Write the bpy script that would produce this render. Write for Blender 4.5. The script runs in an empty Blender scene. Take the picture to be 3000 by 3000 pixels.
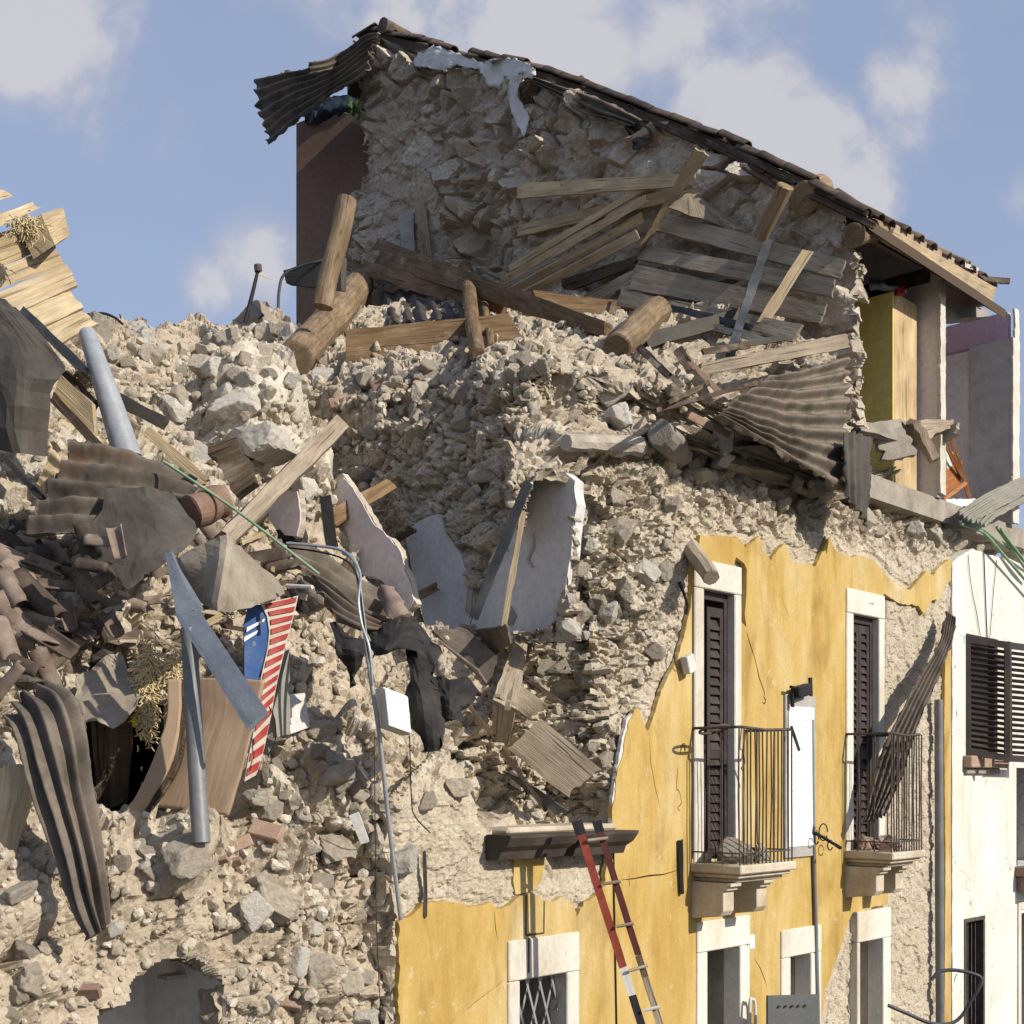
import bpy, bmesh, math, random
import numpy as np
from mathutils import Vector, Matrix, noise as mnoise
from mathutils.geometry import delaunay_2d_cdt
from mathutils.bvhtree import BVHTree
random.seed(7)
rad = math.radians
scene = bpy.context.scene
COL = scene.collection

# ------------------------------------------------------------------ camera
FPX, CX, HY, CAMZ = 3800.0, 1500.0, 2280.0, 4.2
cam_d = bpy.data.cameras.new('camera')
cam = bpy.data.objects.new('camera', cam_d)
COL.objects.link(cam)
cam.location = (0, 0, CAMZ)
cam.rotation_euler = (rad(90), 0, 0)
cam_d.sensor_width = 36
cam_d.lens = 36 * FPX / 3000
cam_d.shift_y = (HY - 1500) / 3000
cam_d.clip_start = 0.1
cam_d.clip_end = 6000
scene.camera = cam

# street wall axes: d runs along the street front (away, right), n points out of it (to the street)
_th = math.atan2(3500, 3800)
DX, DY = math.sin(_th), math.cos(_th)
NX, NY = DY, -DX
F0 = (1.644, 10.5)
D3 = Vector((DX, DY, 0)); N3 = Vector((NX, NY, 0)); UP = Vector((0, 0, 1))

# ------------------------------------------------------------------ light
SUN_EL = rad(30)
_sa = rad(9)
sx, sy = NX * math.cos(_sa) + DX * math.sin(_sa), NY * math.cos(_sa) + DY * math.sin(_sa)
sun_dir = Vector((sx * math.cos(SUN_EL), sy * math.cos(SUN_EL), math.sin(SUN_EL)))
sun_d = bpy.data.lights.new('sun', 'SUN')
sun_d.energy = 3.9
sun_d.angle = rad(0.5)
sun_d.color = (1.0, 0.92, 0.79)
sun = bpy.data.objects.new('sun', sun_d)
COL.objects.link(sun)
sun.rotation_euler = sun_dir.to_track_quat('Z', 'Y').to_euler()

scene.view_settings.view_transform = 'Standard'
scene.view_settings.look = 'None'
scene.view_settings.exposure = 0.45
scene.view_settings.gamma = 1.0

world = bpy.data.worlds.new("World")
scene.world = world
world.use_nodes = True
wt = world.node_tree
for nd in list(wt.nodes): wt.nodes.remove(nd)
def wn(t, **k):
    nd = wt.nodes.new(t)
    for a, b in k.items(): setattr(nd, a, b)
    return nd
wl = wt.links.new
w_out = wn('ShaderNodeOutputWorld'); w_bg = wn('ShaderNodeBackground')
w_bg.inputs['Strength'].default_value = 0.15
sky = wn('ShaderNodeTexSky', sky_type='NISHITA', sun_disc=False)
sky.sun_elevation = SUN_EL
sky.sun_rotation = math.atan2(sx, sy)
sky.altitude = 300; sky.air_density = 1.0; sky.dust_density = 1.2; sky.ozone_density = 1.5
tc = wn('ShaderNodeTexCoord')
def wmath(op, a, b=None, c=None, clamp=False):
    m = wn('ShaderNodeMath', operation=op, use_clamp=clamp)
    for i, v in enumerate((a, b, c)):
        if v is None: continue
        if isinstance(v, (int, float)): m.inputs[i].default_value = v
        else: wl(v, m.inputs[i])
    return m.outputs[0]
def cdir(px, py):
    return Vector(((px - CX) / FPX, 1, (HY - py) / FPX)).normalized()
nz = wn('ShaderNodeTexNoise'); nz.inputs['Scale'].default_value = 8; nz.inputs['Detail'].default_value = 12; nz.inputs['Roughness'].default_value = 0.6; nz.inputs['Distortion'].default_value = 0.35
nz2 = wn('ShaderNodeTexNoise'); nz2.inputs['Scale'].default_value = 3.0; nz2.inputs['Detail'].default_value = 6; nz2.inputs['Roughness'].default_value = 0.5
wl(tc.outputs['Generated'], nz.inputs['Vector']); wl(tc.outputs['Generated'], nz2.inputs['Vector'])
tot = None
# heaps of cumulus: direction, angular radius, weight
for (px, py, r, wgt) in ((40, 40, 420, 1.25), (190, 140, 220, .8), (-60, 380, 260, .6), (1500, 60, 460, .95), (1720, 150, 330, 1.0), (1200, 60, 330, .6), (1980, 100, 330, .9), (2130, 330, 300, 1.1), (2330, 470, 260, 1.1), (2500, 580, 200, 1.0),
                         (2640, 240, 170, .7), (770, 800, 210, .62), (620, 850, 150, .5), (2960, 590, 150, .6),
                         (980, 20, 420, .4), (2700, 60, 400, .35), (2650, 420, 260, .45), (400, 330, 300, .3), (2250, 60, 260, .5)):
    v = wn('ShaderNodeVectorMath', operation='DISTANCE')
    wl(tc.outputs['Generated'], v.inputs[0]); v.inputs[1].default_value = cdir(px, py)
    f = wmath('MULTIPLY_ADD', v.outputs['Value'], -wgt * FPX / r, wgt)
    f = wmath('MAXIMUM', f, 0.0)
    tot = f if tot is None else wmath('MAXIMUM', tot, f)
dens = wmath('MULTIPLY_ADD', nz.outputs[0], 4.2, -2.35)
dens = wmath('ADD', dens, wmath('MULTIPLY', tot, 1.55))
dens = wmath('MULTIPLY', dens, wmath('MULTIPLY', tot, 3.0, clamp=True), clamp=False)
cl = wn('ShaderNodeMapRange', interpolation_type='SMOOTHSTEP'); wl(dens, cl.inputs[0])
cl.inputs['From Min'].default_value = 0.0; cl.inputs['From Max'].default_value = 0.95
# thin high veil everywhere
veil = wn('ShaderNodeMapRange'); wl(nz2.outputs[0], veil.inputs[0])
veil.inputs['From Min'].default_value = 0.25; veil.inputs['From Max'].default_value = 0.8
veil.inputs['To Min'].default_value = 0.5; veil.inputs['To Max'].default_value = 0.92
mixv = wn('ShaderNodeMix', data_type='RGBA'); wl(veil.outputs[0], mixv.inputs['Factor'])
wl(sky.outputs[0], mixv.inputs['A']); mixv.inputs['B'].default_value = (1.7, 1.98, 2.75, 1)
mixc = wn('ShaderNodeMix', data_type='RGBA'); 
wl(wmath('MULTIPLY', cl.outputs[0], 0.82), mixc.inputs['Factor'])
wl(mixv.outputs['Result'], mixc.inputs['A'])
cc = wn('ShaderNodeMix', data_type='RGBA'); wl(wmath('POWER', cl.outputs[0], 2.2), cc.inputs['Factor'])
cc.inputs['A'].default_value = (2.35, 2.4, 2.85, 1); cc.inputs['B'].default_value = (3.2, 3.1, 3.2, 1)
wl(cc.outputs['Result'], mixc.inputs['B'])
wl(mixc.outputs['Result'], w_bg.inputs['Color']); wl(w_bg.outputs[0], w_out.inputs['Surface'])

# ------------------------------------------------------------------ places
def ray2(px): return ((px - CX) / FPX, 1.0)
def at(px, py, Y): return Vector(((px - CX) / FPX * Y, Y, CAMZ + (HY - py) / FPX * Y))
F0n = F0[0] * NX + F0[1] * NY; F0d = F0[0] * DX + F0[1] * DY
def yF(px, s=0.0):
    r = ray2(px); return (F0n - s) / (r[0] * NX + r[1] * NY)
def yC(px, t):
    r = ray2(px); return (F0d + t) / (r[0] * DX + r[1] * DY)
def onF(px, py, s=0.0): return at(px, py, yF(px, s))
def onC(px, py, t): return at(px, py, yC(px, t))
def tsz(p):
    a, b = p[0] - F0[0], p[1] - F0[1]
    return a * DX + b * DY, -(a * NX + b * NY), p[2]
def W(t, s, z): return Vector((F0[0] + DX * t - NX * s, F0[1] + DY * t - NY * s, z))
def tF(px, s=0.0): return tsz(onF(px, 2000, s))[0]
def zF(px, py, s=0.0): return onF(px, py, s)[2]
def pix(P):
    P = np.asarray(P, dtype=float)
    return CX + FPX * P[..., 0] / P[..., 1], HY - FPX * (P[..., 2] - CAMZ) / P[..., 1]

# ------------------------------------------------------------------ numpy noise
def hsh(x, y, z, s):
    x = x.astype(np.int64).astype(np.uint32); y = y.astype(np.int64).astype(np.uint32); z = z.astype(np.int64).astype(np.uint32)
    h = x * np.uint32(374761393) + y * np.uint32(668265263) + z * np.uint32(2246822519) + np.uint32((s * 3266489917) & 0xffffffff)
    h = (h ^ (h >> np.uint32(13))) * np.uint32(1274126177)
    h = (h ^ (h >> np.uint32(15))) * np.uint32(2654435761)
    return h ^ (h >> np.uint32(16))
def rnd(h, k):
    h = (h + np.uint32((k * 40503 * 65537 + 12345) & 0xffffffff)) * np.uint32(2654435761)
    h = (h ^ (h >> np.uint32(15))) * np.uint32(2246822519)
    h = h ^ (h >> np.uint32(13))
    return h.astype(np.float64) / 4294967295.0
def vnoise(P, seed=0):
    f = np.floor(P); u = P - f; u = u * u * (3 - 2 * u)
    out = 0
    for dx in (0, 1):
        wx = u[:, 0] if dx else 1 - u[:, 0]
        for dy in (0, 1):
            wy = u[:, 1] if dy else 1 - u[:, 1]
            for dz in (0, 1):
                wz = u[:, 2] if dz else 1 - u[:, 2]
                h = hsh(f[:, 0] + dx, f[:, 1] + dy, f[:, 2] + dz, seed)
                out = out + wx * wy * wz * (h.astype(np.float64) / 4294967295.0)
    return out * 2 - 1
def fbm(P, scale, octv=4, seed=0, gain=0.5):
    o = 0; a = 1.0; f = 1.0 / scale
    for i in range(octv):
        o = o + a * vnoise(P * f + 17.3 * i, seed + i); a *= gain; f *= 2.03
    return o
def worley(P, size, seed=0):
    Q = P / np.asarray(size, dtype=float)
    f = np.floor(Q)
    n = len(Q)
    F1 = np.full(n, 9.0); F2 = np.full(n, 9.0); ID = np.zeros(n, np.uint32); OFF = np.zeros((n, 3))
    for dx in (-1, 0, 1):
        for dy in (-1, 0, 1):
            for dz in (-1, 0, 1):
                c = f + np.array((dx, dy, dz))
                h = hsh(c[:, 0], c[:, 1], c[:, 2], seed)
                o = np.stack((c[:, 0] + .1 + .8 * rnd(h, 1), c[:, 1] + .1 + .8 * rnd(h, 2), c[:, 2] + .1 + .8 * rnd(h, 3)), 1)
                v = Q - o
                dd = np.sqrt((v * v).sum(1))
                m1 = dd < F1
                F2 = np.where(m1, F1, np.minimum(F2, dd))
                F1 = np.where(m1, dd, F1)
                ID = np.where(m1, h, ID)
                OFF[m1] = v[m1]
    return F1, F2, ID, OFF
def sstep(a, b, x):
    u = np.clip((x - a) / (b - a), 0, 1); return u * u * (3 - 2 * u)
def inside(poly, X, Y):
    r = np.zeros(X.shape, bool); n = len(poly); j = n - 1
    for i in range(n):
        xi, yi = poly[i]; xj, yj = poly[j]
        if yi != yj:
            c = ((yi > Y) != (yj > Y)) & (X < (xj - xi) * (Y - yi) / (yj - yi) + xi)
            r ^= c
        j = i
    return r
def rbf(pts, vals, smooth=1e-3):
    pts = np.asarray(pts, float); vals = np.asarray(vals, float); n = len(pts)
    def k(r2): return np.where(r2 > 1e-12, 0.5 * r2 * np.log(np.maximum(r2, 1e-12)), 0)
    d2 = ((pts[:, None] - pts[None]) ** 2).sum(-1)
    A = np.zeros((n + 3, n + 3)); A[:n, :n] = k(d2) + np.eye(n) * smooth
    A[:n, n] = 1; A[:n, n + 1:] = pts; A[n, :n] = 1; A[n + 1:, :n] = pts.T
    w = np.linalg.solve(A, np.concatenate((vals, np.zeros(3))))
    def f(a, b):
        o = w[n] + w[n + 1] * a + w[n + 2] * b
        for i in range(n):
            o = o + w[i] * k((a - pts[i, 0]) ** 2 + (b - pts[i, 1]) ** 2)
        return o
    return f

# ------------------------------------------------------------------ materials
def new_mat(name):
    m = bpy.data.materials.new(name); m.use_nodes = True
    nt = m.node_tree
    b = nt.nodes['Principled BSDF']
    b.inputs['Specular IOR Level'].default_value = 0.25
    return m, nt, b
def ramp(nt, fac, cols, pos=None):
    r = nt.nodes.new('ShaderNodeValToRGB')
    e = r.color_ramp.elements
    while len(e) < len(cols): e.new(0.5)
    for i, c in enumerate(cols):
        e[i].position = pos[i] if pos else i / max(1, len(cols) - 1)
        e[i].color = (*c, 1)
    nt.links.new(fac, r.inputs[0]); return r.outputs[0]
def tex_noise(nt, vec, scale, detail=6, rough=0.6, dist=0.0):
    t = nt.nodes.new('ShaderNodeTexNoise')
    t.inputs['Scale'].default_value = scale; t.inputs['Detail'].default_value = detail
    t.inputs['Roughness'].default_value = rough; t.inputs['Distortion'].default_value = dist
    nt.links.new(vec, t.inputs['Vector']); return t.outputs[0]
def mapping(nt, vec, scale=(1, 1, 1)):
    mp = nt.nodes.new('ShaderNodeMapping'); mp.inputs['Scale'].default_value = scale
    nt.links.new(vec, mp.inputs['Vector']); return mp.outputs[0]
def mixrgb(nt, fac, a, b, mode='MIX'):
    m = nt.nodes.new('ShaderNodeMix'); m.data_type = 'RGBA'; m.blend_type = mode
    for key, v in (('Factor', fac), ('A', a), ('B', b)):
        if isinstance(v, (int, float)): m.inputs[key].default_value = v
        elif isinstance(v, tuple): m.inputs[key].default_value = (*v, 1)
        else: nt.links.new(v, m.inputs[key])
    return m.outputs['Result']
def maprange(nt, v, a, b, c=0.0, d=1.0):
    m = nt.nodes.new('ShaderNodeMapRange'); nt.links.new(v, m.inputs[0])
    for k, x in zip(('From Min', 'From Max', 'To Min', 'To Max'), (a, b, c, d)): m.inputs[k].default_value = x
    return m.outputs[0]
def math2(nt, op, a, b):
    m = nt.nodes.new('ShaderNodeMath'); m.operation = op
    for i, v in enumerate((a, b)):
        if isinstance(v, (int, float)): m.inputs[i].default_value = v
        else: nt.links.new(v, m.inputs[i])
    return m.outputs[0]
def bump(nt, b, h, strength, dist):
    u = nt.nodes.new('ShaderNodeBump'); u.inputs['Strength'].default_value = strength; u.inputs['Distance'].default_value = dist
    nt.links.new(h, u.inputs['Height']); nt.links.new(u.outputs[0], b.inputs['Normal'])
def coord(nt, kind='Object'):
    t = nt.nodes.new('ShaderNodeTexCoord'); return t.outputs[kind]
def obj_random(nt):
    return nt.nodes.new('ShaderNodeObjectInfo').outputs['Random']
def m_gen(name, cols, scale=4, rough=0.85, bmp=0.4, bdist=0.01, stretch=(1, 1, 1), kind='Object', metal=0.0, fine=12, pos=None, rand=0.25, detail=8, spec=0.25):
    m, nt, b = new_mat(name)
    v = mapping(nt, coord(nt, kind), stretch)
    if rand:
        ad = nt.nodes.new('ShaderNodeVectorMath'); ad.operation = 'ADD'
        sc = nt.nodes.new('ShaderNodeVectorMath'); sc.operation = 'SCALE'
        cx = nt.nodes.new('ShaderNodeCombineXYZ'); r = obj_random(nt)
        for i in range(3): nt.links.new(r, cx.inputs[i])
        nt.links.new(cx.outputs[0], sc.inputs[0]); sc.inputs['Scale'].default_value = 37.0
        nt.links.new(v, ad.inputs[0]); nt.links.new(sc.outputs[0], ad.inputs[1]); v = ad.outputs[0]
    a = tex_noise(nt, v, scale, detail, 0.6)
    f = tex_noise(nt, v, scale * fine, 4, 0.65)
    c = ramp(nt, maprange(nt, a, 0.28, 0.72), cols, pos)
    c = mixrgb(nt, 1.0, c, ramp(nt, maprange(nt, f, 0.25, 0.75), ((.80, .80, .80), (1.12, 1.12, 1.12))), 'MULTIPLY')
    if rand:
        c = mixrgb(nt, 1.0, c, ramp(nt, obj_random(nt), ((1 - rand,) * 3, (1 + rand * .6,) * 3)), 'MULTIPLY')
    nt.links.new(c, b.inputs['Base Color'])
    b.inputs['Roughness'].default_value = rough; b.inputs['Metallic'].default_value = metal
    b.inputs['Specular IOR Level'].default_value = spec
    if bmp: bump(nt, b, math2(nt, 'ADD', a, math2(nt, 'MULTIPLY', f, 0.6)), bmp, bdist)
    return m
def m_stone(name, cols, mortar, sat=1.0):
    m, nt, b = new_mat(name)
    at_ = nt.nodes.new('ShaderNodeAttribute'); at_.attribute_name = 'st'
    sp = nt.nodes.new('ShaderNodeSeparateColor'); nt.links.new(at_.outputs['Color'], sp.inputs[0])
    v = coord(nt, 'Object')
    a = tex_noise(nt, v, 5, 8, 0.65); f = tex_noise(nt, v, 38, 6, 0.7)
    sel = math2(nt, 'ADD', math2(nt, 'MULTIPLY', sp.outputs[0], 0.75), math2(nt, 'MULTIPLY', a, 0.4))
    c = ramp(nt, maprange(nt, sel, 0.1, 0.95), cols)
    c = mixrgb(nt, sp.outputs[1], mortar, c)
    c = mixrgb(nt, 1.0, c, ramp(nt, maprange(nt, f, 0.25, 0.75), ((.68, .67, .65), (1.2, 1.19, 1.17))), 'MULTIPLY')
    c = mixrgb(nt, 1.0, c, ramp(nt, maprange(nt, a, 0.3, 0.7), ((.86, .84, .80), (1.08, 1.08, 1.08))), 'MULTIPLY')
    nt.links.new(c, b.inputs['Base Color'])
    b.inputs['Roughness'].default_value = 0.95; b.inputs['Specular IOR Level'].default_value = 0.15
    bump(nt, b, math2(nt, 'ADD', math2(nt, 'MULTIPLY', a, .5), f), 0.75, 0.02)
    return m
def m_wood(name, c0, c1, c2, rough=0.8, rand=0.3, grain=1.0):
    m, nt, b = new_mat(name)
    uv = coord(nt, 'UV')
    ad = nt.nodes.new('ShaderNodeVectorMath'); ad.operation = 'ADD'
    cx = nt.nodes.new('ShaderNodeCombineXYZ'); r = obj_random(nt)
    nt.links.new(math2(nt, 'MULTIPLY', r, 53.0), cx.inputs[0]); nt.links.new(math2(nt, 'MULTIPLY', r, 31.0), cx.inputs[1])
    nt.links.new(uv, ad.inputs[0]); nt.links.new(cx.outputs[0], ad.inputs[1])
    v = ad.outputs[0]
    g = tex_noise(nt, mapping(nt, v, (1.6, 34 * grain, 1)), 1.0, 7, 0.65, 0.6)
    g2 = tex_noise(nt, mapping(nt, v, (5, 160 * grain, 1)), 1.0, 3, 0.6)
    st = tex_noise(nt, mapping(nt, v, (2.2, 5, 1)), 1.0, 5, 0.6)
    vo = nt.nodes.new('ShaderNodeTexVoronoi'); vo.inputs['Scale'].default_value = 1.0
    nt.links.new(mapping(nt, v, (3.0, 9, 1)), vo.inputs['Vector'])
    kn = maprange(nt, vo.outputs['Distance'], 0.05, 0.13, 0.4, 1.0)
    c = ramp(nt, maprange(nt, g, 0.3, 0.7), (c0, c1, c2))
    c = mixrgb(nt, 1.0, c, ramp(nt, maprange(nt, st, 0.3, 0.7), ((.62, .6, .58), (1.1, 1.1, 1.1))), 'MULTIPLY')
    c = mixrgb(nt, 1.0, c, ramp(nt, maprange(nt, g2, 0.3, 0.7), ((.75, .73, .7), (1.1, 1.1, 1.1))), 'MULTIPLY')
    c = mixrgb(nt, 1.0, c, ramp(nt, kn, ((.15, .12, .1), (1, 1, 1))), 'MULTIPLY')
    c = mixrgb(nt, 1.0, c, ramp(nt, obj_random(nt), ((1 - rand,) * 3, (1 + rand * .5,) * 3)), 'MULTIPLY')
    # drying cracks along the grain, dust in patches
    ck = tex_noise(nt, mapping(nt, v, (1.1, 26, 1)), 1.0, 2, 0.5)
    crk = maprange(nt, ck, 0.64, 0.68)
    c = mixrgb(nt, math2(nt, 'MULTIPLY', crk, .75), c, tuple(x * .35 for x in c0))
    du = tex_noise(nt, mapping(nt, v, (3.2, 6, 1)), 1.0, 6, 0.7)
    c = mixrgb(nt, maprange(nt, du, 0.52, 0.72, 0, .55), c, (.36, .31, .25))
    nt.links.new(c, b.inputs['Base Color']); b.inputs['Roughness'].default_value = rough
    bump(nt, b, math2(nt, 'SUBTRACT', math2(nt, 'ADD', g, g2), crk), 0.8, 0.008)
    return m

LIME = ((.30, .25, .195), (.46, .40, .32), (.55, .49, .405), (.60, .555, .475))
M = {}
M['gable'] = m_stone('rubble_masonry', ((.34, .29, .24), (.46, .40, .335), (.54, .48, .41), (.61, .56, .49)), (.44, .38, .315))
M['core'] = m_stone('broken_masonry', LIME, (.45, .395, .32))
M['facade'] = m_stone('bedded_limestone', ((.34, .30, .245), (.45, .40, .33), (.53, .48, .405), (.58, .54, .465)), (.51, .45, .36))
M['heap'] = m_stone('rubble_and_earth', ((.31, .265, .215), (.46, .405, .33), (.55, .495, .42), (.61, .57, .50)), (.46, .395, .31))
M['rock'] = m_gen('limestone_rock', ((.37, .31, .24), (.50, .435, .345), (.58, .53, .445)), 3.5, 0.95, 0.8, 0.03, rand=0.3)
M['rock_w'] = m_gen('white_limestone', ((.50, .45, .375), (.66, .62, .55), (.72, .69, .63)), 4, 0.95, 0.8, 0.03, rand=0.15)
M['rock_g'] = m_gen('dusty_grey_stone', ((.34, .29, .23), (.44, .385, .315), (.51, .46, .385)), 4, 0.95, 0.8, 0.03, rand=0.3)
M['brick'] = m_gen('old_brick', ((.24, .15, .11), (.33, .225, .17), (.40, .30, .235)), 6, 0.95, 0.6, 0.01, rand=0.3)
M['lam'] = m_gen('worn_plywood_veneer', ((.27, .185, .12), (.36, .26, .175), (.43, .32, .225)), 1.0, 0.6, 0.1, 0.002, stretch=(26, 2.2, 1), kind='UV', rand=.05, fine=5)
M['grey_rough'] = m_gen('rough_grey_render', ((.38, .355, .34), (.48, .455, .435), (.54, .515, .49)), 6, 0.95, 0.6, 0.012, rand=0)
M['balc'] = m_gen('cream_balcony_stone', ((.34, .275, .195), (.50, .43, .325), (.60, .54, .44)), 4, 0.9, 0.4, 0.006, rand=.05)
M['sheet_p'] = m_gen('dusty_folded_sheet', ((.17, .14, .11), (.27, .23, .18), (.36, .315, .255)), 3, 0.85, 0.4, 0.006, rand=.1)
M['mortar'] = m_gen('grey_mortar', ((.25, .22, .19), (.36, .32, .27), (.44, .40, .34)), 5, 0.95, 0.7, 0.02)
M['concrete'] = m_gen('concrete', ((.27, .25, .235), (.37, .35, .33), (.43, .41, .385)), 5, 0.95, 0.5, 0.01)
M['yellow'] = None
M['white_pl'] = m_gen('white_plaster', ((.50, .455, .39), (.66, .63, .58), (.74, .725, .69)), 1.4, 0.9, 0.25, 0.004, stretch=(1, 1, .5), rand=0, fine=22)
M['trim'] = m_gen('limestone_trim', ((.50, .45, .365), (.64, .60, .52), (.72, .69, .62)), 2.2, 0.8, 0.25, 0.004, stretch=(1, 1, .4), rand=0.08, fine=18)
M['int_grey'] = m_gen('grey_white_plaster', ((.50, .48, .47), (.58, .56, .55), (.63, .61, .60)), 1.5, 0.9, 0.15, 0.004, rand=0)
M['int_lilac'] = m_gen('lilac_plaster', ((.58, .52, .52), (.66, .60, .60), (.71, .65, .65)), 1.5, 0.9, 0.15, 0.004, rand=0)
M['pink'] = m_gen('mauve_plaster', ((.46, .33, .41), (.52, .39, .47)), 2, 0.9, 0.15, 0.004, rand=0)
M['vault'] = m_gen('beige_vault_plaster', ((.64, .60, .565), (.70, .66, .62), (.73, .69, .66)), 1.3, 0.9, 0.15, 0.004, rand=0)
M['brown_wall'] = m_gen('brown_painted_wall', ((.19, .115, .085), (.22, .135, .10), (.245, .155, .115)), 1.2, 0.9, 0.2, 0.005, rand=0)
def m_white_wall():
    m, nt, b = new_mat('stained_white_wall'); v = coord(nt, 'Object')
    x = tex_noise(nt, mapping(nt, v, (1, 1, .45)), 1.3, 8, 0.65, 0.5); y = tex_noise(nt, mapping(nt, v, (9, 9, .6)), 1.2, 6, 0.65); z = tex_noise(nt, v, 30, 5, 0.7)
    c = ramp(nt, maprange(nt, x, .3, .7), ((.56, .52, .455), (.68, .66, .615), (.73, .715, .69)))
    c = mixrgb(nt, 1.0, c, ramp(nt, maprange(nt, y, .25, .6), ((.86, .84, .80), (1, 1, 1))), 'MULTIPLY')
    c = mixrgb(nt, 1.0, c, ramp(nt, maprange(nt, z, .3, .7), ((.92, .92, .91), (1.03, 1.03, 1.03))), 'MULTIPLY')
    vo = nt.nodes.new('ShaderNodeTexVoronoi'); vo.feature = 'DISTANCE_TO_EDGE'; vo.inputs['Scale'].default_value = .9
    wv = nt.nodes.new('ShaderNodeVectorMath'); wv.operation = 'ADD'; nt.links.new(v, wv.inputs[0])
    wn_ = nt.nodes.new('ShaderNodeTexNoise'); wn_.inputs['Scale'].default_value = 2.5; nt.links.new(v, wn_.inputs['Vector']); nt.links.new(wn_.outputs['Color'], wv.inputs[1]); nt.links.new(wv.outputs[0], vo.inputs['Vector'])
    ck = maprange(nt, vo.outputs['Distance'], .002, .007, 1, 0)
    c = mixrgb(nt, math2(nt, 'MULTIPLY', ck, .55), c, (.22, .19, .16))
    nt.links.new(c, b.inputs['Base Color']); b.inputs['Roughness'].default_value = .95; b.inputs['Specular IOR Level'].default_value = .1
    bump(nt, b, math2(nt, 'ADD', x, z), .35, .006); return m
M['white_wall'] = m_white_wall()
M['w_pale'] = m_wood('fresh_pine', (.45, .345, .205), (.59, .475, .305), (.66, .555, .39), rand=.2)
M['w_plank'] = m_wood('pine_plank', (.40, .305, .185), (.57, .45, .28), (.66, .54, .36), rand=.22)
M['w_grey'] = m_wood('weathered_plank', (.30, .245, .18), (.45, .375, .285), (.54, .46, .355), rand=.25)
M['w_brown'] = m_wood('brown_beam', (.13, .08, .04), (.24, .155, .08), (.32, .215, .12), rand=.25)
M['w_dark'] = m_wood('dark_old_wood', (.055, .038, .026), (.10, .07, .048), (.15, .11, .075), rand=.25)
M['w_log'] = m_wood('log_wood', (.19, .13, .075), (.30, .215, .13), (.40, .30, .19), rand=.2)
M['w_lam'] = m_wood('laminated_panel', (.24, .155, .095), (.32, .21, .135), (.37, .255, .17), rand=.1, grain=.7)
M['w_ward'] = m_wood('light_veneer', (.50, .36, .19), (.60, .45, .26), (.66, .52, .32), rand=.05, grain=.6)
M['sheet'] = m_gen('weathered_corrugated_sheet', ((.045, .037, .031), (.085, .07, .057), (.14, .118, .097), (.17, .10, .06)), 3.5, 0.75, 0.35, 0.006, rand=.15, fine=10)
M['sheet_l'] = m_gen('pale_dusty_sheet', ((.07, .058, .046), (.128, .106, .084), (.20, .168, .135), (.185, .125, .088)), 4, 0.85, 0.4, 0.006, rand=.15)
M['felt'] = m_gen('black_roofing_felt', ((.014, .013, .013), (.026, .024, .023), (.06, .052, .045)), 3, 0.7, 0.5, 0.01, rand=.1)
M['felt_g'] = m_gen('grey_roofing_felt', ((.042, .037, .032), (.066, .058, .05), (.10, .088, .076)), 2.2, 0.7, 0.4, 0.008, rand=.1)
M['eaves'] = m_gen('dark_brown_eaves_paint', ((.035, .028, .024), (.055, .045, .039), (.10, .085, .07)), 4, 0.7, 0.3, 0.004, stretch=(1, 1, 1), rand=0)
M['steel'] = m_gen('dark_steel', ((.030, .033, .040), (.055, .06, .07), (.12, .12, .125)), 3, 0.5, 0.2, 0.003, metal=.3, rand=.15)
M['bluegrey'] = m_gen('blue_grey_steel', ((.12, .14, .17), (.18, .205, .24), (.28, .29, .30)), 2.5, 0.45, 0.2, 0.003, metal=.3, rand=.05)
M['galv'] = m_gen('galvanised_pipe', ((.27, .29, .31), (.36, .38, .40), (.45, .46, .47)), 3, 0.4, 0.15, 0.003, metal=.45, rand=.1)
M['galv_d'] = m_gen('dull_grey_pipe', ((.12, .125, .13), (.175, .18, .185), (.23, .235, .24)), 3, 0.5, 0.15, 0.003, metal=.2, rand=.1)
M['pole'] = m_gen('pale_blue_grey_pipe', ((.24, .26, .29), (.285, .305, .335), (.33, .345, .37)), 2, 0.5, 0.15, 0.003, rand=0)
M['iron'] = m_gen('rusty_iron', ((.05, .042, .037), (.085, .07, .06), (.14, .105, .085)), 12, 0.75, 0.4, 0.002, metal=.2, rand=.1)
M['shut'] = m_gen('brown_shutter_paint', ((.030, .021, .019), (.046, .034, .031), (.072, .057, .053)), 5, 0.55, 0.15, 0.002, rand=.05)
M['tile'] = m_gen('clay_roof_tile', ((.13, .098, .078), (.225, .172, .138), (.34, .28, .232)), 5, 0.95, 0.6, 0.006, rand=.35)
M['tile_d'] = m_gen('lichened_roof_tile', ((.045, .036, .03), (.09, .068, .054), (.16, .12, .095)), 6, 0.95, 0.6, 0.006, rand=.35)
M['white'] = m_gen('white_painted_metal', ((.74, .74, .72), (.80, .80, .79)), 3, 0.5, 0.05, 0.002, rand=.03)
M['white_d'] = m_gen('dull_white', ((.55, .53, .48), (.68, .66, .62)), 4, 0.7, 0.1, 0.002, rand=.05)
M['cabinet'] = m_gen('grey_metal_cabinet', ((.10, .105, .105), (.135, .14, .14)), 3, 0.5, 0.08, 0.002, rand=0)
M['red'] = m_gen('red_ladder_paint', ((.17, .030, .018), (.24, .045, .026), (.28, .075, .05)), 6, 0.6, 0.15, 0.002, rand=0)
M['red_dk'] = m_gen('dark_red_ladder_paint', ((.075, .018, .014), (.10, .025, .02)), 6, 0.6, 0.15, 0.002, rand=0)
M['sign_red'] = m_gen('red_paint', ((.27, .018, .014), (.36, .03, .024), (.37, .13, .10)), 5, 0.5, 0.05, 0.002, rand=0)
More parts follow.
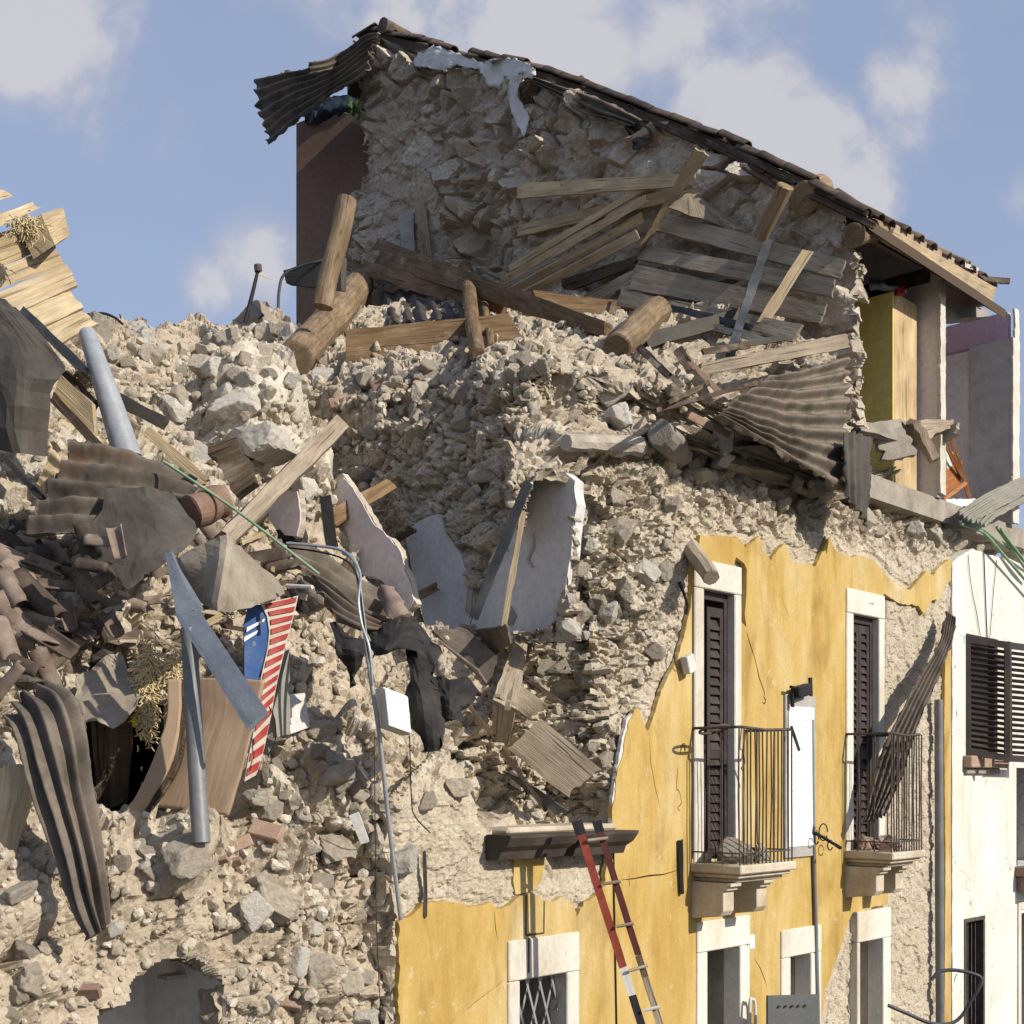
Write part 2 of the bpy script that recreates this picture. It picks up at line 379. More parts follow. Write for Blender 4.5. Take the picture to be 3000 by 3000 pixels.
M['sign_blue'] = m_gen('blue_paint', ((.012, .055, .20), (.02, .08, .25), (.10, .14, .24)), 5, 0.45, 0.05, 0.002, rand=0)
M['sign_cream'] = m_gen('cream_paint', ((.40, .35, .29), (.52, .47, .40), (.58, .53, .46)), 5, 0.5, 0.05, 0.002, rand=0)
M['straw'] = m_gen('straw_insulation', ((.60, .45, .22), (.74, .60, .34), (.80, .69, .46)), 14, 0.95, 0.8, 0.02, rand=.1)
M['plastic'] = m_gen('torn_white_plastic', ((.40, .39, .37), (.58, .57, .55), (.66, .65, .64)), 5, 0.45, 0.5, 0.01, rand=.1)
M['ward_y'] = m_gen('mustard_yellow_laminate', ((.86, .67, .19), (.89, .71, .23)), 1.0, 0.5, 0.03, 0.002, rand=0)
M['blue_bag'] = m_gen('blue_printed_bag', ((.03, .10, .38), (.35, .42, .5), (.55, .56, .55)), 5, 0.5, 0.2, 0.01, rand=0)
M['blue_dk'] = m_gen('dark_blue_tarpaulin', ((.012, .019, .028), (.026, .038, .055)), 5, 0.5, 0.4, 0.01, rand=0)
M['orange'] = m_wood('orange_varnished_wood', (.30, .10, .03), (.42, .16, .055), (.48, .21, .08), rand=.05)
M['green'] = m_gen('green_hose', ((.12, .22, .12), (.22, .33, .20), (.36, .43, .31)), 6, 0.5, 0.1, 0.002, rand=.1)
M['leaf'] = m_gen('green_leaf', ((.03, .09, .015), (.06, .15, .03)), 6, 0.6, 0.1, 0.002, rand=.1)
M['black'] = m_gen('black_cable', ((.012, .012, .013), (.025, .025, .026)), 6, 0.6, 0.1, 0.002, rand=.1)
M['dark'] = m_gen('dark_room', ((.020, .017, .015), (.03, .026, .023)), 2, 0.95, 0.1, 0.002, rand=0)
M['ceil'] = m_gen('lightened_roof_underside', ((.30, .22, .165), (.38, .29, .22)), 3, 0.9, 0.3, 0.006, stretch=(1, 6, 1), rand=0)  # colour lightened beyond the dark underside to bounce light into the room
M['ground'] = m_gen('dusty_asphalt', ((.05, .047, .043), (.08, .075, .068), (.13, .12, .105)), 0.8, 0.95, 0.4, 0.01, rand=0, fine=20)
M['greenp'] = m_gen('grey_green_corrugated_panel', ((.22, .215, .18), (.30, .29, .25)), 3, 0.7, 0.2, 0.004, rand=0)
M['terra'] = m_gen('terracotta', ((.15, .09, .065), (.21, .13, .095), (.29, .21, .16)), 5, 0.9, 0.3, 0.005, rand=.1)
M['yellow_tag'] = m_gen('bright_yellow_plastic', ((.65, .52, .03), (.7, .58, .05)), 3, 0.5, 0.02, 0.002, rand=0)
def m_yellow():
    m, nt, b = new_mat('yellow_ochre_plaster')
    v = coord(nt, 'Object')
    a = tex_noise(nt, mapping(nt, v, (1.4, 1.4, .5)), 1.3, 7, 0.6, 0.5)
    st = tex_noise(nt, mapping(nt, v, (5, 5, .8)), 1.6, 8, 0.68)
    f = tex_noise(nt, v, 45, 5, 0.7)
    c = ramp(nt, maprange(nt, a, 0.3, 0.7), ((.42, .275, .085), (.485, .34, .115), (.52, .39, .17), (.56, .455, .27)), (0, .4, .68, 1))
    c = mixrgb(nt, 1.0, c, ramp(nt, maprange(nt, st, 0.28, 0.72), ((.84, .82, .77), (1.0, 1.0, 1.0), (1.08, 1.12, 1.28)), (0, .5, 1)), 'MULTIPLY')
    c = mixrgb(nt, 1.0, c, ramp(nt, maprange(nt, f, 0.3, 0.7), ((.9, .89, .87), (1.05, 1.05, 1.05))), 'MULTIPLY')
    dk = tex_noise(nt, mapping(nt, v, (1, 1, .55)), 2.3, 7, 0.65, 0.8)
    c = mixrgb(nt, 1.0, c, ramp(nt, maprange(nt, dk, 0.3, 0.7), ((.70, .66, .60), (.95, .94, .92), (1.02, 1.03, 1.08)), (0, .45, 1)), 'MULTIPLY')
    sp = tex_noise(nt, v, 7.5, 4, 0.75)
    c = mixrgb(nt, maprange(nt, sp, 0.62, 0.72, 0, .6), c, (.56, .48, .34))
    nt.links.new(c, b.inputs['Base Color']); b.inputs['Roughness'].default_value = .92; b.inputs['Specular IOR Level'].default_value = .15
    bump(nt, b, math2(nt, 'ADD', math2(nt, 'MULTIPLY', a, 2.0), f), 0.3, 0.006)
    return m
M['yellow'] = m_yellow()

# ------------------------------------------------------------------ object helpers
def tag(o, label=None, cat=None, group=None, kind=None):
    if label: o['label'] = label
    if cat: o['category'] = cat
    if group: o['group'] = group
    if kind: o['kind'] = kind
    return o
def thing(name, label, cat, loc, group=None):
    o = bpy.data.objects.new(name, None); COL.objects.link(o); o.location = loc; o.empty_display_size = .2
    return tag(o, label, cat, group)
def absloc(o):
    v = Vector(o.location); p = o.parent
    while p: v = v + p.location; p = p.parent
    return v
def link(name, me, mat, parent=None, loc=None):
    o = bpy.data.objects.new(name, me); COL.objects.link(o)
    if mat: me.materials.append(mat if not isinstance(mat, str) else M[mat])
    if parent:
        o.parent = parent
        o.location = (loc if loc is not None else Vector((0, 0, 0))) - absloc(parent)
    elif loc is not None: o.location = loc
    return o
class MB:
    """collects vertices, faces and per-vertex uv in world space, then links ONE mesh object"""
    def __init__(s): s.v = []; s.f = []; s.uv = []
    def add(s, vs, fs, uvs=None):
        o = len(s.v); s.v += [Vector(p) for p in vs]; s.f += [tuple(i + o for i in f) for f in fs]
        s.uv += list(uvs) if uvs else [(0.0, 0.0)] * len(vs)
    def build(s, name, mat, parent=None, smooth=False, bevel=0.0, origin=None):
        c = origin if origin is not None else sum(s.v, Vector()) / len(s.v)
        me = bpy.data.meshes.new(name)
        me.from_pydata([p - c for p in s.v], [], s.f)
        ul = me.uv_layers.new(name='uv')
        for l in me.loops: ul.data[l.index].uv = s.uv[l.vertex_index]
        if bevel:
            bm = bmesh.new(); bm.from_mesh(me)
            bmesh.ops.recalc_face_normals(bm, faces=bm.faces)
            es = [e for e in bm.edges if len(e.link_faces) == 2 and e.calc_face_angle(0) > .6]
            bmesh.ops.bevel(bm, geom=es, offset=bevel, segments=1, affect='EDGES')
            bm.to_mesh(me); bm.free()
        if smooth:
            me.polygons.foreach_set('use_smooth', [True] * len(me.polygons))
        return link(name, me, mat, parent, c)
    # shapes
    def box(s, t0, t1, s0, s1, z0, z1):
        vs = [W(t, ss, z) for z in (z0, z1) for ss in (s0, s1) for t in (t0, t1)]
        uv = [(z if abs(z1 - z0) > abs(t1 - t0) else t, t + ss if abs(z1 - z0) > abs(t1 - t0) else z + ss) for z in (z0, z1) for ss in (s0, s1) for t in (t0, t1)]
        s.add(vs, [(0, 2, 3, 1), (4, 5, 7, 6), (0, 1, 5, 4), (2, 6, 7, 3), (0, 4, 6, 2), (1, 3, 7, 5)], uv)
    def bar(s, a, b, w, h, up=None):
        a = Vector(a); b = Vector(b); x = (b - a).normalized(); up = Vector(up) if up is not None else (UP if abs(x.z) < .9 else N3)
        y = up.cross(x).normalized(); z = x.cross(y)
        L = (b - a).length
        vs = []; uv = []
        for (p, u) in ((a, 0), (b, L)):
            for (i, j) in ((-1, -1), (1, -1), (1, 1), (-1, 1)):
                vs.append(p + y * (i * w / 2) + z * (j * h / 2)); uv.append((u, i * w / 2 + j * h))
        s.add(vs, [(0, 1, 2, 3), (7, 6, 5, 4), (0, 4, 5, 1), (1, 5, 6, 2), (2, 6, 7, 3), (3, 7, 4, 0)], uv)
    def tube(s, pts, r, n=10, rough=0.0, cap=True, seed=0, oval=1.0):
        pts = [Vector(p) for p in pts]; rs = r if isinstance(r, (list, tuple)) else [r] * len(pts)
        vs = []; fs = []; uv = []; L = 0; prev = None
        for i, p in enumerate(pts):
            tn = (pts[min(i + 1, len(pts) - 1)] - pts[max(i - 1, 0)]).normalized()
            if prev is None:
                ref = UP if abs(tn.z) < .85 else Vector((1, 0, 0)); y = ref.cross(tn).normalized()
            else: y = (prev - tn * prev.dot(tn)).normalized()
            prev = y; z = tn.cross(y)
            if i: L += (p - pts[i - 1]).length
            for k in range(n):
                a = 2 * math.pi * k / n
                rr = rs[i]
                if rough: rr *= 1 + rough * mnoise.noise(Vector((math.cos(a) * 1.3 + seed * 7.1, math.sin(a) * 1.3, L * 2.2 / max(.05, rs[0] * 8))))
                vs.append(p + y * math.cos(a) * rr + z * math.sin(a) * rr * oval); uv.append((L, a * rs[0]))
        for i in range(len(pts) - 1):
            for k in range(n):
                a, b = i * n + k, i * n + (k + 1) % n
                fs.append((a, b, b + n, a + n))
        if cap:
            o = len(vs); l = (len(pts) - 1) * n
            vs += [vs[k].copy() for k in range(n)] + [vs[l + k].copy() for k in range(n)]; uv += [uv[k] for k in range(n)] + [uv[l + k] for k in range(n)]
            fs.append(tuple(range(o, o + n))[::-1]); fs.append(tuple(range(o + n, o + 2 * n)))
        s.add(vs, fs, uv)
def catmull(P, m):
    """P: list of Vectors -> m samples along a Catmull-Rom curve"""
    n = len(P)
    if n == 2: return [P[0].lerp(P[1], i / (m - 1)) for i in range(m)]
    o = []
    for i in range(m):
        x = i / (m - 1) * (n - 1); k = min(int(x), n - 2); u = x - k
        p0 = P[k - 1] if k > 0 else P[0] * 2 - P[1]; p1, p2 = P[k], P[k + 1]
        p3 = P[k + 2] if k + 2 < n else P[n - 1] * 2 - P[n - 2]
        o.append(.5 * ((2 * p1) + (p2 - p0) * u + (2 * p0 - 5 * p1 + 4 * p2 - p3) * u * u + (3 * p1 - p0 - 3 * p2 + p3) * u ** 3))
    return o
def np_mesh(name, V, F4, attr=None, F_extra=None):
    me = bpy.data.meshes.new(name)
    nf = len(F4)
    me.vertices.add(len(V)); me.vertices.foreach_set('co', np.ascontiguousarray(V, np.float32).ravel())
    me.loops.add(nf * 4); me.loops.foreach_set('vertex_index', np.ascontiguousarray(F4, np.int32).ravel())
    me.polygons.add(nf)
    me.polygons.foreach_set('loop_start', np.arange(0, nf * 4, 4, dtype=np.int32))
    try: me.polygons.foreach_set('loop_total', np.full(nf, 4, np.int32))
    except Exception: pass
    me.update(calc_edges=True); me.validate(); me.shade_flat()
    if attr is not None:
        a = me.attributes.new('st', 'FLOAT_COLOR', 'POINT')
        c = np.ones((len(V), 4), np.float32); c[:, :3] = attr
        a.data.foreach_set('color', c.ravel())
    return me
BV = []   # coarse copies of the masonry for resting things on it
def surface(name, ga, gb, fn, mask, outward, disp, mat, parent=None, skirt=0.4, rag=14, ragscale=.12, coarse=3, smooth=False, blk=.11):
    A, B = np.meshgrid(ga, gb, indexing='ij')
    P = fn(A, B)                                   # (na,nb,3)
    na, nb = A.shape
    du = np.gradient(P, axis=0); dv = np.gradient(P, axis=1)
    N = np.cross(du, dv); N /= np.linalg.norm(N, axis=-1, keepdims=True) + 1e-9
    sg = np.sign((N * np.array(outward)).sum(-1, keepdims=True)); N = N * np.where(sg == 0, 1, sg)
    Pf = P.reshape(-1, 3); px, py = pix(Pf)
    j1 = fbm(Pf, ragscale, 3, 91); j2 = fbm(Pf, ragscale, 3, 57)
    K = mask(px + rag * j1, py + rag * j2, Pf).reshape(na, nb)
    D, at_ = disp(Pf, px, py)
    V = Pf + N.reshape(-1, 3) * D[:, None]
    idx = np.arange(na * nb).reshape(na, nb)
    q = K[:-1, :-1] & K[1:, :-1] & K[1:, 1:] & K[:-1, 1:]
    F = np.stack((idx[:-1, :-1][q], idx[1:, :-1][q], idx[1:, 1:][q], idx[:-1, 1:][q]), 1)
    # outward winding
    nn = np.cross(V[F[0, 1]] - V[F[0, 0]], V[F[0, 2]] - V[F[0, 0]])
    if np.dot(nn, N.reshape(-1, 3)[F[0, 0]]) < 0: F = F[:, ::-1]
    # coarse copy
    Vg = V.reshape(na, nb, 3)[::coarse, ::coarse]; Kg = K[::coarse, ::coarse]
    ng, mg = Kg.shape; ig = np.arange(ng * mg).reshape(ng, mg)
    qg = Kg[:-1, :-1] & Kg[1:, :-1] & Kg[1:, 1:] & Kg[:-1, 1:]
    Fg = np.stack((ig[:-1, :-1][qg], ig[1:, :-1][qg], ig[1:, 1:][qg], ig[:-1, 1:][qg]), 1)
    BV.append((Vg.reshape(-1, 3), Fg))
    # broken edge: carry the outline back by the thickness of the wall
    if skirt:
        E = np.concatenate([F[:, [i, (i + 1) % 4]] for i in range(4)])
        key = np.minimum(E[:, 0], E[:, 1]).astype(np.int64) * (na * nb) + np.maximum(E[:, 0], E[:, 1])
        _, inv, cnt = np.unique(key, return_inverse=True, return_counts=True)
        Eb = E[cnt[inv] == 1]
        cur = {}
        bvs = np.unique(Eb); base = len(V); vmap = np.full(na * nb, -1, np.int64)
        layers = 9; prev_ids = bvs; allV = [V]; allA = [at_]; Fs = [F]; last = np.arange(na * nb)
        Nb = N.reshape(-1, 3)[bvs]
        for L in range(1, layers + 1):
            off = skirt * (L / layers) ** 1.3
            Q = Pf[bvs] - Nb * off
            _, _, i_, _ = worley(Q, (.17, .17, .12), 77)
            Q = Q + np.stack((rnd(i_, 1) - .5, rnd(i_, 2) - .5, rnd(i_, 3) - .5), 1) * blk + np.stack((fbm(Q, .1, 2, 3), fbm(Q, .1, 2, 5), fbm(Q, .1, 2, 8)), 1) * .02
            ids = base + np.arange(len(bvs)); base += len(bvs)
            nxt = np.full(na * nb, -1, np.int64); nxt[bvs] = ids
            Fs.append(np.stack((last[Eb[:, 1]], last[Eb[:, 0]], nxt[Eb[:, 0]], nxt[Eb[:, 1]]), 1))
            allV.append(Q); allA.append(at_[bvs]); last = nxt
        V = np.concatenate(allV); at_ = np.concatenate(allA); F = np.concatenate(Fs)
    used = np.unique(F); rm = np.full(len(V), -1, np.int64); rm[used] = np.arange(len(used))
    V = V[used]; at_ = at_[used]; F = rm[F]
    me = np_mesh(name, V, F, at_)
    if smooth: me.shade_smooth()
    return link(name, me, mat, parent, Vector((0, 0, 0)))
def stones(P, size, amp, seed, gap=.16, tilt=1.0):
    F1, F2, ID, OFF = worley(P, size, seed)
    e = F2 - F1; m = sstep(0.02, gap, e)
    r1, r2, r3 = rnd(ID, 5), rnd(ID, 6), rnd(ID, 7)
    tl = np.stack((rnd(ID, 8) - .5, rnd(ID, 9) - .5, rnd(ID, 10) - .5), 1)
    h = r1 + tilt * 2.3 * (tl * OFF).sum(1)
    return amp * m * h, m, r2, r3
def chunks(P, size, seed, tilt=1.0, gap=0.06):
    """broken rock: every cell is its own tilted facet, with a narrow crevice between cells"""
    F1, F2, ID, OFF = worley(P, size, seed)
    tl = np.stack((rnd(ID, 8) - .5, rnd(ID, 9) - .5, rnd(ID, 10) - .5), 1)
    h = (rnd(ID, 5) - .5) + 1.9 * tilt * (tl * OFF).sum(1)
    cr = 1 - sstep(0, gap, F2 - F1)
    return h - .55 * cr, 1 - cr, rnd(ID, 6), rnd(ID, 7)
def grow(poly, k):
    c = sum(p[0] for p in poly) / len(poly), sum(p[1] for p in poly) / len(poly)
    return [(c[0] + (x - c[0]) * k, c[1] + (y - c[1]) * k) for x, y in poly]
# ------------------------------------------------------------------ ground
mb = MB(); S_ = 900
for i in range(-6, 6):
    for j in range(-6, 6):
        x0, y0 = i * 150.0, j * 150.0
        mb.add([(x0, y0, 0), (x0 + 150, y0, 0), (x0 + 150, y0 + 150, 0), (x0, y0 + 150, 0)], [(0, 1, 2, 3)])
g = mb.build('ground', 'ground'); g['kind'] = 'structure'

# ------------------------------------------------------------------ masonry of the ruined house
house = thing('ruined_house', 'collapsed yellow plastered house with broken stone walls, sagging tiled roof and two balconies', 'house', W(0, 0, 0))
def Wn(t, s, z):
    t, s, z = np.broadcast_arrays(t, s, z)
    return np.stack((F0[0] + DX * t - NX * s, F0[1] + DY * t - NY * s, z + 0.0), -1)

# gable wall: cross wall at t = TG, seen from its broken left side
TG = 2.3
ROOF_PX = [(1085, 112), (1105, 98), (1160, 108), (1280, 138), (1400, 168), (1500, 190), (1620, 218), (1740, 262), (1900, 325), (2000, 362), (2150, 425), (2300, 497), (2400, 552), (2500, 606), (2560, 640)]
GABLE = [(1058, 150), (1110, 118), (1180, 130), (1300, 165), (1420, 195), (1520, 215), (1640, 248), (1760, 295), (1900, 350), (2050, 412), (2150, 455), (2290, 520), (2400, 580), (2480, 640), (2480, 700), (2500, 740), (2512, 830), (2498, 880), (2512, 960), (2505, 1050), (2515, 1130), (2490, 1260), (2300, 1280), (1000, 1150), (1010, 860), (1040, 760), (1052, 690), (1050, 600), (1042, 575), (1070, 530), (1092, 480), (1080, 420), (1064, 360), (1070, 300), (1056, 250)]
pits = [(1410, 760, 60, .25), (1390, 700, 35, .15), (2000, 440, 40, -.02), (1750, 520, 40, .12), (2130, 480, 50, .1), (2230, 470, 60, .15), (1480, 400, 45, .1), (1240, 720, 60, .1)]
def disp_gable(P, px, py):
    z1, m1, c1, e1 = stones(P, (.30, .30, .21), .15, 3, .16, 1.0)
    z2, m2, c2, e2 = stones(P, (.12, .12, .085), .055, 8, .2)
    z4, m4, c4, e4 = stones(P, (.46, .46, .26), .15, 17, .1, 1.0)
    sm = sstep(-.25, .35, fbm(P, .9, 3, 23)); big_ = c4 > .72
    d = z1 * (.25 + .75 * sm) + z2 * (.35 + .65 * (1 - m1)) * (.45 + .55 * sm) + np.where(big_, z4, 0) + .06 * fbm(P, .8, 4, 12) + .016 * fbm(P, .06, 3, 4)
    c1 = np.where(big_ & (m4 > .5), e4, c1); m1 = np.where(big_, m4, m1 * (.3 + .7 * sm))
    for (a, b, r, k) in pits: d = d - k * np.exp(-(((px - a) / r) ** 2 + ((py - b) / (r * 1.2)) ** 2))
    return d, np.stack((np.where(m1 > .5, c1, c2), np.maximum(m1 * .9, m2 * .6), e1), 1)
zlo, zhi = onC(2500, 1320, TG)[2], onC(1100, 90, TG)[2] + .1
surface('gable_wall', np.arange(-.25, 7.6, .0145), np.arange(zlo, zhi, .0145), lambda s, z: Wn(TG, s, z),
        lambda x, y, P: inside(GABLE, x, y), (-DX, -DY, 0), disp_gable, 'gable', house, skirt=.14, rag=16)

# lower cross wall with its slope of rubble running up to the upper room
cw = [(1690, 1400, -1.75), (1690, 1800, -1.75), (1400, 1850, -1.75), (1200, 1850, -1.75), (1000, 1800, -1.75), (1200, 1600, -1.75), (1000, 1500, -1.75), (1400, 1550, -1.75), (1550, 1450, -1.7), (1690, 1600, -1.75),
      (1650, 1300, -1.66), (1400, 1350, -1.68), (1100, 1350, -1.68), (950, 1350, -1.68), (1400, 1250, -1.60), (1150, 1250, -1.60),
      (1800, 1200, -1.22), (1600, 1150, -1.42), (1400, 1150, -1.46), (1200, 1150, -1.46), (1000, 1150, -1.46),
      (1900, 1130, -.75), (1750, 1080, -1.1), (1650, 1060, -1.22), (1500, 1050, -1.25), (1250, 1070, -1.25), (1000, 1080, -1.25),
      (900, 1010, -.4), (1000, 985, -.1), (1300, 990, 0), (1600, 985, .1), (2000, 1080, .5), (2100, 1150, .5), (2250, 1200, 1.2), (1950, 1250, -.55), (2100, 1300, .12), (2300, 1360, 1.3), (2450, 1420, 2.05),
      (2200, 1000, 1.6), (1800, 930, 1.5), (1400, 900, 1.6), (1000, 900, 1.4), (2450, 1150, 2.12), (2450, 1040, 2.2), (2100, 900, 2.0)]
_p = [tsz(onC(x, y, t)) for x, y, t in cw]
f_cw = rbf([(p[1], p[2]) for p in _p], [p[0] for p in _p], 2e-3)
NICHE_R = [(1550, 1470), (1572, 1402), (1612, 1384), (1655, 1388), (1682, 1412), (1686, 1480), (1672, 1600), (1655, 1720), (1632, 1800), (1600, 1850), (1380, 1850), (1400, 1760), (1430, 1690), (1480, 1600)]
NICHE_L = [(1188, 1560), (1230, 1530), (1282, 1508), (1305, 1560), (1345, 1620), (1372, 1690), (1385, 1760), (1370, 1850), (1250, 1850), (1215, 1700)]
def disp_cw(P, px, py):
    w_ = np.stack((fbm(P, .2, 2, 301), fbm(P, .2, 2, 302), fbm(P, .2, 2, 303)), 1) * .03
    z1, m1, c1, e1 = chunks(P + w_, (.30, .30, .22), 21, 1.0); z2, m2, c2, e2 = chunks(P + w_, (.13, .13, .095), 28, 1.0); z3, m3, c3, e3 = chunks(P, (.055, .055, .045), 29, 1.0)
    so = sstep(-.2, .4, fbm(P, .7, 3, 35))          # where the mortar still covers the stones
    d = .085 * z1 + (.025 + .04 * so) * z2 + .016 * z3 + .08 * fbm(P, .6, 4, 31, .5)
    st_ = (c2 > .45) & (so > .25)
    nn_ = inside(grow(NICHE_R, 1.16), px, py) | inside(grow(NICHE_L, 1.2), px, py)
    d = np.where(nn_, np.minimum(d, .03), d)
    return d, np.stack((e2 * .8 + .2 * e3, np.where(st_, .9, .25) * m2, e1), 1)
CW_OUT = [(850, 860), (2500, 840), (2490, 1480), (2300, 1420), (2080, 1350), (1960, 1290), (1850, 1280), (1760, 1320), (1700, 1390), (1696, 1880), (880, 1880)]
zs = [p[2] for p in _p]
surface('broken_cross_wall', np.arange(-.2, 5.6, .0135), np.arange(min(zs) - .2, max(zs) + .9, .0135), lambda s, z: Wn(f_cw(s, z), s, z),
        lambda x, y, P: inside(CW_OUT, x, y) & ~inside(NICHE_R, x, y) & ~inside(NICHE_L, x, y), (-DX, -DY, .2), disp_cw, 'core', house, skirt=.06, rag=7, blk=.04)
# smooth painted plaster of the lost rooms
def flat_poly(name, pts, mat, parent, back, jag=.012, seg=.05, seed=0, holes=(), smooth_to=None):
    """outline as 3-D points on one plane, ragged edge, pushed back by the vector `back`"""
    def rough(pl, k):
        o = []
        for i in range(len(pl)):
            a, b = pl[i], pl[(i + 1) % len(pl)]
            m = max(1, int((b - a).length / seg))
            for q in range(m):
                p = a.lerp(b, q / m); e = (b - a).normalized(); nrm = back.normalized().cross(e)
                j = mnoise.noise(p * 9 + Vector((seed + k, 0, 0))) + .6 * mnoise.noise(p * 31 + Vector((0, seed, k)))
                o.append(p + nrm * j * jag + e * mnoise.noise(p * 23) * jag * .5)
        return o
    loops = [rough(list(pts), 0)] + [rough(list(h), 3 + i) if jag_h else list(h) for i, (h, jag_h) in enumerate(holes)]
    flat = [p for l in loops for p in l]
    ux = (pts[1] - pts[0]).normalized(); vx = back.normalized().cross(ux).normalized(); o0 = pts[0]
    q2 = [Vector(((p - o0).dot(ux), (p - o0).dot(vx))) for p in flat]
    cons = []; o = 0; l2 = []
    for l in loops:
        cons += [(o + i, o + (i + 1) % len(l)) for i in range(len(l))]; l2.append([tuple(q2[o + i]) for i in range(len(l))]); o += len(l)
    r_ = delaunay_2d_cdt(q2, cons, [], 0, 1e-5)
    cv, cf, co = r_[0], r_[2], r_[3]
    cen = np.array([(sum(cv[i].x for i in t) / 3, sum(cv[i].y for i in t) / 3) for t in cf])
    ok = inside(l2[0], cen[:, 0], cen[:, 1])
    for l in l2[1:]: ok &= ~inside(l, cen[:, 0], cen[:, 1])
    mp_ = {}
    for i, og in enumerate(co):
        mp_[i] = og[0] if og else None
    for i, v in enumerate(cv):
        if mp_[i] is None:
            mp_[i] = len(flat); flat.append(o0 + ux * v.x + vx * v.y)
    tris = [tuple(mp_[i] for i in t) for t, k_ in zip(cf, ok) if k_]
    mb = MB(); n = len(flat)
    nrm = -back.normalized()
    fs = []
    for t in tris:
        a, b, c = (flat[i] for i in t)
        if (b - a).cross(c - a).length < 1e-9: continue
        fs.append(tuple(t) if (b - a).cross(c - a).dot(nrm) > 0 else tuple(t)[::-1])
    o = 0
    for l in loops:
        m = len(l)
        for i in range(m): fs.append((o + i, o + (i + 1) % m, n + o + (i + 1) % m, n + o + i))
        o += m
    mb.add(flat + [p + back for p in flat], fs)
    return mb.build(name, mat, parent)
def polyC(name, px, t, mat, parent, thick=.03, **k): return flat_poly(name, [onC(x, y, t) for x, y in px], mat, parent, D3 * thick, **k)
def polyF(name, px, s, mat, parent, thick=.03, **k): return flat_poly(name, [onF(x, y, s) for x, y in px], mat, parent, -N3 * thick, **k)
o = polyC('niche_plaster', grow(NICHE_R, 1.02), -1.80, 'int_grey', house, .10, seed=2); o['label'] = 'grey white plaster of the arched niche'
o = polyC('room_plaster', grow(NICHE_L, 1.03), -1.79, 'int_grey', house, .10, seed=5); o['label'] = 'cracked grey plaster patch left of the niche'
polyC('wall_core', grow(NICHE_R, 1.3), -1.25, 'mortar', house, .2, jag=.03, seed=8)
# dark cracks broken through the plaster
for k, pl in enumerate(([(1366, 1665), (1378, 1652), (1384, 1740), (1376, 1800), (1362, 1790), (1370, 1720)], [(1560, 1560), (1566, 1600), (1548, 1640), (1562, 1662), (1556, 1664), (1542, 1641), (1558, 1600)], [(1480, 1790), (1496, 1775), (1512, 1805), (1500, 1830), (1478, 1828)])):
    polyC('broken_plaster_patch', pl, -1.812, 'mortar', house, .01, jag=.004, seed=k)
def pw(name, pl, t, mat, lab=None, th=.055, jag=.02):
    o = polyC(name, pl, t, mat, house, .008, jag=jag, seed=len(pl))
    if lab: o['label'] = lab
    polyC('partition_masonry', grow(pl, 1.03), t + .010, 'rock', house, th, jag=.03, seg=.03, seed=len(pl) + 4)
pw('partition_plaster', [(955, 1425), (1005, 1398), (1035, 1430), (1062, 1480), (1100, 1540), (1165, 1600), (1215, 1760), (1190, 1800), (1120, 1700), (1050, 1680), (985, 1600)], -2.35, 'int_lilac', 'lilac plaster of a fallen partition')
pw('partition_plaster', [(775, 1478), (830, 1440), (872, 1440), (880, 1500), (870, 1570), (820, 1565), (785, 1520)], -3.0, 'int_lilac', 'small lilac plaster patch behind the leaning beam')

# ------------------------------------------------------------------ street front
OPEN = {  # outer trim rectangle and opening, from the photograph: left, right, top (at the middle), bottom
    'door1': (2020, 2158, 1650, 2522, 2048, 2138, 1733),
    'door2': (2467, 2578, 1735, 2490, 2487, 2562, 1805),
    'winL': (1474, 1682, 2742, 3150, 1508, 1646, 2858),
    'low1': (2028, 2182, 2690, 3200, 2058, 2154, 2778),
    'low2': (2275, 2392, 2716, 3200, 2302, 2362, 2796),
    'low3': (2498, 2596, 2664, 3200, 2506, 2574, 2752)}
def orect(k):
    l, r, tp, bt, il, ir, it = OPEN[k]; m = (l + r) / 2
    return tF(l), tF(r), zF(m, bt), zF(m, tp), tF(il), tF(ir), zF(m, it)
SILL = zF(2090, 2522)
core = [(1800, 2380, 0), (1815, 2250, 0), (1870, 2080, 0), (1960, 1980, 0), (2010, 1850, 0), (2030, 1700, 0), (2050, 1580, 0), (2200, 1560, 0), (2500, 1620, 0), (2780, 1640, 0), (2400, 2500, 0), (1500, 2700, 0), (1200, 2700, 0), (1300, 2500, .02), (1380, 2330, .06), (1460, 2450, .02), (2200, 2000, 0), (2000, 2600, 0), (2700, 2900, 0), (1300, 2950, 0), (1700, 2600, 0),
        (1600, 2300, .42), (1500, 2350, .42), (1700, 2350, .33), (1650, 2100, .42), (1500, 2150, .5), (1750, 1900, .30), (1850, 1900, .15), (1700, 1700, .35), (1900, 1750, .10), (1800, 1500, .3), (1900, 1400, .2), (1700, 1450, .38), (2000, 1350, .18), (2200, 1420, .12), (2500, 1500, .12), (2700, 1560, .18), (1950, 1200, .35), (2100, 1300, .3), (2300, 1390, .2), (2600, 1450, .25), (2740, 1580, .1)]
f_core = rbf([(a / 1000, b / 1000) for a, b, c in core], [c for a, b, c in core], 1e-3)
def s_fac(px, py):
    return np.clip(f_core(px / 1000, py / 1000), 0, .6) + .22 * sstep(2425, 2395, py) * sstep(1455, 1475, px) * sstep(1800, 1780, px)
def fn_fac(t, z):
    P0 = Wn(t, 0, z); px, py = pix(P0); return Wn(t, s_fac(px, py), z)
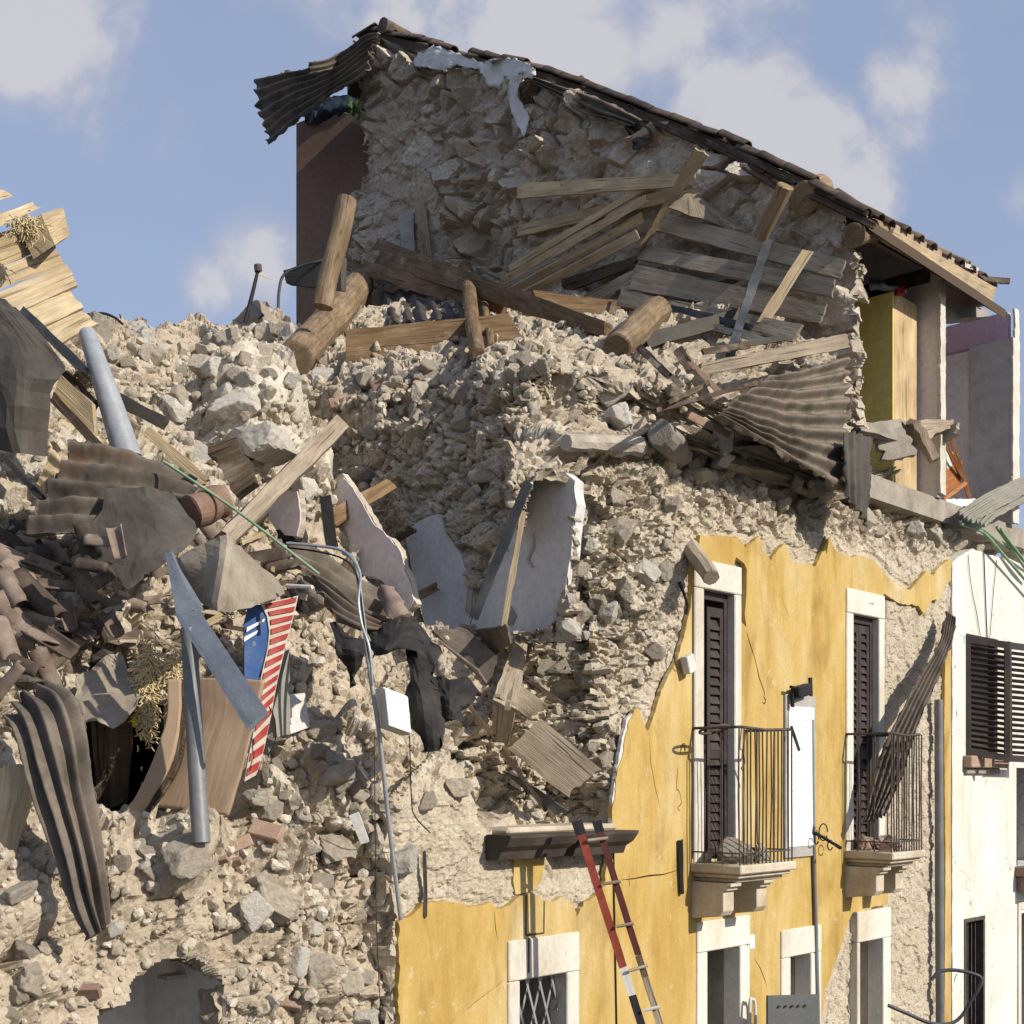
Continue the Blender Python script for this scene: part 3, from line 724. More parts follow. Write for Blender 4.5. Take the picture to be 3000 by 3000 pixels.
YPOLY = [(1170, 3080), (1168, 2700), (1200, 2680), (1240, 2645), (1330, 2642), (1395, 2658), (1440, 2640), (1462, 2662), (1530, 2628), (1560, 2618), (1600, 2640), (1650, 2632), (1682, 2645), (1690, 2690), (1712, 2640), (1745, 2622), (1772, 2590), (1788, 2450), (1795, 2360), (1815, 2250), (1842, 2110), (1866, 2075), (1880, 2105), (1897, 2140), (1925, 2060), (1960, 1980), (1985, 1930), (2000, 1880), (2018, 1800), (2035, 1700), (2040, 1620), (2052, 1568), (2160, 1572), (2183, 1602), (2226, 1570), (2238, 1620), (2258, 1638), (2300, 1590), (2325, 1650), (2390, 1658), (2420, 1590), (2432, 1575), (2452, 1622), (2490, 1632), (2525, 1628), (2560, 1640), (2600, 1690), (2650, 1722), (2668, 1730), (2690, 1700), (2715, 1672), (2735, 1685), (2765, 1648), (2786, 1640), (2786, 1700), (2770, 1710), (2755, 1760), (2730, 1760), (2705, 1800), (2690, 1775), (2640, 1770), (2590, 1742), (2581, 1760), (2581, 2000), (2582, 2120), (2600, 2130), (2590, 2200), (2583, 2480), (2602, 2560), (2600, 2650), (2560, 2660), (2500, 2675), (2480, 2720), (2450, 2810), (2420, 2900), (2395, 3080)]
def disp_fac(P, px, py):
    c = np.clip(f_core(px / 1000, py / 1000) / .25, 0, 1) * sstep(2480, 2380, py)
    top = sstep(1640, 1450, py) * sstep(1950, 2100, px)
    w_ = np.stack((fbm(P, .2, 2, 311), fbm(P, .2, 2, 312), fbm(P, .2, 2, 313)), 1) * .025
    z1, m1, c1, e1 = chunks(P + w_, (.26, .26, .16), 41, 1.0); z2, m2, c2, e2 = chunks(P + w_, (.12, .12, .08), 48, 1.0); z3, m3, c3, e3 = chunks(P, (.05, .05, .04), 49, 1.0)
    d = z1 * (.016 + .095 * c + .03 * top) + z2 * (.010 + .045 * c + .02 * top) + z3 * (.007 + .014 * c + .008 * top) + (.014 + .05 * c + .035 * top) * fbm(P, .35, 5, 51, .5)
    yl = inside(YPOLY, px, py) | inside(YPOLY, px + 14, py) | inside(YPOLY, px - 14, py) | inside(YPOLY, px, py + 14)
    d = np.where(yl, np.minimum(d, .02) * .5 - .01, d)
    st_ = c2 > (.62 - .25 * c)
    return d, np.stack((e2 * .8 + .2 * e3, np.where(st_, .55 + .4 * c, .15) * m2, e1), 1)
FAC = [(1150, 3080), (1150, 2330), (1215, 2255), (1290, 2185), (1380, 2140), (1450, 2160), (1480, 2080), (1520, 2000), (1560, 1880), (1640, 1800), (1668, 1700), (1672, 1400), (1735, 1290), (1790, 1210), (1850, 1120), (1930, 1140), (2000, 1230), (2080, 1275), (2150, 1290), (2230, 1340), (2300, 1385), (2360, 1400), (2450, 1440), (2490, 1500), (2560, 1380), (2620, 1400), (2680, 1450), (2740, 1500), (2790, 1560), (2790, 3080)]
holes_tz = []
for k in OPEN:
    l, r, b, tp, il, ir, it = orect(k); holes_tz.append((il, ir, b if k in ('door1', 'door2') else 0.0, it))
holes_tz.append((tF(2205), tF(2246), 0, zF(2225, 2925)))
def mask_fac(x, y, P):
    k = inside(FAC, x, y)
    t = (P[:, 0] - F0[0]) * DX + (P[:, 1] - F0[1]) * DY; z = P[:, 2]
    for a, b, c, d_ in holes_tz: k &= ~((t > a - .05) & (t < b + .05) & (z > c) & (z < d_ + .06))
    return k
surface('street_wall', np.arange(-3.75, 5.35, .0135), np.arange(1.6, 7.7, .0135), fn_fac, mask_fac, (NX, NY, 0), disp_fac, 'facade', house, skirt=.5, rag=12)
# yellow plaster: a skin with a broken outline, holes at the openings and real cracks
def rectF(l, r, tp, bt, s, e=6):
    m = (l + r) / 2; t0, t1, z0, z1 = tF(l + e, 0), tF(r - e, 0), zF(m, bt), zF(m, tp + e)
    return [W(t0, s, z0), W(t0, s, z1), W(t1, s, z1), W(t1, s, z0)]
def crackF(path, w, s):
    up = [onF(x, y, s) for x, y in path]; L = []; R = []
    for i, p in enumerate(up):
        a = up[max(i - 1, 0)]; b = up[min(i + 1, len(up) - 1)]; e = (b - a).normalized(); nn = N3.cross(e)
        ww = w * (.35 if i in (0, len(up) - 1) else 1) * (1 + .5 * mnoise.noise(p * 8))
        L.append(p + nn * ww); R.append(p - nn * ww)
    return L + R[::-1]
PS = -.036
hl = []
for k in ('door2', 'winL', 'low1', 'low2'):
    l, r, tp, bt = OPEN[k][:4]
    if bt > 3000: bt = 3060
    hl.append((rectF(l, r, tp, bt, PS), False))
d1 = [onF(x, y, PS) for x, y in ((2027, 2516), (2027, 1660), (2150, 1660), (2156, 1632), (2180, 1650), (2188, 1668), (2187, 1740), (2182, 1800), (2187, 1838), (2172, 1822), (2162, 1775), (2151, 1740), (2151, 2516))]
hl.append((d1, False))
for path, w in (([(2188, 1850), (2195, 1880), (2212, 1930), (2224, 1985), (2240, 2030), (2243, 2060)], .006), ([(1822, 2578), (1860, 2574), (1900, 2566), (1945, 2562), (1985, 2550)], .006), ([(1903, 2165), (1906, 2230), (1920, 2310), (1935, 2370)], .004), ([(1448, 2670), (1452, 2720), (1458, 2755)], .004),
                ([(2210, 2808), (2228, 2838), (2240, 2870), (2247, 2890)], .006), ([(2236, 2040), (2243, 2050), (2240, 2062), (2232, 2058)], .008), ([(1478, 2870), (1440, 2900), (1400, 2930), (1362, 2960)], .003), ([(2290, 1745), (2300, 1780), (2315, 1810)], .002), ([(1843, 2560), (1844, 2600), (1841, 2576)], .003)):
    hl.append((crackF(path, w, PS), False))
o = flat_poly('yellow_plaster', [onF(x, y, PS) for x, y in YPOLY], 'yellow', house, -N3 * .04, jag=.022, seg=.03, seed=1, holes=hl)
o = polyF('yellow_plaster', [(2769, 1905), (2786, 1880), (2786, 3080), (2767, 3080), (2770, 2500), (2766, 2200)], PS, 'yellow', house, .036, jag=.01, seg=.04); o['label'] = 'narrow yellow strip beside the drainpipe'
o = polyF('yellow_plaster', [(1795, 2340), (1802, 2285), (1835, 2110), (1866, 2070), (1868, 2160), (1850, 2250), (1815, 2380), (1790, 2460)], -.028, 'white_d', house, .03, jag=.02, seg=.03); o['label'] = 'white undercoat edge'; o.name = 'plaster_undercoat'
# trims
def opening(k, trim, parent, proud=.055, deep=.30, depth_back=.5, sill=False, tpart='stone_surround'):
    l, r, b, tp, il, ir, it = orect(k)
    mb = MB(); e = .003
    mb.box(l, r, -proud, .12, it, tp)
    mb.box(l, il, -proud + e, .12, b, it - e); mb.box(ir, r, -proud + e, .12, b, it - e)
    mb.build(tpart, trim, parent, bevel=.008)
    # plastered reveals
    mb = MB(); mb.box(il - .05, il, .12, depth_back, b, it); mb.box(ir, ir + .05, .12, depth_back, b, it); mb.box(il - .05, ir + .05, .12, depth_back, it, it + .05)
    mb.build('reveal', 'mortar', parent)
    return l, r, b, tp, il, ir, it
def slats(mb, t0, t1, s, z0, z1, step, wid, tilt=.75, th=.008):
    z = z0 + step * .5
    while z < z1:
        a = W(t0, s, z); b = W(t1, s, z)
        v = (UP * math.cos(tilt) - N3 * math.sin(tilt)) * (wid / 2); u = (N3 * math.cos(tilt) + UP * math.sin(tilt)) * th / 2
        vs = [a - v - u, b - v - u, b + v - u, a + v - u, a - v + u, b - v + u, b + v + u, a + v + u]
        mb.add(vs, [(0, 1, 2, 3), (7, 6, 5, 4), (0, 4, 5, 1), (1, 5, 6, 2), (2, 6, 7, 3), (3, 7, 4, 0)])
        z += step
def shutter_leaf(parent, t0, t1, s, z0, z1, step=.075, st=.045):
    f = MB(); f.box(t0, t0 + st, s - .02, s + .02, z0, z1); f.box(t1 - st, t1, s - .02, s + .02, z0, z1)
    zm = z0 + (z1 - z0) * .42
    f.box(t0 + st, t1 - st, s - .018, s + .018, z1 - .08, z1); f.box(t0 + st, t1 - st, s - .018, s + .018, z0, z0 + .1); f.box(t0 + st, t1 - st, s - .018, s + .018, zm - .04, zm + .04)
    o = f.build('shutter', 'shut', parent, bevel=.004)
    for za, zb in ((z0 + .1, zm - .04), (zm + .04, z1 - .08)):
        m = MB(); slats(m, t0 + st, t1 - st, s, za, zb, step, step * 1.3, .42); m.build('louvres', 'shut', o)
    return o
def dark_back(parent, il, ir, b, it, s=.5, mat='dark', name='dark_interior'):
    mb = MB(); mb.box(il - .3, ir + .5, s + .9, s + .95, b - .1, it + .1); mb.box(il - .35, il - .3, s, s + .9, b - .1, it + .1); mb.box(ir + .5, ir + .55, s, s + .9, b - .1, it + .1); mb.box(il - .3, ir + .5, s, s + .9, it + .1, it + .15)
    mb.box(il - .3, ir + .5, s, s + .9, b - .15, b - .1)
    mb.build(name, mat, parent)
def part_empty(name, parent, loc, label=None):
    o = bpy.data.objects.new(name, None); COL.objects.link(o); o.parent = parent; o.location = Vector(loc) - absloc(parent); o.empty_display_size = .1
    if label: o['label'] = label
    return o
for k, lab in (('door1', 'tall balcony door with brown louvred shutters, nearer balcony'), ('door2', 'tall balcony door with brown louvred shutters, farther balcony')):
    l, r, b, tp, il, ir, it = orect(k)
    dp = part_empty('balcony_door', house, W((l + r) / 2, 0, b), lab)
    opening(k, 'trim', dp)
    f = MB(); f.box(il, il + .05, .02, .10, b, it); f.box(ir - .05, ir, .02, .10, b, it); f.box(il + .05, ir - .05, .02, .10, it - .07, it)
    f.build('frame', 'shut', dp, bevel=.004)
    if k == 'door1':
        lf = MB()
        shutter_leaf(dp, il + .16, ir - .05, .05, b, it - .12)
        lf.box(il + .055, il + .075, .02, .35, b, it - .1); lf.build('open_leaf', 'shut', dp)
    else:
        m = (il + ir) / 2
        shutter_leaf(dp, il + .05, m - .004, .05, b, it - .08); shutter_leaf(dp, m + .004, ir - .05, .05, b, it - .08)
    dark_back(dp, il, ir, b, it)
for k, lab in (('winL', 'ground floor window with crossed iron lattice grille'), ('low1', 'tall ground floor doorway under the nearer balcony'), ('low2', 'small white framed window behind the metal cabinet'), ('low3', 'half open doorway under the farther balcony')):
    l, r, b, tp, il, ir, it = orect(k)
    dp = part_empty('ground_window' if k in ('winL', 'low2') else 'ground_doorway', house, W((l + r) / 2, 0, b), lab)
    opening(k, 'trim', dp)
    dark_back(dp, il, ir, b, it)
    if k == 'winL':
        g_ = MB(); n_ = 5; pw_ = (ir - il) / 3
        for i in range(-4, 8):
            for sg in (1, -1):
                z0, z1 = b, it; x0 = il + i * pw_ * .8; dx = sg * (z1 - z0) * .34
                for seg in range(14):
                    a0, a1 = seg / 14, (seg + 1) / 14
                    ta, tb = x0 + dx * a0, x0 + dx * a1
                    if min(ta, tb) < il or max(ta, tb) > ir: continue
                    g_.bar(W(ta, .06 + .012 * sg, z0 + (z1 - z0) * a0), W(tb, .06 + .012 * sg, z0 + (z1 - z0) * a1), .018, .006, N3)
        g_.build('lattice_grille', 'galv', dp)
    if k == 'low1':
        m = MB(); m.box(il + .02, il + .10, .2, .26, b, it - .14); m.box(il + .10, il + .16, .22, .25, b, it - .2); m.build('door_frame', 'white_d', dp)
        m = MB(); m.box(ir - .25, ir, .45, .5, b, it); m.build('brown_door_leaf', 'concrete', dp)
    if k == 'low2':
        m = MB(); m.box(il, ir, .25, .3, b, it); m.build('grey_blind', 'concrete', dp)
    if k == 'low3':
        m = MB(); m.box(il + .09, ir, .3, .34, b, it); m.build('grey_door', 'concrete', dp); m = MB(); m.box(il + .02, il + .08, .22, .3, b, it - .12); m.build('white_handrail', 'white_d', dp)
# bricked-up little opening above the lattice window and the joints cut in the plaster
o = polyF('recess_plaster', [(1508, 2500), (1598, 2494), (1588, 2580), (1560, 2612), (1512, 2620), (1504, 2580)], -.02, 'yellow', house, .03, jag=.01, seed=4); o['label'] = 'yellow patch left in the broken stone under the eaves piece'
m = MB()
for a, b_ in (((1541, 2622), (1540, 2740)), ((1594, 2640), (1593, 2733)), ((1541, 2740), (1594, 2733)), ((1549, 2748), (1549, 2850)), ((1600, 2742), (1596, 2845))):
    m.bar(onF(*a, -.036 if a[1] < 2745 else -.058), onF(*b_, -.036 if a[1] < 2745 else -.058), .012, .006, N3)
m.build('dark_joint', 'iron', house)
# ------------------------------------------------------------------ heap of the house that fell on the left
hp = [(-300, 3050, -.3), (0, 3000, -.15), (300, 3000, -.1), (640, 3000, 0), (900, 3000, 0), (1180, 3000, .06), (-300, 2600, .1), (0, 2600, .05), (200, 2700, .1), (400, 2500, .15), (700, 2700, .06), (900, 2750, .06), (1180, 2700, .05), (800, 2500, .18), (1000, 2500, .15), (1180, 2400, .12),
      (-300, 2200, .7), (0, 2200, .6), (250, 2250, 1.1), (400, 2200, 1.0), (600, 2350, .45), (800, 2250, .45), (950, 2250, .35), (1150, 2250, .3), (1350, 2200, .32), (1450, 2150, .42),
      (-300, 1900, 1.0), (0, 1900, .95), (400, 1850, 1.2), (600, 1950, 1.2), (800, 1900, 1.05), (1000, 1950, .95), (1200, 2000, .75), (1400, 1900, .75), (1500, 1880, .85),
      (-300, 1500, 1.9), (0, 1500, 1.8), (400, 1550, 1.8), (700, 1600, 1.7), (900, 1550, 2.0), (1000, 1750, 1.45), (1150, 1800, 1.25), (950, 1400, 2.3),
      (-300, 1200, 2.6), (0, 1200, 2.5), (400, 1200, 3.0), (700, 1250, 2.6), (900, 1250, 2.9), (-300, 900, 3.3), (0, 900, 3.2), (400, 980, 4.3), (600, 1000, 4.5), (800, 950, 4.5), (950, 950, 4.4), (650, 1100, 3.6), (850, 1100, 3.7), (300, 930, 4.6), (700, 880, 5.1), (900, 850, 5.1)]
_p = [tsz(onF(*q)) for q in hp]
f_hp = rbf([(p[0], p[2]) for p in _p], [p[1] for p in _p], 4e-3)
ARCH = [(288, 3080), (292, 2960), (318, 2958), (335, 2948), (342, 2955), (375, 2940), (385, 2880), (410, 2852), (425, 2858), (440, 2832), (480, 2812), (520, 2804), (560, 2812), (600, 2832), (632, 2862), (640, 2900), (640, 3080)]
CAVE = [(265, 2120), (330, 2075), (440, 2070), (470, 2160), (440, 2280), (385, 2370), (300, 2390), (270, 2300)]
HOUT = [(-400, 880), (100, 900), (250, 935), (330, 930), (400, 932), (440, 960), (490, 965), (540, 930), (600, 935), (650, 960), (700, 930), (740, 905), (800, 880), (860, 850), (930, 850), (1000, 860), (1010, 960), (960, 1060), (980, 1150), (960, 1250), (900, 1330), (960, 1400), (1000, 1480), (1020, 1620), (1080, 1740), (1200, 1830), (1300, 1850), (1400, 1830), (1520, 1850), (1560, 1900), (1510, 2050), (1470, 2140), (1400, 2130), (1310, 2170), (1230, 2250), (1195, 2340), (1190, 3080), (-400, 3080)]
lump = [(700, 1180, 130, .28), (760, 1290, 120, .30), (890, 1400, 60, .3), (640, 1180, 60, .2), (890, 1500, 60, .25), (780, 2700, 90, .16), (780, 2450, 90, .16), (930, 2300, 80, .2), (760, 2330, 80, .2), (940, 2650, 60, .12), (930, 2880, 70, .16), (1010, 2870, 50, .14), (540, 2500, 80, .22), (480, 2560, 60, .2), (60, 2700, 90, .15), (100, 2880, 80, .15), (820, 2560, 70, .16), (1130, 2480, 60, .12), (240, 2900, 60, .1), (380, 2940, 50, .1)]
def disp_hp(P, px, py):
    w_ = np.stack((fbm(P, .25, 2, 321), fbm(P, .25, 2, 322), fbm(P, .25, 2, 323)), 1) * .035
    z1, m1, c1, e1 = chunks(P + w_, (.40, .40, .28), 61, 1.0); z2, m2, c2, e2 = chunks(P + w_, (.17, .17, .12), 68, 1.0); z3, m3, c3, e3 = chunks(P, (.06, .06, .05), 72, 1.0)
    so = sstep(-.25, .35, fbm(P, .8, 3, 65)); ea = 1 - .35 * sstep(2350, 2650, py) * sstep(980, 860, px)
    d = .11 * z1 * ea + (.03 + .05 * so) * z2 * ea + (.010 + .012 * so) * z3 + .10 * fbm(P, .9, 5, 71, .5)
    k1 = (c1 > .6) & (so > .2); k2 = (c2 > .45) & (so > .25)
    for (a, b, r, k) in lump:
        q = np.exp(-(((px - a) / r) ** 2 + ((py - b) / r) ** 2) ** 1.6)
        d = d + k * q
    ar_ = np.clip((np.sqrt(((px - 465) / 1.0) ** 2 + ((py - 2985) / 1.0) ** 2) - 165) / 110, 0, 1); d = d * (.15 + .85 * ar_) - .0
    m = np.maximum(np.maximum(k1 * m1 * .85, k2 * m2 * .9), .15)
    white = np.exp(-((px - 740) / 170) ** 2 - ((py - 1290) / 190) ** 2) + np.exp(-((px - 900) / 70) ** 2 - ((py - 1430) / 130) ** 2)
    cc = np.where(k2, e2, np.where(k1, e1, .5)) * .8 + .2 * e3
    return d, np.stack((np.clip(cc + white * .7, 0, 1.1), np.clip(m + white * .8, 0, 1), e1), 1)
heap = surface('rubble_heap', np.arange(-8.0, -.75, .0135), np.arange(1.9, 9.3, .0135), lambda t, z: Wn(t, f_hp(t, z), z),
               lambda x, y, P: inside(HOUT, x, y) & ~inside(ARCH, *pix(P)) & ~inside(CAVE, x, y), (NX, NY, .3), disp_hp, 'heap', None, skirt=.16, rag=12, blk=.05)
tag(heap, 'sloping heap of pale stones, earth and broken masonry left of the yellow house', 'rubble', kind='stuff')

# ------------------------------------------------------------------ resting things on the masonry
def make_bvh():
    vs, fs, o = [], [], 0
    for V, F in BV:
        vs.append(V); fs.append(F + o); o += len(V)
    return BVHTree.FromPolygons(np.concatenate(vs).tolist(), np.concatenate(fs).tolist())
BVH = make_bvh()
CAM0 = Vector((0, 0, CAMZ))
def hit(px, py):
    r = Vector(((px - CX) / FPX, 1, (HY - py) / FPX)).normalized()
    h = BVH.ray_cast(CAM0, r)
    return h[0], h[1]
def Yhit(px, py, default=None):
    p, _ = hit(px, py)
    return p.y if p else default
# ------------------------------------------------------------------ builders for loose things
def fitY(line, m, n=11, q=.8):
    """distance along a pixel line so that a straight thing rests in front of the masonry"""
    (x0, y0), (x1, y1) = line
    us, iv = [], []
    for i in range(n):
        u = i / (n - 1); Y = Yhit(x0 + (x1 - x0) * u, y0 + (y1 - y0) * u)
        if Y: us.append(u); iv.append(1 / max(Y - m, 1))
    if not us: return 12.0, 12.0
    us = np.array(us); iv = np.array(iv)
    if len(us) < 3: return 1 / iv.max(), 1 / iv.max()
    b, a = np.polyfit(us, iv, 1)
    r = iv - (a + b * us); a += np.quantile(r, q)
    return 1 / max(a, .02), 1 / max(a + b, .02)
def board(name, label, cat, quad, mat, th=.03, m=.05, Y=None, group=None, rag=.012, parent=None, bow=.006, nu=None):
    A, B, C_, D_ = quad
    if Y is None and math.dist(A, B) < math.dist(A, D_): B, D_ = D_, B
    if Y is None:
        l = (((A[0] + D_[0]) / 2, (A[1] + D_[1]) / 2), ((B[0] + C_[0]) / 2, (B[1] + C_[1]) / 2))
        Y = fitY(l, m)
    elif isinstance(Y, (int, float)): Y = (Y, Y)
    a, b, c, d = at(*A, Y[0]), at(*B, Y[1]), at(*C_, Y[1]), at(*D_, Y[0])
    L = ((b - a).length + (c - d).length) / 2; Wd = ((d - a).length + (c - b).length) / 2
    nu = nu or max(6, min(26, int(L / .06))); nv = max(3, min(8, int(Wd / .04) + 1))
    sd = random.random() * 100
    nrm = (b - a).cross(d - a).normalized()
    if nrm.dot(CAM0 - a) < 0: nrm = -nrm
    mb = MB(); vs = []; uv = []
    for side in (0, 1):
        for i in range(nu + 1):
            for j in range(nv + 1):
                u, v = i / nu, j / nv
                p = (a.lerp(b, u)).lerp(d.lerp(c, u), v)
                ax = (b - a).normalized(); ay = (d - a).normalized()
                if i in (0, nu): p = p + ax * rag * 1.6 * mnoise.noise(Vector((v * 5 + sd, i, 0)))
                if j in (0, nv): p = p + ay * rag * .5 * mnoise.noise(Vector((u * L * 6, sd + j * 3, side * .3)))
                p = p + nrm * (bow * mnoise.noise(Vector((u * L * 1.5, v * .5, sd))) + .0015 * mnoise.noise(Vector((u * L * 9, v * 22, sd))))
                p = p - nrm * th * side
                vs.append(p); uv.append((u * L, v * Wd + side * .4))
    n1 = (nu + 1) * (nv + 1); ix = lambda i, j, s=0: s * n1 + i * (nv + 1) + j
    fs = []
    for i in range(nu):
        for j in range(nv):
            fs.append((ix(i, j), ix(i + 1, j), ix(i + 1, j + 1), ix(i, j + 1)))
            fs.append((ix(i, j + 1, 1), ix(i + 1, j + 1, 1), ix(i + 1, j, 1), ix(i, j, 1)))
    for i in range(nu):
        fs.append((ix(i, 0, 1), ix(i + 1, 0, 1), ix(i + 1, 0), ix(i, 0))); fs.append((ix(i, nv), ix(i + 1, nv), ix(i + 1, nv, 1), ix(i, nv, 1)))
    for j in range(nv):
        fs.append((ix(0, j), ix(0, j + 1), ix(0, j + 1, 1), ix(0, j, 1))); fs.append((ix(nu, j, 1), ix(nu, j + 1, 1), ix(nu, j + 1), ix(nu, j)))
    mb.add(vs, fs, uv)
    o = mb.build(name, mat, parent)
    bm = bmesh.new(); bm.from_mesh(o.data); bmesh.ops.recalc_face_normals(bm, faces=bm.faces); bm.to_mesh(o.data); bm.free()
    return tag(o, label, cat, group)
def strip(a, b, w0, w1=None):
    """quad around a pixel line of the given widths"""
    w1 = w0 if w1 is None else w1
    x, y = b[0] - a[0], b[1] - a[1]; L = math.hypot(x, y); nx, ny = -y / L, x / L
    return [(a[0] - nx * w0 / 2, a[1] - ny * w0 / 2), (b[0] - nx * w1 / 2, b[1] - ny * w1 / 2), (b[0] + nx * w1 / 2, b[1] + ny * w1 / 2), (a[0] + nx * w0 / 2, a[1] + ny * w0 / 2)]
def stick(name, label, cat, a, b, w, mat, **k): return board(name, label, cat, strip(a, b, w), mat, **k)
def log(name, label, cat, a, b, w0, w1, mat, m=.1, Y=None, group=None, rough=.10, n=18, seg=14, parent=None):
    if Y is None: Y = fitY((a, b), m)
    p, q = at(*a, Y[0]), at(*b, Y[1]); sd = random.random() * 50
    pts = []; rs = []
    for i in range(seg + 1):
        u = i / seg
        pp = p.lerp(q, u) + Vector((mnoise.noise(Vector((u * 2, sd, 0))), 0, mnoise.noise(Vector((u * 2, 0, sd))))) * .02
        pts.append(pp); rs.append((w0 * Y[0] * (1 - u) + w1 * Y[1] * u) / 2 / FPX)
    ax = (q - p).normalized()
    pts = [pts[0] - ax * rs[0] * .05] + pts + [pts[-1] + ax * rs[-1] * .05]; rs = [rs[0] * .86] + rs + [rs[-1] * .86]
    mb = MB(); mb.tube(pts, rs, n, rough, True, sd)
    return tag(mb.build(name, mat, parent), label, cat, group)
def pipe(name, label, cat, px, w, mat, m=.06, Y=None, n=12, smooth=True, group=None, parent=None, samples=None, s=None):
    """px: list of (x,y) or (x,y,Y)"""
    P = []
    for i, q in enumerate(px):
        if len(q) == 3: y_ = q[2]
        elif s is not None: P.append(onF(q[0], q[1], s)); continue
        elif Y is not None: y_ = Y if not isinstance(Y, (tuple, list)) else Y[0] + (Y[1] - Y[0]) * i / (len(px) - 1)
        else: y_ = (Yhit(q[0], q[1]) or 10.0) - m
        P.append(at(q[0], q[1], y_))
    if len(P) > 2: P = catmull(P, samples or len(P) * 6)
    ws = w if isinstance(w, (list, tuple)) else (w, w)
    rs = [(ws[0] + (ws[1] - ws[0]) * i / (len(P) - 1)) * p.y / FPX / 2 for i, p in enumerate(P)]
    mb = MB(); mb.tube(P, rs, n)
    return tag(mb.build(name, mat, parent, smooth=smooth), label, cat, group)
def sheet(name, label, cat, rows, mat, waves=0, amp=0.0, along='u', th=.006, m=.08, Y=None, nu=60, nv=60, rough=.01, rag=.015, group=None, parent=None, tear=None, jit=.0, flat=False):
    """rows of control points (px,py) / (px,py,Y); waves run across v (ridges along u) or across u"""
    G = []
    for r in rows:
        g = []
        for q in r:
            if len(q) == 3: y_ = q[2]
            elif Y is not None: y_ = Y
            else: y_ = (Yhit(q[0], q[1]) or Yhit(q[0], q[1] + 60) or 10.5) - m
            g.append(at(q[0], q[1], y_))
        G.append(catmull(g, nu + 1))
    cols = [catmull([G[r][i] for r in range(len(G))], nv + 1) for i in range(nu + 1)]    # [u][v]
    Pn = np.array([[tuple(p) for p in c] for c in cols])
    a1 = np.gradient(Pn, axis=0); a2 = np.gradient(Pn, axis=1)
    Nn = np.cross(a1, a2); Nn /= np.linalg.norm(Nn, axis=-1, keepdims=True) + 1e-9
    if (Nn.reshape(-1, 3).mean(0) * (np.array(CAM0) - Pn.reshape(-1, 3).mean(0))).sum() < 0: Nn = -Nn
    U, V_ = np.meshgrid(np.linspace(0, 1, nu + 1), np.linspace(0, 1, nv + 1), indexing='ij')
    ph = V_ if along == 'u' else U
    flat_ = flat; flat = Pn.reshape(-1, 3)
    h = amp * np.sin(2 * math.pi * waves * ph) if waves else np.zeros_like(U)
    h = h.reshape(-1) + rough * fbm(flat, .25, 4, int(random.random() * 999)) + jit * fbm(flat, .6, 2, int(random.random() * 999))
    Vt = flat + Nn.reshape(-1, 3) * h[:, None]
    e = (np.minimum(np.minimum(U, 1 - U), np.minimum(V_, 1 - V_)) < 1e-6).reshape(-1)
    Vt[e] += (np.stack([fbm(flat, .09, 3, k) for k in (11, 12, 13)], 1) * rag)[e]
    Vb = Vt - Nn.reshape(-1, 3) * th
    keep = np.ones((nu, nv), bool)
    if tear:
        cxy = flat.reshape(nu + 1, nv + 1, 3)[:-1, :-1].reshape(-1, 3); px_, py_ = pix(cxy)
        kk = np.ones(len(cxy), bool)
        for pl in tear: kk &= ~inside(pl, px_ + 8 * fbm(cxy, .07, 2, 5), py_ + 8 * fbm(cxy, .07, 2, 6))
        keep = kk.reshape(nu, nv)
    ix = np.arange((nu + 1) * (nv + 1)).reshape(nu + 1, nv + 1); n1 = ix.size
    top = np.stack((ix[:-1, :-1], ix[1:, :-1], ix[1:, 1:], ix[:-1, 1:]), -1)[keep]
    E = np.concatenate([top[:, [i, (i + 1) % 4]] for i in range(4)])
    key = np.minimum(E[:, 0], E[:, 1]).astype(np.int64) * n1 + np.maximum(E[:, 0], E[:, 1])
    _, inv, cnt = np.unique(key, return_inverse=True, return_counts=True)
    Eb = E[cnt[inv] == 1]
    F = np.concatenate((top, top[:, ::-1] + n1, np.stack((Eb[:, 1], Eb[:, 0], Eb[:, 0] + n1, Eb[:, 1] + n1), 1)))
    c = flat.mean(0)
    me = np_mesh(name, np.concatenate((Vt, Vb)) - c, F)
    uvs = np.stack((U.reshape(-1), V_.reshape(-1)), 1); uvs = np.concatenate((uvs, uvs))
    ul = me.uv_layers.new(name='uv'); li = np.zeros(len(me.loops), np.int32); me.loops.foreach_get('vertex_index', li)
    ul.data.foreach_set('uv', uvs[li].astype(np.float32).ravel())
    if not flat_: me.shade_smooth()
    return tag(link(name, me, mat, parent, Vector(c)), label, cat, group)
# rocks: chipped convex lumps
def rock_mesh(name, seed, sub=4, aniso=(1, 1, 1), rough=.05):
    rg = random.Random(seed)
    bm = bmesh.new(); bmesh.ops.create_icosphere(bm, subdivisions=sub, radius=1)
    pl = []
    for ax in (Vector((1, 0, 0)), Vector((0, 1, 0)), Vector((0, 0, 1))):
        for sg in (1, -1):
            v = (ax * sg + Vector((rg.gauss(0, .28), rg.gauss(0, .28), rg.gauss(0, .28)))).normalized(); pl.append((v, rg.uniform(.55, .82)))
    for i in range(rg.randint(3, 6)):
        v = Vector((rg.gauss(0, 1), rg.gauss(0, 1), rg.gauss(0, 1))).normalized(); pl.append((v, rg.uniform(.58, .9)))
    off = Vector((seed * 3.7, seed * 1.3, 0))
    for v in bm.verts:
        dr = v.co.normalized(); r = 1.2
        for nn, dd in pl:
            k = dr.dot(nn)
            if k > .05: r = min(r, dd / k)
        r = min(r, 1.2)
        r *= 1 + rough * mnoise.fractal(dr * 2.6 + off, .8, 2.1, 5)
        v.co = Vector((dr.x * r * aniso[0], dr.y * r * aniso[1], dr.z * r * aniso[2]))
    me = bpy.data.meshes.new(name); bm.to_mesh(me); bm.free()
    return me
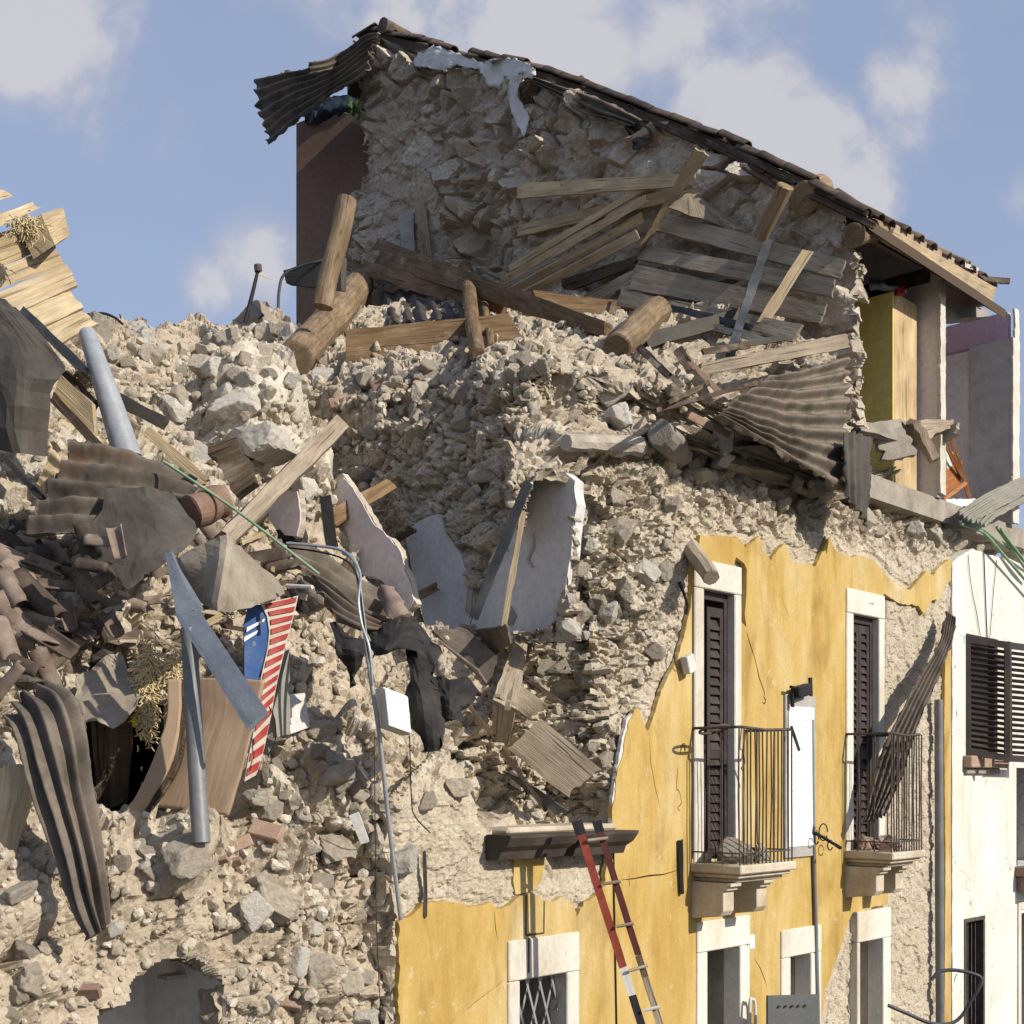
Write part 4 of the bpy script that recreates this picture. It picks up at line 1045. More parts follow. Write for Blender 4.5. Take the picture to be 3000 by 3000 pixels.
ROCKS = [rock_mesh('rubble_stone', i, 4, (random.uniform(.8, 1.25), random.uniform(.75, 1.1), random.uniform(.6, .95)), .05) for i in range(16)]
_rk = {}
def rock(px, py, w, label, mat='rock', cat='stone', name='rubble_stone', group=None, embed=.25, kind=None, asp=(1, 1, 1), rot=None, lift=0.0):
    p, nn = hit(px, py)
    if p is None: return None
    i = random.randrange(len(ROCKS)) if kind is None else kind
    key = (i, mat)
    if key not in _rk:
        me = ROCKS[i].copy(); me.materials.append(M[mat]); _rk[key] = me
    o = bpy.data.objects.new(name, _rk[key]); COL.objects.link(o)
    r = w * p.y / FPX / 2
    if nn.dot(CAM0 - p) < 0: nn = -nn
    o.location = p + nn * r * (.6 - embed - .3) + (CAM0 - p).normalized() * lift
    o.rotation_euler = rot or (random.uniform(0, 6.3), random.uniform(0, 6.3), random.uniform(0, 6.3))
    o.scale = (r * asp[0], r * asp[1], r * asp[2])
    return tag(o, label, cat, group)
def rand_in(poly):
    xs = [p[0] for p in poly]; ys = [p[1] for p in poly]
    while True:
        x, y = random.uniform(min(xs), max(xs)), random.uniform(min(ys), max(ys))
        if inside(poly, np.array([x]), np.array([y]))[0]: return x, y
def scatter(poly, n, w0, w1, label, mat, group, embed=.25, pw=2.0):
    for _ in range(n):
        x, y = rand_in(poly)
        w = w0 + (w1 - w0) * random.random() ** pw
        rock(x, y, w, label, mat if isinstance(mat, str) else random.choice(mat), group=group, embed=embed)
_low = []
for i in range(10):
    me = rock_mesh('chip', 100 + i, 2, (random.uniform(.8, 1.3), random.uniform(.8, 1.2), random.uniform(.5, .95)), .03)
    a = np.zeros(len(me.vertices) * 3); me.vertices.foreach_get('co', a)
    _low.append((a.reshape(-1, 3), np.array([list(p.vertices) for p in me.polygons]))); bpy.data.meshes.remove(me)
def chips(name, label, cat, poly, n, w0, w1, mat, pw=2.5):
    Vs, Fs, As, o = [], [], [], 0
    rg = np.random.default_rng(len(label) + n)
    for _ in range(n):
        x, y = rand_in(poly); p, nn = hit(x, y)
        if p is None: continue
        V, F = _low[int(rg.integers(len(_low)))]
        q = np.array(Matrix.Rotation(rg.uniform(0, 6.3), 3, Vector(rg.normal(size=3)).normalized()))
        r = (w0 + (w1 - w0) * rg.random() ** pw) * p.y / FPX / 2
        if nn.dot(CAM0 - p) < 0: nn = -nn
        Vs.append((V * r) @ q.T + np.array(p + nn * r * .25)); Fs.append(F + o); o += len(V); c = rg.random(); As.append(np.tile((c, 1.0, c), (len(V), 1)))
    V = np.concatenate(Vs); F = np.concatenate(Fs); A_ = np.concatenate(As)
    me = bpy.data.meshes.new(name); nf = len(F)
    me.vertices.add(len(V)); me.vertices.foreach_set('co', V.astype(np.float32).ravel())
    me.loops.add(nf * 3); me.loops.foreach_set('vertex_index', F.astype(np.int32).ravel())
    me.polygons.add(nf); me.polygons.foreach_set('loop_start', np.arange(0, nf * 3, 3, dtype=np.int32)); me.update(calc_edges=True); me.shade_flat()
    at_ = me.attributes.new('st', 'FLOAT_COLOR', 'POINT'); cc = np.ones((len(V), 4), np.float32); cc[:, :3] = A_; at_.data.foreach_set('color', cc.ravel())
    return tag(link(name, me, mat), label, cat, kind='stuff')
# clay tiles
def tile_mesh(L=.42, r0=.098, r1=.080, th=.014, ang=2.6, sub=12, seed=0, broken=0.0):
    vs = []; fs = []; nu = 8; rg = random.Random(seed)
    cut = [broken * (.5 + .5 * math.sin(seed * 2.1 + j * .45)) + .02 * rg.random() for j in range(sub + 1)]
    for side in (0, 1):
        for i in range(nu + 1):
            for j in range(sub + 1):
                u = i / nu; a = (j / sub - .5) * ang
                r = r0 + (r1 - r0) * u - th * side
                x = u * L * (1 - cut[j] * u)
                vs.append(Vector((x - L / 2, math.sin(a) * r, math.cos(a) * r - r0 * .6)) + Vector((0, 0, .003 * mnoise.noise(Vector((u * 4, a * 2, seed))))))
    n1 = (nu + 1) * (sub + 1); ix = lambda i, j, s=0: s * n1 + i * (sub + 1) + j
    for i in range(nu):
        for j in range(sub):
            fs.append((ix(i, j), ix(i, j + 1), ix(i + 1, j + 1), ix(i + 1, j))); fs.append((ix(i, j, 1), ix(i + 1, j, 1), ix(i + 1, j + 1, 1), ix(i, j + 1, 1)))
        fs.append((ix(i, 0), ix(i + 1, 0), ix(i + 1, 0, 1), ix(i, 0, 1))); fs.append((ix(i, sub, 1), ix(i + 1, sub, 1), ix(i + 1, sub), ix(i, sub)))
    for j in range(sub):
        fs.append((ix(0, j, 1), ix(0, j + 1, 1), ix(0, j + 1), ix(0, j))); fs.append((ix(nu, j), ix(nu, j + 1), ix(nu, j + 1, 1), ix(nu, j, 1)))
    me = bpy.data.meshes.new('roof_tile'); me.from_pydata(vs, [], fs)
    me.polygons.foreach_set('use_smooth', [True] * len(me.polygons))
    return me
TILES = {}
for mt in ('tile', 'tile_d'):
    TILES[mt] = [tile_mesh(random.uniform(.38, .46), seed=i, broken=(0, 0, .05, .28)[i]) for i in range(4)]
    for t_ in TILES[mt]: t_.materials.append(M[mt])
def frame_rot(x, z):
    x = Vector(x).normalized(); z = (Vector(z) - x * Vector(z).dot(x)).normalized(); y = z.cross(x)
    return Matrix((x, y, z)).transposed().to_euler()
def put_tile(p, x, z, mat='tile', k=None, parent=None, label=None, group=None, sc=1.0):
    o = bpy.data.objects.new('roof_tile' if parent else 'clay_tile', TILES[mat][random.randrange(4) if k is None else k]); COL.objects.link(o)
    o.rotation_euler = frame_rot(x, z); o.scale = (sc, sc, sc)
    if parent: o.parent = parent; o.location = Vector(p) - absloc(parent)
    else:
        o.location = p; tag(o, label, 'roof tile', group)
    return o
# ------------------------------------------------------------------ roof of the gable
rp = [onC(x, y, TG) for x, y in ROOF_PX]
mb = MB(); T0, T1 = TG - .10, tF(2890)
vs = []
for p in rp:
    t, s, z = tsz(p)
    vs += [W(T0, s, z - .03), W(T1, s, z - .03), W(T1, s, z - .13), W(T0, s, z - .13)]
# far slope behind the ridge
t, s, z = tsz(rp[0]); pre = [W(T0 + .3, s + .7, z - .3), W(T1, s + .7, z - .3), W(T1, s + .7, z - .4), W(T0 + .3, s + .7, z - .4)]
vs = pre + vs; n = len(vs) // 4
fs = [(0, 1, 2, 3), tuple(range((n - 1) * 4, n * 4))[::-1]]
for i in range(n - 1):
    for k in range(4): a, b = i * 4 + k, i * 4 + (k + 1) % 4; fs.append((a, a + 4, b + 4, b))
mb.add(vs, fs)
roof = mb.build('roof', 'w_dark', house)
def along(P, d):
    for i in range(len(P) - 1):
        L = (P[i + 1] - P[i]).length
        if d <= L: return P[i].lerp(P[i + 1], d / L), (P[i + 1] - P[i]).normalized()
        d -= L
    return P[-1], (P[-1] - P[-2]).normalized()
RL = sum((rp[i + 1] - rp[i]).length for i in range(len(rp) - 1))
for row, (tt, up) in enumerate(((-.06, .03), (.15, .02), (.36, .035))):
    d = random.uniform(0, .1)
    while d < RL - .1:
        p, x = along(rp, d); nrm = Vector((-D3).cross(x)); nrm = nrm if nrm.z > 0 else -nrm
        if not (row == 0 and random.random() < .12):
            put_tile(p + D3 * (tt + random.uniform(-.03, .03)) + nrm * (up + random.uniform(-.01, .03)), x + nrm * random.uniform(-.02, .10) + D3 * random.uniform(-.06, .06), nrm, 'tile_d', random.choice((0, 0, 1, 2)), roof)
        d += random.uniform(.30, .37)
# ragged ends of boards and felt under the tiles
def partboard(name, quad, mat, Y, th=.03, **k): return board(name, None, None, quad, mat, th, Y=Y, parent=house, **k)
def yg(px, off=.15): return yC(px, TG) - off
for a, b, w in (((1120, 112), (1330, 178), 22), ((1290, 150), (1480, 205), 16), ((1180, 140), (1420, 196), 14), ((1600, 232), (1860, 335), 22), ((1840, 318), (2080, 425), 26), ((2040, 400), (2240, 500), 18), ((2130, 430), (2330, 530), 22), ((2290, 505), (2540, 625), 16), ((2330, 545), (2560, 662), 18), ((2150, 470), (2300, 560), 16)):
    partboard('roof_batten', strip(a, b, w), 'w_dark', (yg(a[0]), yg(b[0])))
def house_sheet(name, rows, mat, off, **k): return sheet(name, None, None, [[(x, y, yg(x, off)) for x, y in r] for r in rows], mat, parent=house, **k)
house_sheet('roofing_sheet', [[(1555, 222), (1640, 250), (1760, 290), (1850, 335), (1880, 350)], [(1552, 232), (1660, 280), (1750, 322), (1830, 350), (1865, 365)], [(1565, 245), (1640, 285), (1700, 330), (1770, 345), (1850, 372)]], 'sheet_l', .22, waves=2.5, amp=.03, nv=30)
house_sheet('roofing_sheet', [[(1690, 300), (1780, 320), (1860, 345), (1920, 372)], [(1720, 325), (1800, 345), (1860, 385), (1895, 420)], [(1760, 345), (1815, 355), (1850, 410), (1852, 440)]], 'felt_g', .16, waves=2, amp=.03, nv=30)
house_sheet('roofing_sheet', [[(1108, 105), (1160, 130), (1230, 165), (1300, 190)], [(1105, 108), (1130, 150), (1180, 180), (1240, 195)], [(1103, 110), (1120, 155), (1160, 180), (1205, 190)]], 'sheet', .2, waves=2, amp=.025, nv=30)
o = house_sheet('torn_plastic_lining', [[(1222, 150), (1300, 140), (1400, 180), (1480, 172), (1540, 180), (1570, 205)], [(1216, 175), (1280, 172), (1380, 190), (1450, 180), (1500, 205), (1560, 220)], [(1215, 192), (1290, 205), (1400, 205), (1435, 250), (1490, 230), (1545, 228)]], 'plastic', .28, rough=.05, rag=.04, nv=30, tear=[[(1300, 200), (1330, 190), (1410, 205), (1400, 215)], [(1448, 250), (1470, 215), (1490, 240)]])
house_sheet('torn_plastic_lining', [[(1492, 200), (1510, 205), (1525, 215), (1545, 210)], [(1490, 260), (1502, 255), (1512, 260), (1520, 262)], [(1485, 300), (1500, 300), (1515, 305), (1528, 310)], [(1515, 365), (1530, 368), (1542, 372), (1550, 360)], [(1538, 405), (1543, 400), (1546, 395), (1548, 385)]], 'plastic', .25, rough=.04, rag=.03, nv=40, nu=20)
for a, b, w0, w1 in (((1550, 270), (1600, 268), 60, 56), ((2355, 578), (2400, 560), 92, 90), ((2500, 690), (2590, 665), 70, 62)):
    log('beam_end', None, None, a, b, w0, w1, 'w_log' if a[0] > 2000 else 'w_dark', Y=(yg(a[0], .15), yg(a[0], -.35)), parent=house)
p = at(1138, 84, yg(1138, .1)); mb = MB(); mb.tube([p - D3 * .1, p + D3 * .5], .095, 16, .15); mb.build('ridge_tile_end', 'tile_d', roof)
p = at(2000, 300 - 80, 0.0 + yg(1720, -.1))
mb = MB(); q = at(1700, 225, yg(1700, -.1)); mb.tube([q, q + Vector((.04, 0, -.12)), q + Vector((.2, .05, -.22))], [.03, .07, .05], 7, .3); mb.build('broken_tile_lump', 'tile_d', roof)
# curled corrugated iron at the peak
s_ = sheet('corrugated_iron_sheet', 'dark corrugated iron sheet curling off the roof peak against the sky', 'metal sheet',
      [[(745, 232, 18.06), (830, 215, 17.62), (905, 200, 17.23), (980, 168, 16.86), (1030, 138, 16.63), (1075, 102, 16.43), (1108, 100, 16.35)],
       [(755, 300, 17.91), (850, 255, 17.45), (930, 232, 17.05), (990, 200, 16.76), (1035, 170, 16.55), (1070, 140, 16.40), (1100, 120, 16.32)],
       [(770, 370, 17.73), (850, 310, 17.38), (940, 265, 16.94), (1000, 230, 16.66), (1040, 200, 16.48), (1065, 180, 16.38), (1085, 160, 16.29)],
       [(790, 422, 17.55), (850, 370, 17.29), (930, 310, 16.94), (990, 265, 16.67), (1035, 245, 16.45), (1060, 230, 16.33), (1075, 215, 16.27)]], 'sheet', waves=6.5, amp=.035, nu=70, nv=90, rag=.03)
sheet('corrugated_iron_sheet', 'small dark sheet edge stacked on the curled iron at the roof peak', 'metal sheet', [[(905, 182, 16.6), (960, 172, 16.7), (1000, 150, 16.8), (1040, 135, 16.9)], [(905, 215, 16.6), (960, 205, 16.7), (1000, 190, 16.8), (1040, 170, 16.9)]], 'sheet', waves=2, amp=.02, nv=30, nu=30)
# brown wall behind, a rear wing of the house
rw = thing('rear_wing', 'plain brown painted rear wall standing behind the stone gable', 'building', at(960, 780, 18.5))
mb = MB(); a = at(868, 362, 18.4); b_ = at(1120, 340, 17.6)
for (x, y) in ((868, 362),): pass
dx_ = Vector((b_.x - a.x, b_.y - a.y, 0)).normalized(); bk = Vector((-dx_.y, dx_.x, 0)) * .3
zt, zb = a.z, 0.0
q = [Vector((a.x, a.y, zb)), Vector((b_.x + 1, b_.y - .4, zb)), Vector((b_.x + 1, b_.y - .4, zt + .25)), Vector((a.x, a.y, zt))]
mb.add(q + [p + bk for p in q], [(0, 1, 2, 3), (7, 6, 5, 4), (0, 4, 5, 1), (1, 5, 6, 2), (2, 6, 7, 3), (3, 7, 4, 0)])
mb.build('wall', 'brown_wall', rw)
sheet('tarpaulin_bundle', 'dark blue tarpaulin bundle on the brown wall under the curled iron', 'tarpaulin', [[(893, 300, 18.3), (950, 290, 18.2), (1010, 285, 18.1), (1060, 285, 18.0)], [(890, 330, 18.2), (950, 322, 18.1), (1010, 315, 18.0), (1060, 320, 17.9)], [(893, 362, 18.3), (950, 355, 18.2), (1010, 348, 18.1), (1060, 345, 18.0)]], 'blue_dk', rough=.06, th=.05)
pl_ = MB(); rg = random.Random(3)
for _ in range(60):
    c = at(rg.gauss(1040, 9), rg.gauss(318, 12), 16.6 + rg.uniform(-.15, .1)); u = Vector((rg.gauss(0, 1), rg.gauss(0, 1), rg.gauss(0, 1))).normalized(); v = u.orthogonal().normalized(); r = rg.uniform(.025, .05)
    pl_.add([c, c + u * r + v * r * .5, c + u * r * 2, c + u * r - v * r * .5], [(0, 1, 2, 3)])
st = MB(); st.tube([at(1058, 335, 16.7), at(1045, 322, 16.65), at(1035, 305, 16.6)], .008, 6)
wd = thing('wall_weed', 'small green weed growing at the broken edge of the gable', 'plant', at(1055, 338, 16.7)); pl_.build('leaves', 'leaf', wd); st.build('stem', 'leaf', wd)
# ------------------------------------------------------------------ upper storey rooms behind the lost front wall
zfl = onF(2620, 1442, .3)[2]
tp_ = tF(2752); tq_ = tF(2962)
mb = MB(); mb.box(TG + .3, tq_ + .6, .05, 3.6, zfl - .25, zfl - .02); mb.build('upper_floor', 'mortar', house)
zr = zF(2560, 655)
def zroof(s): return zr + .62 * s          # underside of the roof
def slope_box(mb, t0, t1, s0, s1, zb, dz, pb=None):
    vs = [W(t0, s0, zb), W(t1, s0, zb), W(t1, s1, zb), W(t0, s1, zb), W(t0, s0, zroof(s0) - dz), W(t1, s0, zroof(s0) - dz), W(t1, s1, zroof(s1) - dz), W(t0, s1, zroof(s1) - dz)]
    mb.add(vs, [(0, 3, 2, 1), (4, 5, 6, 7), (0, 1, 5, 4), (1, 2, 6, 5), (2, 3, 7, 6), (3, 0, 4, 7)])
mb = MB(); slope_box(mb, tp_, tp_ + .1, .02, 3.4, zfl - .02, .06); o = mb.build('partition_wall', 'int_lilac', house); o['label'] = 'lilac partition wall behind the yellow wardrobe'
ztp = zroof(.02) - .12
flat_poly('partition_broken_edge', [W(tp_ - .012, -.02, zfl), W(tp_ + .112, -.02, zfl), W(tp_ + .112, -.02, ztp), W(tp_ - .012, -.02, ztp)], 'rock_w', house, -N3 * .035, jag=.02, seg=.03, seed=3)
mb = MB(); slope_box(mb, TG + .1, tq_ + 2.0, 3.4, 3.55, zfl - .02, .10); mb.build('room_back_wall', 'int_lilac', house)
mb = MB(); te_ = tF(2908); zr2 = zF(2908, 848); vs = [W(TG + .05, 0, zr), W(te_, 0, zr2), W(te_, 3.6, zr2 + .62 * 3.6), W(TG + .05, 3.6, zroof(3.6))]
mb.add(vs + [p + UP * .1 for p in vs], [(0, 1, 2, 3), (7, 6, 5, 4), (0, 4, 5, 1), (1, 5, 6, 2), (2, 6, 7, 3), (3, 7, 4, 0)]); mb.build('eaves_roof', 'ceil', house)
# wallpaper border band and darker corner of the ceiling
zb_ = onC(2650, 822, tp_)[2]
mb = MB(); mb.box(tp_ - .006, tp_ - .001, .1, 3.3, zb_ - .09, zb_ + .07); o = mb.build('patterned_border', 'tile_d', house)
# light fascia beam under the eaves, seen end and face
board('fascia_beam', None, None, [(2590, 655), (2918, 843), (2908, 886), (2584, 694)], 'w_pale', .07, Y=(yF(2590, -.12), yF(2918, -.12)), parent=house, rag=.004)
board('fascia_beam', None, None, [(2566, 650), (2588, 655), (2582, 692), (2560, 684)], 'w_pale', .06, Y=(yF(2566, -.02), yF(2585, -.06)), parent=house, rag=.004)
# tiles left on the eaves
for (x, y, k, dx) in ((2620, 655, 0, .2), (2660, 680, 0, .1), (2700, 705, 0, .1), (2740, 728, 0, .1), (2780, 752, 0, .1), (2815, 772, 0, .1), (2850, 795, 0, .1), (2880, 815, 0, .1), (2800, 755, 2, .1), (2870, 805, 3, .2)):
    put_tile(onF(x, y, .1), N3 * .85 - UP * .5 + D3 * random.uniform(-.3, .3), UP * .85 + N3 * .5, random.choice(('tile_d', 'tile')), k, roof)
sc_ = [("long thin clay tile sticking out beyond the end of the fascia beam", [(2870, 806), (2960, 815), (2958, 830), (2885, 822)], 'tile_d'), ("white tile fragment lying on the eaves near the beam end", [(2825, 768), (2868, 785), (2866, 795), (2820, 780)], 'white_d')]
for l, q, mt in sc_: board('roof_fragment', l, 'roof fragment', q, mt, .02, Y=(yF(q[0][0], -.05), yF(q[1][0], -.05)))
board('roof_fragment', 'flat grey stone slab lying on top of the wall at the eaves', 'roof fragment', [(2475, 625), (2560, 612), (2562, 630), (2478, 645)], 'mortar', .06, Y=(yF(2490, .1), yF(2550, .1)))
# concrete lintel of the second room
board('lintel', None, None, [(2756, 885), (2895, 905), (2900, 925), (2757, 940)], 'concrete', .25, Y=(yF(2756, .15), yF(2895, .1)), parent=house, rag=.03)
# second cross wall: lilac part, grey part, mauve top
s2b = 2.2
zt2 = onF(2955, 985, 0)[2]; zb2 = zfl - .02
mb = MB(); mb.box(tq_, tq_ + .12, .0, .5, zb2, zt2); o = mb.build('rough_wall', 'grey_rough', house); o['label'] = 'rough grey unplastered wall piece at the right end of the upper rooms'
mb = MB(); mb.box(tq_ + .01, tq_ + .13,   .503, s2b, zb2, zt2 - .04); o = mb.build('plastered_wall', 'int_lilac', house)
mb = MB(); mb.box(tq_ + .05, tq_ + .15, .06, 1.7, zt2 + .004, zt2 + .33); o = mb.build('mauve_wall', 'pink', house)
flat_poly('wall_broken_edge', [W(tq_ - .012, -.03, zb2), W(tq_ + .16, -.03, zb2), W(tq_ + .19, -.03, zt2 - .3), W(tq_ + .16, -.03, zt2 + .34), W(tq_ + .05, -.03, zt2 + .34), W(tq_ + .04, -.03, zt2), W(tq_ - .012, -.03, zt2)], 'rock_w', house, -N3 * .025, jag=.02, seg=.03, seed=6)
tc_ = tF(2893); zc_ = zF(2893, 888); vs = [W(tc_, .05, zc_), W(tc_ + .08, .05, zc_), W(tc_ + .08, 3.4, zc_ + .3), W(tc_, 3.4, zc_ + .3), W(tc_, .05, zr2 + .02), W(tc_ + .08, .05, zr2 + .02), W(tc_ + .08, 3.4, zr2 + 2.1), W(tc_, 3.4, zr2 + 2.1)]
mb = MB(); mb.add(vs, [(0, 3, 2, 1), (4, 5, 6, 7), (0, 1, 5, 4), (1, 2, 6, 5), (2, 3, 7, 6), (3, 0, 4, 7)]); mb.build('ceiling_fragment', 'ceil', house)
# wardrobe
wd_f = onF(2617, 852, .22); t0, s0, zt_ = tsz(wd_f); t1 = tsz(onF(2686, 870, .22))[0]; s1 = tsz(onC(2498, 862, t0))[1]
war = thing('wardrobe', 'tall wardrobe with mustard yellow door left standing in the open room', 'wardrobe', W(t0, s0, zfl))
mb = MB(); mb.box(t0 + .022, t1, s0, s1, zfl, zt_); mb.build('body', 'w_ward', war, bevel=.004)
mb = MB(); mb.box(t0, t0 + .02, s0 + .004, s1, zfl + .04, zt_ - .004); dr_ = mb.build('door', 'ward_y', war, bevel=.003)
hh = onC(2519, 1190, t0); mb = MB(); mb.box(t0 - .03, t0 - .018, tsz(hh)[1] - .008, tsz(hh)[1] + .008, hh.z - .06, hh.z + .1); mb.build('handle', 'galv', dr_)
bg_ = MB(); 
sheet('plastic_bag', 'blue and white plastic bag lying on top of the yellow wardrobe', 'bag', [[(2545, 812, yC(2545, t0) + .05), (2575, 812, yC(2575, t0) + .05), (2600, 835, yC(2600, t0) + .05), (2645, 838, yC(2640, t0) + .1)], [(2545, 835, yC(2545, t0) + .0), (2580, 832, yC(2580, t0) - .02), (2605, 842, yC(2600, t0)), (2650, 848, yC(2640, t0) + .05)], [(2548, 853, yC(2545, t0) + .02), (2580, 852, yC(2580, t0) + .02), (2610, 852, yC(2600, t0) + .02), (2655, 857, yC(2640, t0) + .05)]], 'blue_bag', rough=.05, th=.05, nu=24, nv=20)
sheet('plastic_bag', 'small red bag beside the blue bag on the wardrobe', 'bag', [[(2630, 838, yC(2640, t0) + .0), (2652, 835, yC(2640, t0))], [(2632, 857, yC(2640, t0) + .0), (2656, 858, yC(2640, t0))]], 'sign_red', rough=.04, th=.05, nu=12, nv=12)
# broken floor slab edge and splintered boards under the wardrobe
for k, (q, mt, lab) in enumerate((([(2508, 1240), (2640, 1228), (2660, 1300), (2520, 1262)], 'mortar', 'pale broken ceiling slab under the wardrobe door'), ([(2640, 1232), (2795, 1228), (2790, 1252), (2700, 1290)], 'w_grey', 'splintered beam end pointing right below the wardrobe'),
                                 ([(2650, 1240), (2680, 1240), (2735, 1352), (2722, 1360)], 'w_grey', 'split board hanging down below the wardrobe'), ([(2560, 1280), (2650, 1250), (2690, 1330), (2600, 1350)], 'mortar', 'jagged plaster lump hanging in front of the wardrobe foot'), ([(2740, 1262), (2800, 1240), (2802, 1272), (2745, 1300)], 'rock', 'crumbling masonry lump at the right tip of the broken slab'))):
    board('broken_slab_piece', lab, 'broken slab', q, mt, .08, Y=(yF(q[0][0], .06), yF(q[1][0], -.08 - .02 * k)), rag=.05, bow=.03)
# orange chair
ch = thing('folding_chair', 'orange wooden folding chair tipped in the second room', 'chair', onF(2805, 1455, .3))
board('backrest', None, None, [(2768, 1375), (2820, 1350), (2812, 1440), (2770, 1462)][0:4], 'orange', .02, Y=(yF(2770, .35), yF(2815, .3)), parent=ch)
for a, b in (((2786, 1275), (2842, 1458)), ((2770, 1300), (2825, 1400)), ((2768, 1462), (2832, 1412))): board('leg', None, None, strip(a, b, 12), 'orange', .025, Y=(yF(a[0], .28), yF(b[0], .25)), parent=ch)
board('seat_slats', None, None, [(2772, 1310), (2800, 1330), (2822, 1380), (2775, 1372)], 'white_d', .015, Y=(yF(2775, .34), yF(2815, .32)), parent=ch)
tag(polyF('window_sill_slab', [(2772, 1462), (2895, 1462), (2900, 1482), (2772, 1486)], .12, 'white', None, .12), 'white slab edge below the orange chair', 'slab')
for k, y in enumerate((1460, 1485)):
    sheet('corrugated_roofing_sheet', ('upper' if k == 0 else 'lower') + ' grey green corrugated roofing sheet leaning at the right edge of the photo', 'roof sheet', [[(2805 + 40 * k, 1500 + 22 * k, yF(2805, -.1)), (2900, 1440 + 32 * k, yF(2900, -.1)), (3060, 1370 + 30 * k, yF(3060, -.1))], [(2850 + 40 * k, 1532 + 10 * k, yF(2850, -.25)), (2940, 1480 + 24 * k, yF(2940, -.25)), (3080, 1410 + 24 * k, yF(3080, -.25))]], 'greenp', waves=4, amp=.015, nu=40, nv=50)
log('tree_stump_post', 'old grey post standing in the second room', 'post', (2905, 1360), (2898, 1455), 30, 26, 'w_grey', Y=(yF(2905, .3), yF(2898, .3)))
# ------------------------------------------------------------------ white house on the right
wh = thing('white_house', 'white plastered house on the right with brown louvred shutters', 'house', W(tF(2900), 0, 0))
tw = tF(2789)
def wrect(l, r, tp, bt, s):
    m = (l + r) / 2; return [W(tF(l), s, zF(m, bt)), W(tF(l), s, zF(m, tp)), W(tF(r), s, zF(m, tp)), W(tF(r), s, zF(m, bt))]
whh = [(wrect(2822, 2915, 1865, 2215, -.03), False), (wrect(2818, 2874, 2692, 3300, -.03), False), (wrect(2970, 3080, 2250, 2530, -.03), False), (wrect(2982, 3090, 2665, 3300, -.03), False)]
flat_poly('wall', [onF(x, y, -.03) for x, y in [(2790, 3600), (2790, 1650), (2805, 1632), (2850, 1608), (2900, 1626), (2960, 1638), (3010, 1660), (3140, 1700), (3140, 3600)]], 'white_wall', wh, -N3 * .5, jag=.012, seg=.06, seed=9, holes=whh)
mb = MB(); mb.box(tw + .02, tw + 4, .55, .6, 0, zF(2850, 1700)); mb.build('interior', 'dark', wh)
def wframe(l, r, tp, bt, name, lab):
    m = (l + r) / 2; a, b, c, d_ = tF(l), tF(r), zF(m, bt), zF(m, tp)
    e = part_empty(name, wh, W((a + b) / 2, 0, c), lab)
    return e, a, b, c, d_
e, a, b, c, d_ = wframe(2822, 2915, 1865, 2215, 'window', 'upper window with open brown shutters')
f = MB(); f.box(a, a + .05, -.02, .06, c, d_); f.box(b - .05, b, -.02, .06, c, d_); f.box(a + .05, b - .05, -.02, .06, d_ - .06, d_); f.build('frame', 'shut', e, bevel=.004)
f = MB(); f.box(a - .08, b + .06, -.13, .1, c - .13, c - .002); f.build('sill', 'brick', e, bevel=.01)
f = MB(); f.box(a - .06, b - .02, -.07, .1, c - .2, c - .133); f.build('sill_moulding', 'mortar', e, bevel=.01)
# two shutter leaves swung open: slats leave gaps through which the wall shows
def leaf_free(parent, q, Y, n):
    A, B, C_, D_ = q; a, b, c, d = at(*A, Y[0]), at(*B, Y[1]), at(*C_, Y[1]), at(*D_, Y[0])
    L = (b - a).length; fr = MB(); w = .055; nn = (b - a).cross(d - a).normalized()
    fr.bar(a.lerp(b, .04), d.lerp(c, .04), w * 1.3, .035, nn); fr.bar(a.lerp(b, .96), d.lerp(c, .96), w, .035, nn)
    for v, ww in ((.03, 1.3), (.97, 1.3)): fr.bar(a.lerp(d, v).lerp(b.lerp(c, v), .10), a.lerp(d, v).lerp(b.lerp(c, v), .91), w * ww, .033, nn)
    o = fr.build('shutter', 'shut', parent)
    m = MB()
    for i in range(n):
        v = .09 + .83 * i / (n - 1); p, r = a.lerp(d, v), b.lerp(c, v)
        m.bar(p.lerp(r, .11), p.lerp(r, .92), .045, .008, nn * .5 + UP * .6)
    m.build('louvres', 'shut', o)
leaf_free(e, [(2828, 1862), (2955, 1880), (2955, 2232), (2830, 2212)], (yF(2828, -.02), yF(2828, -.02) - .05), 19)
leaf_free(e, [(2952, 1880), (3030, 1890), (3030, 2236), (2955, 2232)], (yF(2955, -.30), yF(3030, -.30)), 19)
e, a, b, c, d_ = wframe(2818, 2874, 2692, 3300, 'barred_opening', 'narrow barred opening in the white wall')
m = MB()
for i in range(5): x = a + (b - a) * (i + .5) / 5; m.bar(W(x, .05, c), W(x, .05, d_), .018, .018)
m.build('bars', 'iron', e)
m = MB(); m.box(a - .02, a + .03, -.04, .2, c, d_ + .02); m.box(b - .03, b + .02, -.04, .2, c, d_ + .02); m.box(a + .03, b - .03, -.04, .2, d_ - .02, d_ + .02); m.build('rusty_frame', 'iron', e)
e, a, b, c, d_ = wframe(2970, 3080, 2250, 2530, 'balcony_opening', 'dark opening at the right edge of the photo')
m = MB(); m.box(a, a + .06, -.02, .1, c, d_); m.build('jamb', 'shut', e)
m = MB(); m.box(a - .05, b, -.35, .05, c - .12, c - .002); m.box(a, b, -.28, .04, c - .3, c - .123); m.build('stone_ledge', 'brick', e, bevel=.012)
m = MB(); m.box(tF(2972), tF(2980), -.05, .0, zF(2976, 3300), zF(2976, 2640)); m.box(tF(2980) + .002, tF(3090), -.05, .0, zF(2990, 2662), zF(2990, 2640)); m.build('door_surround', 'trim', wh)
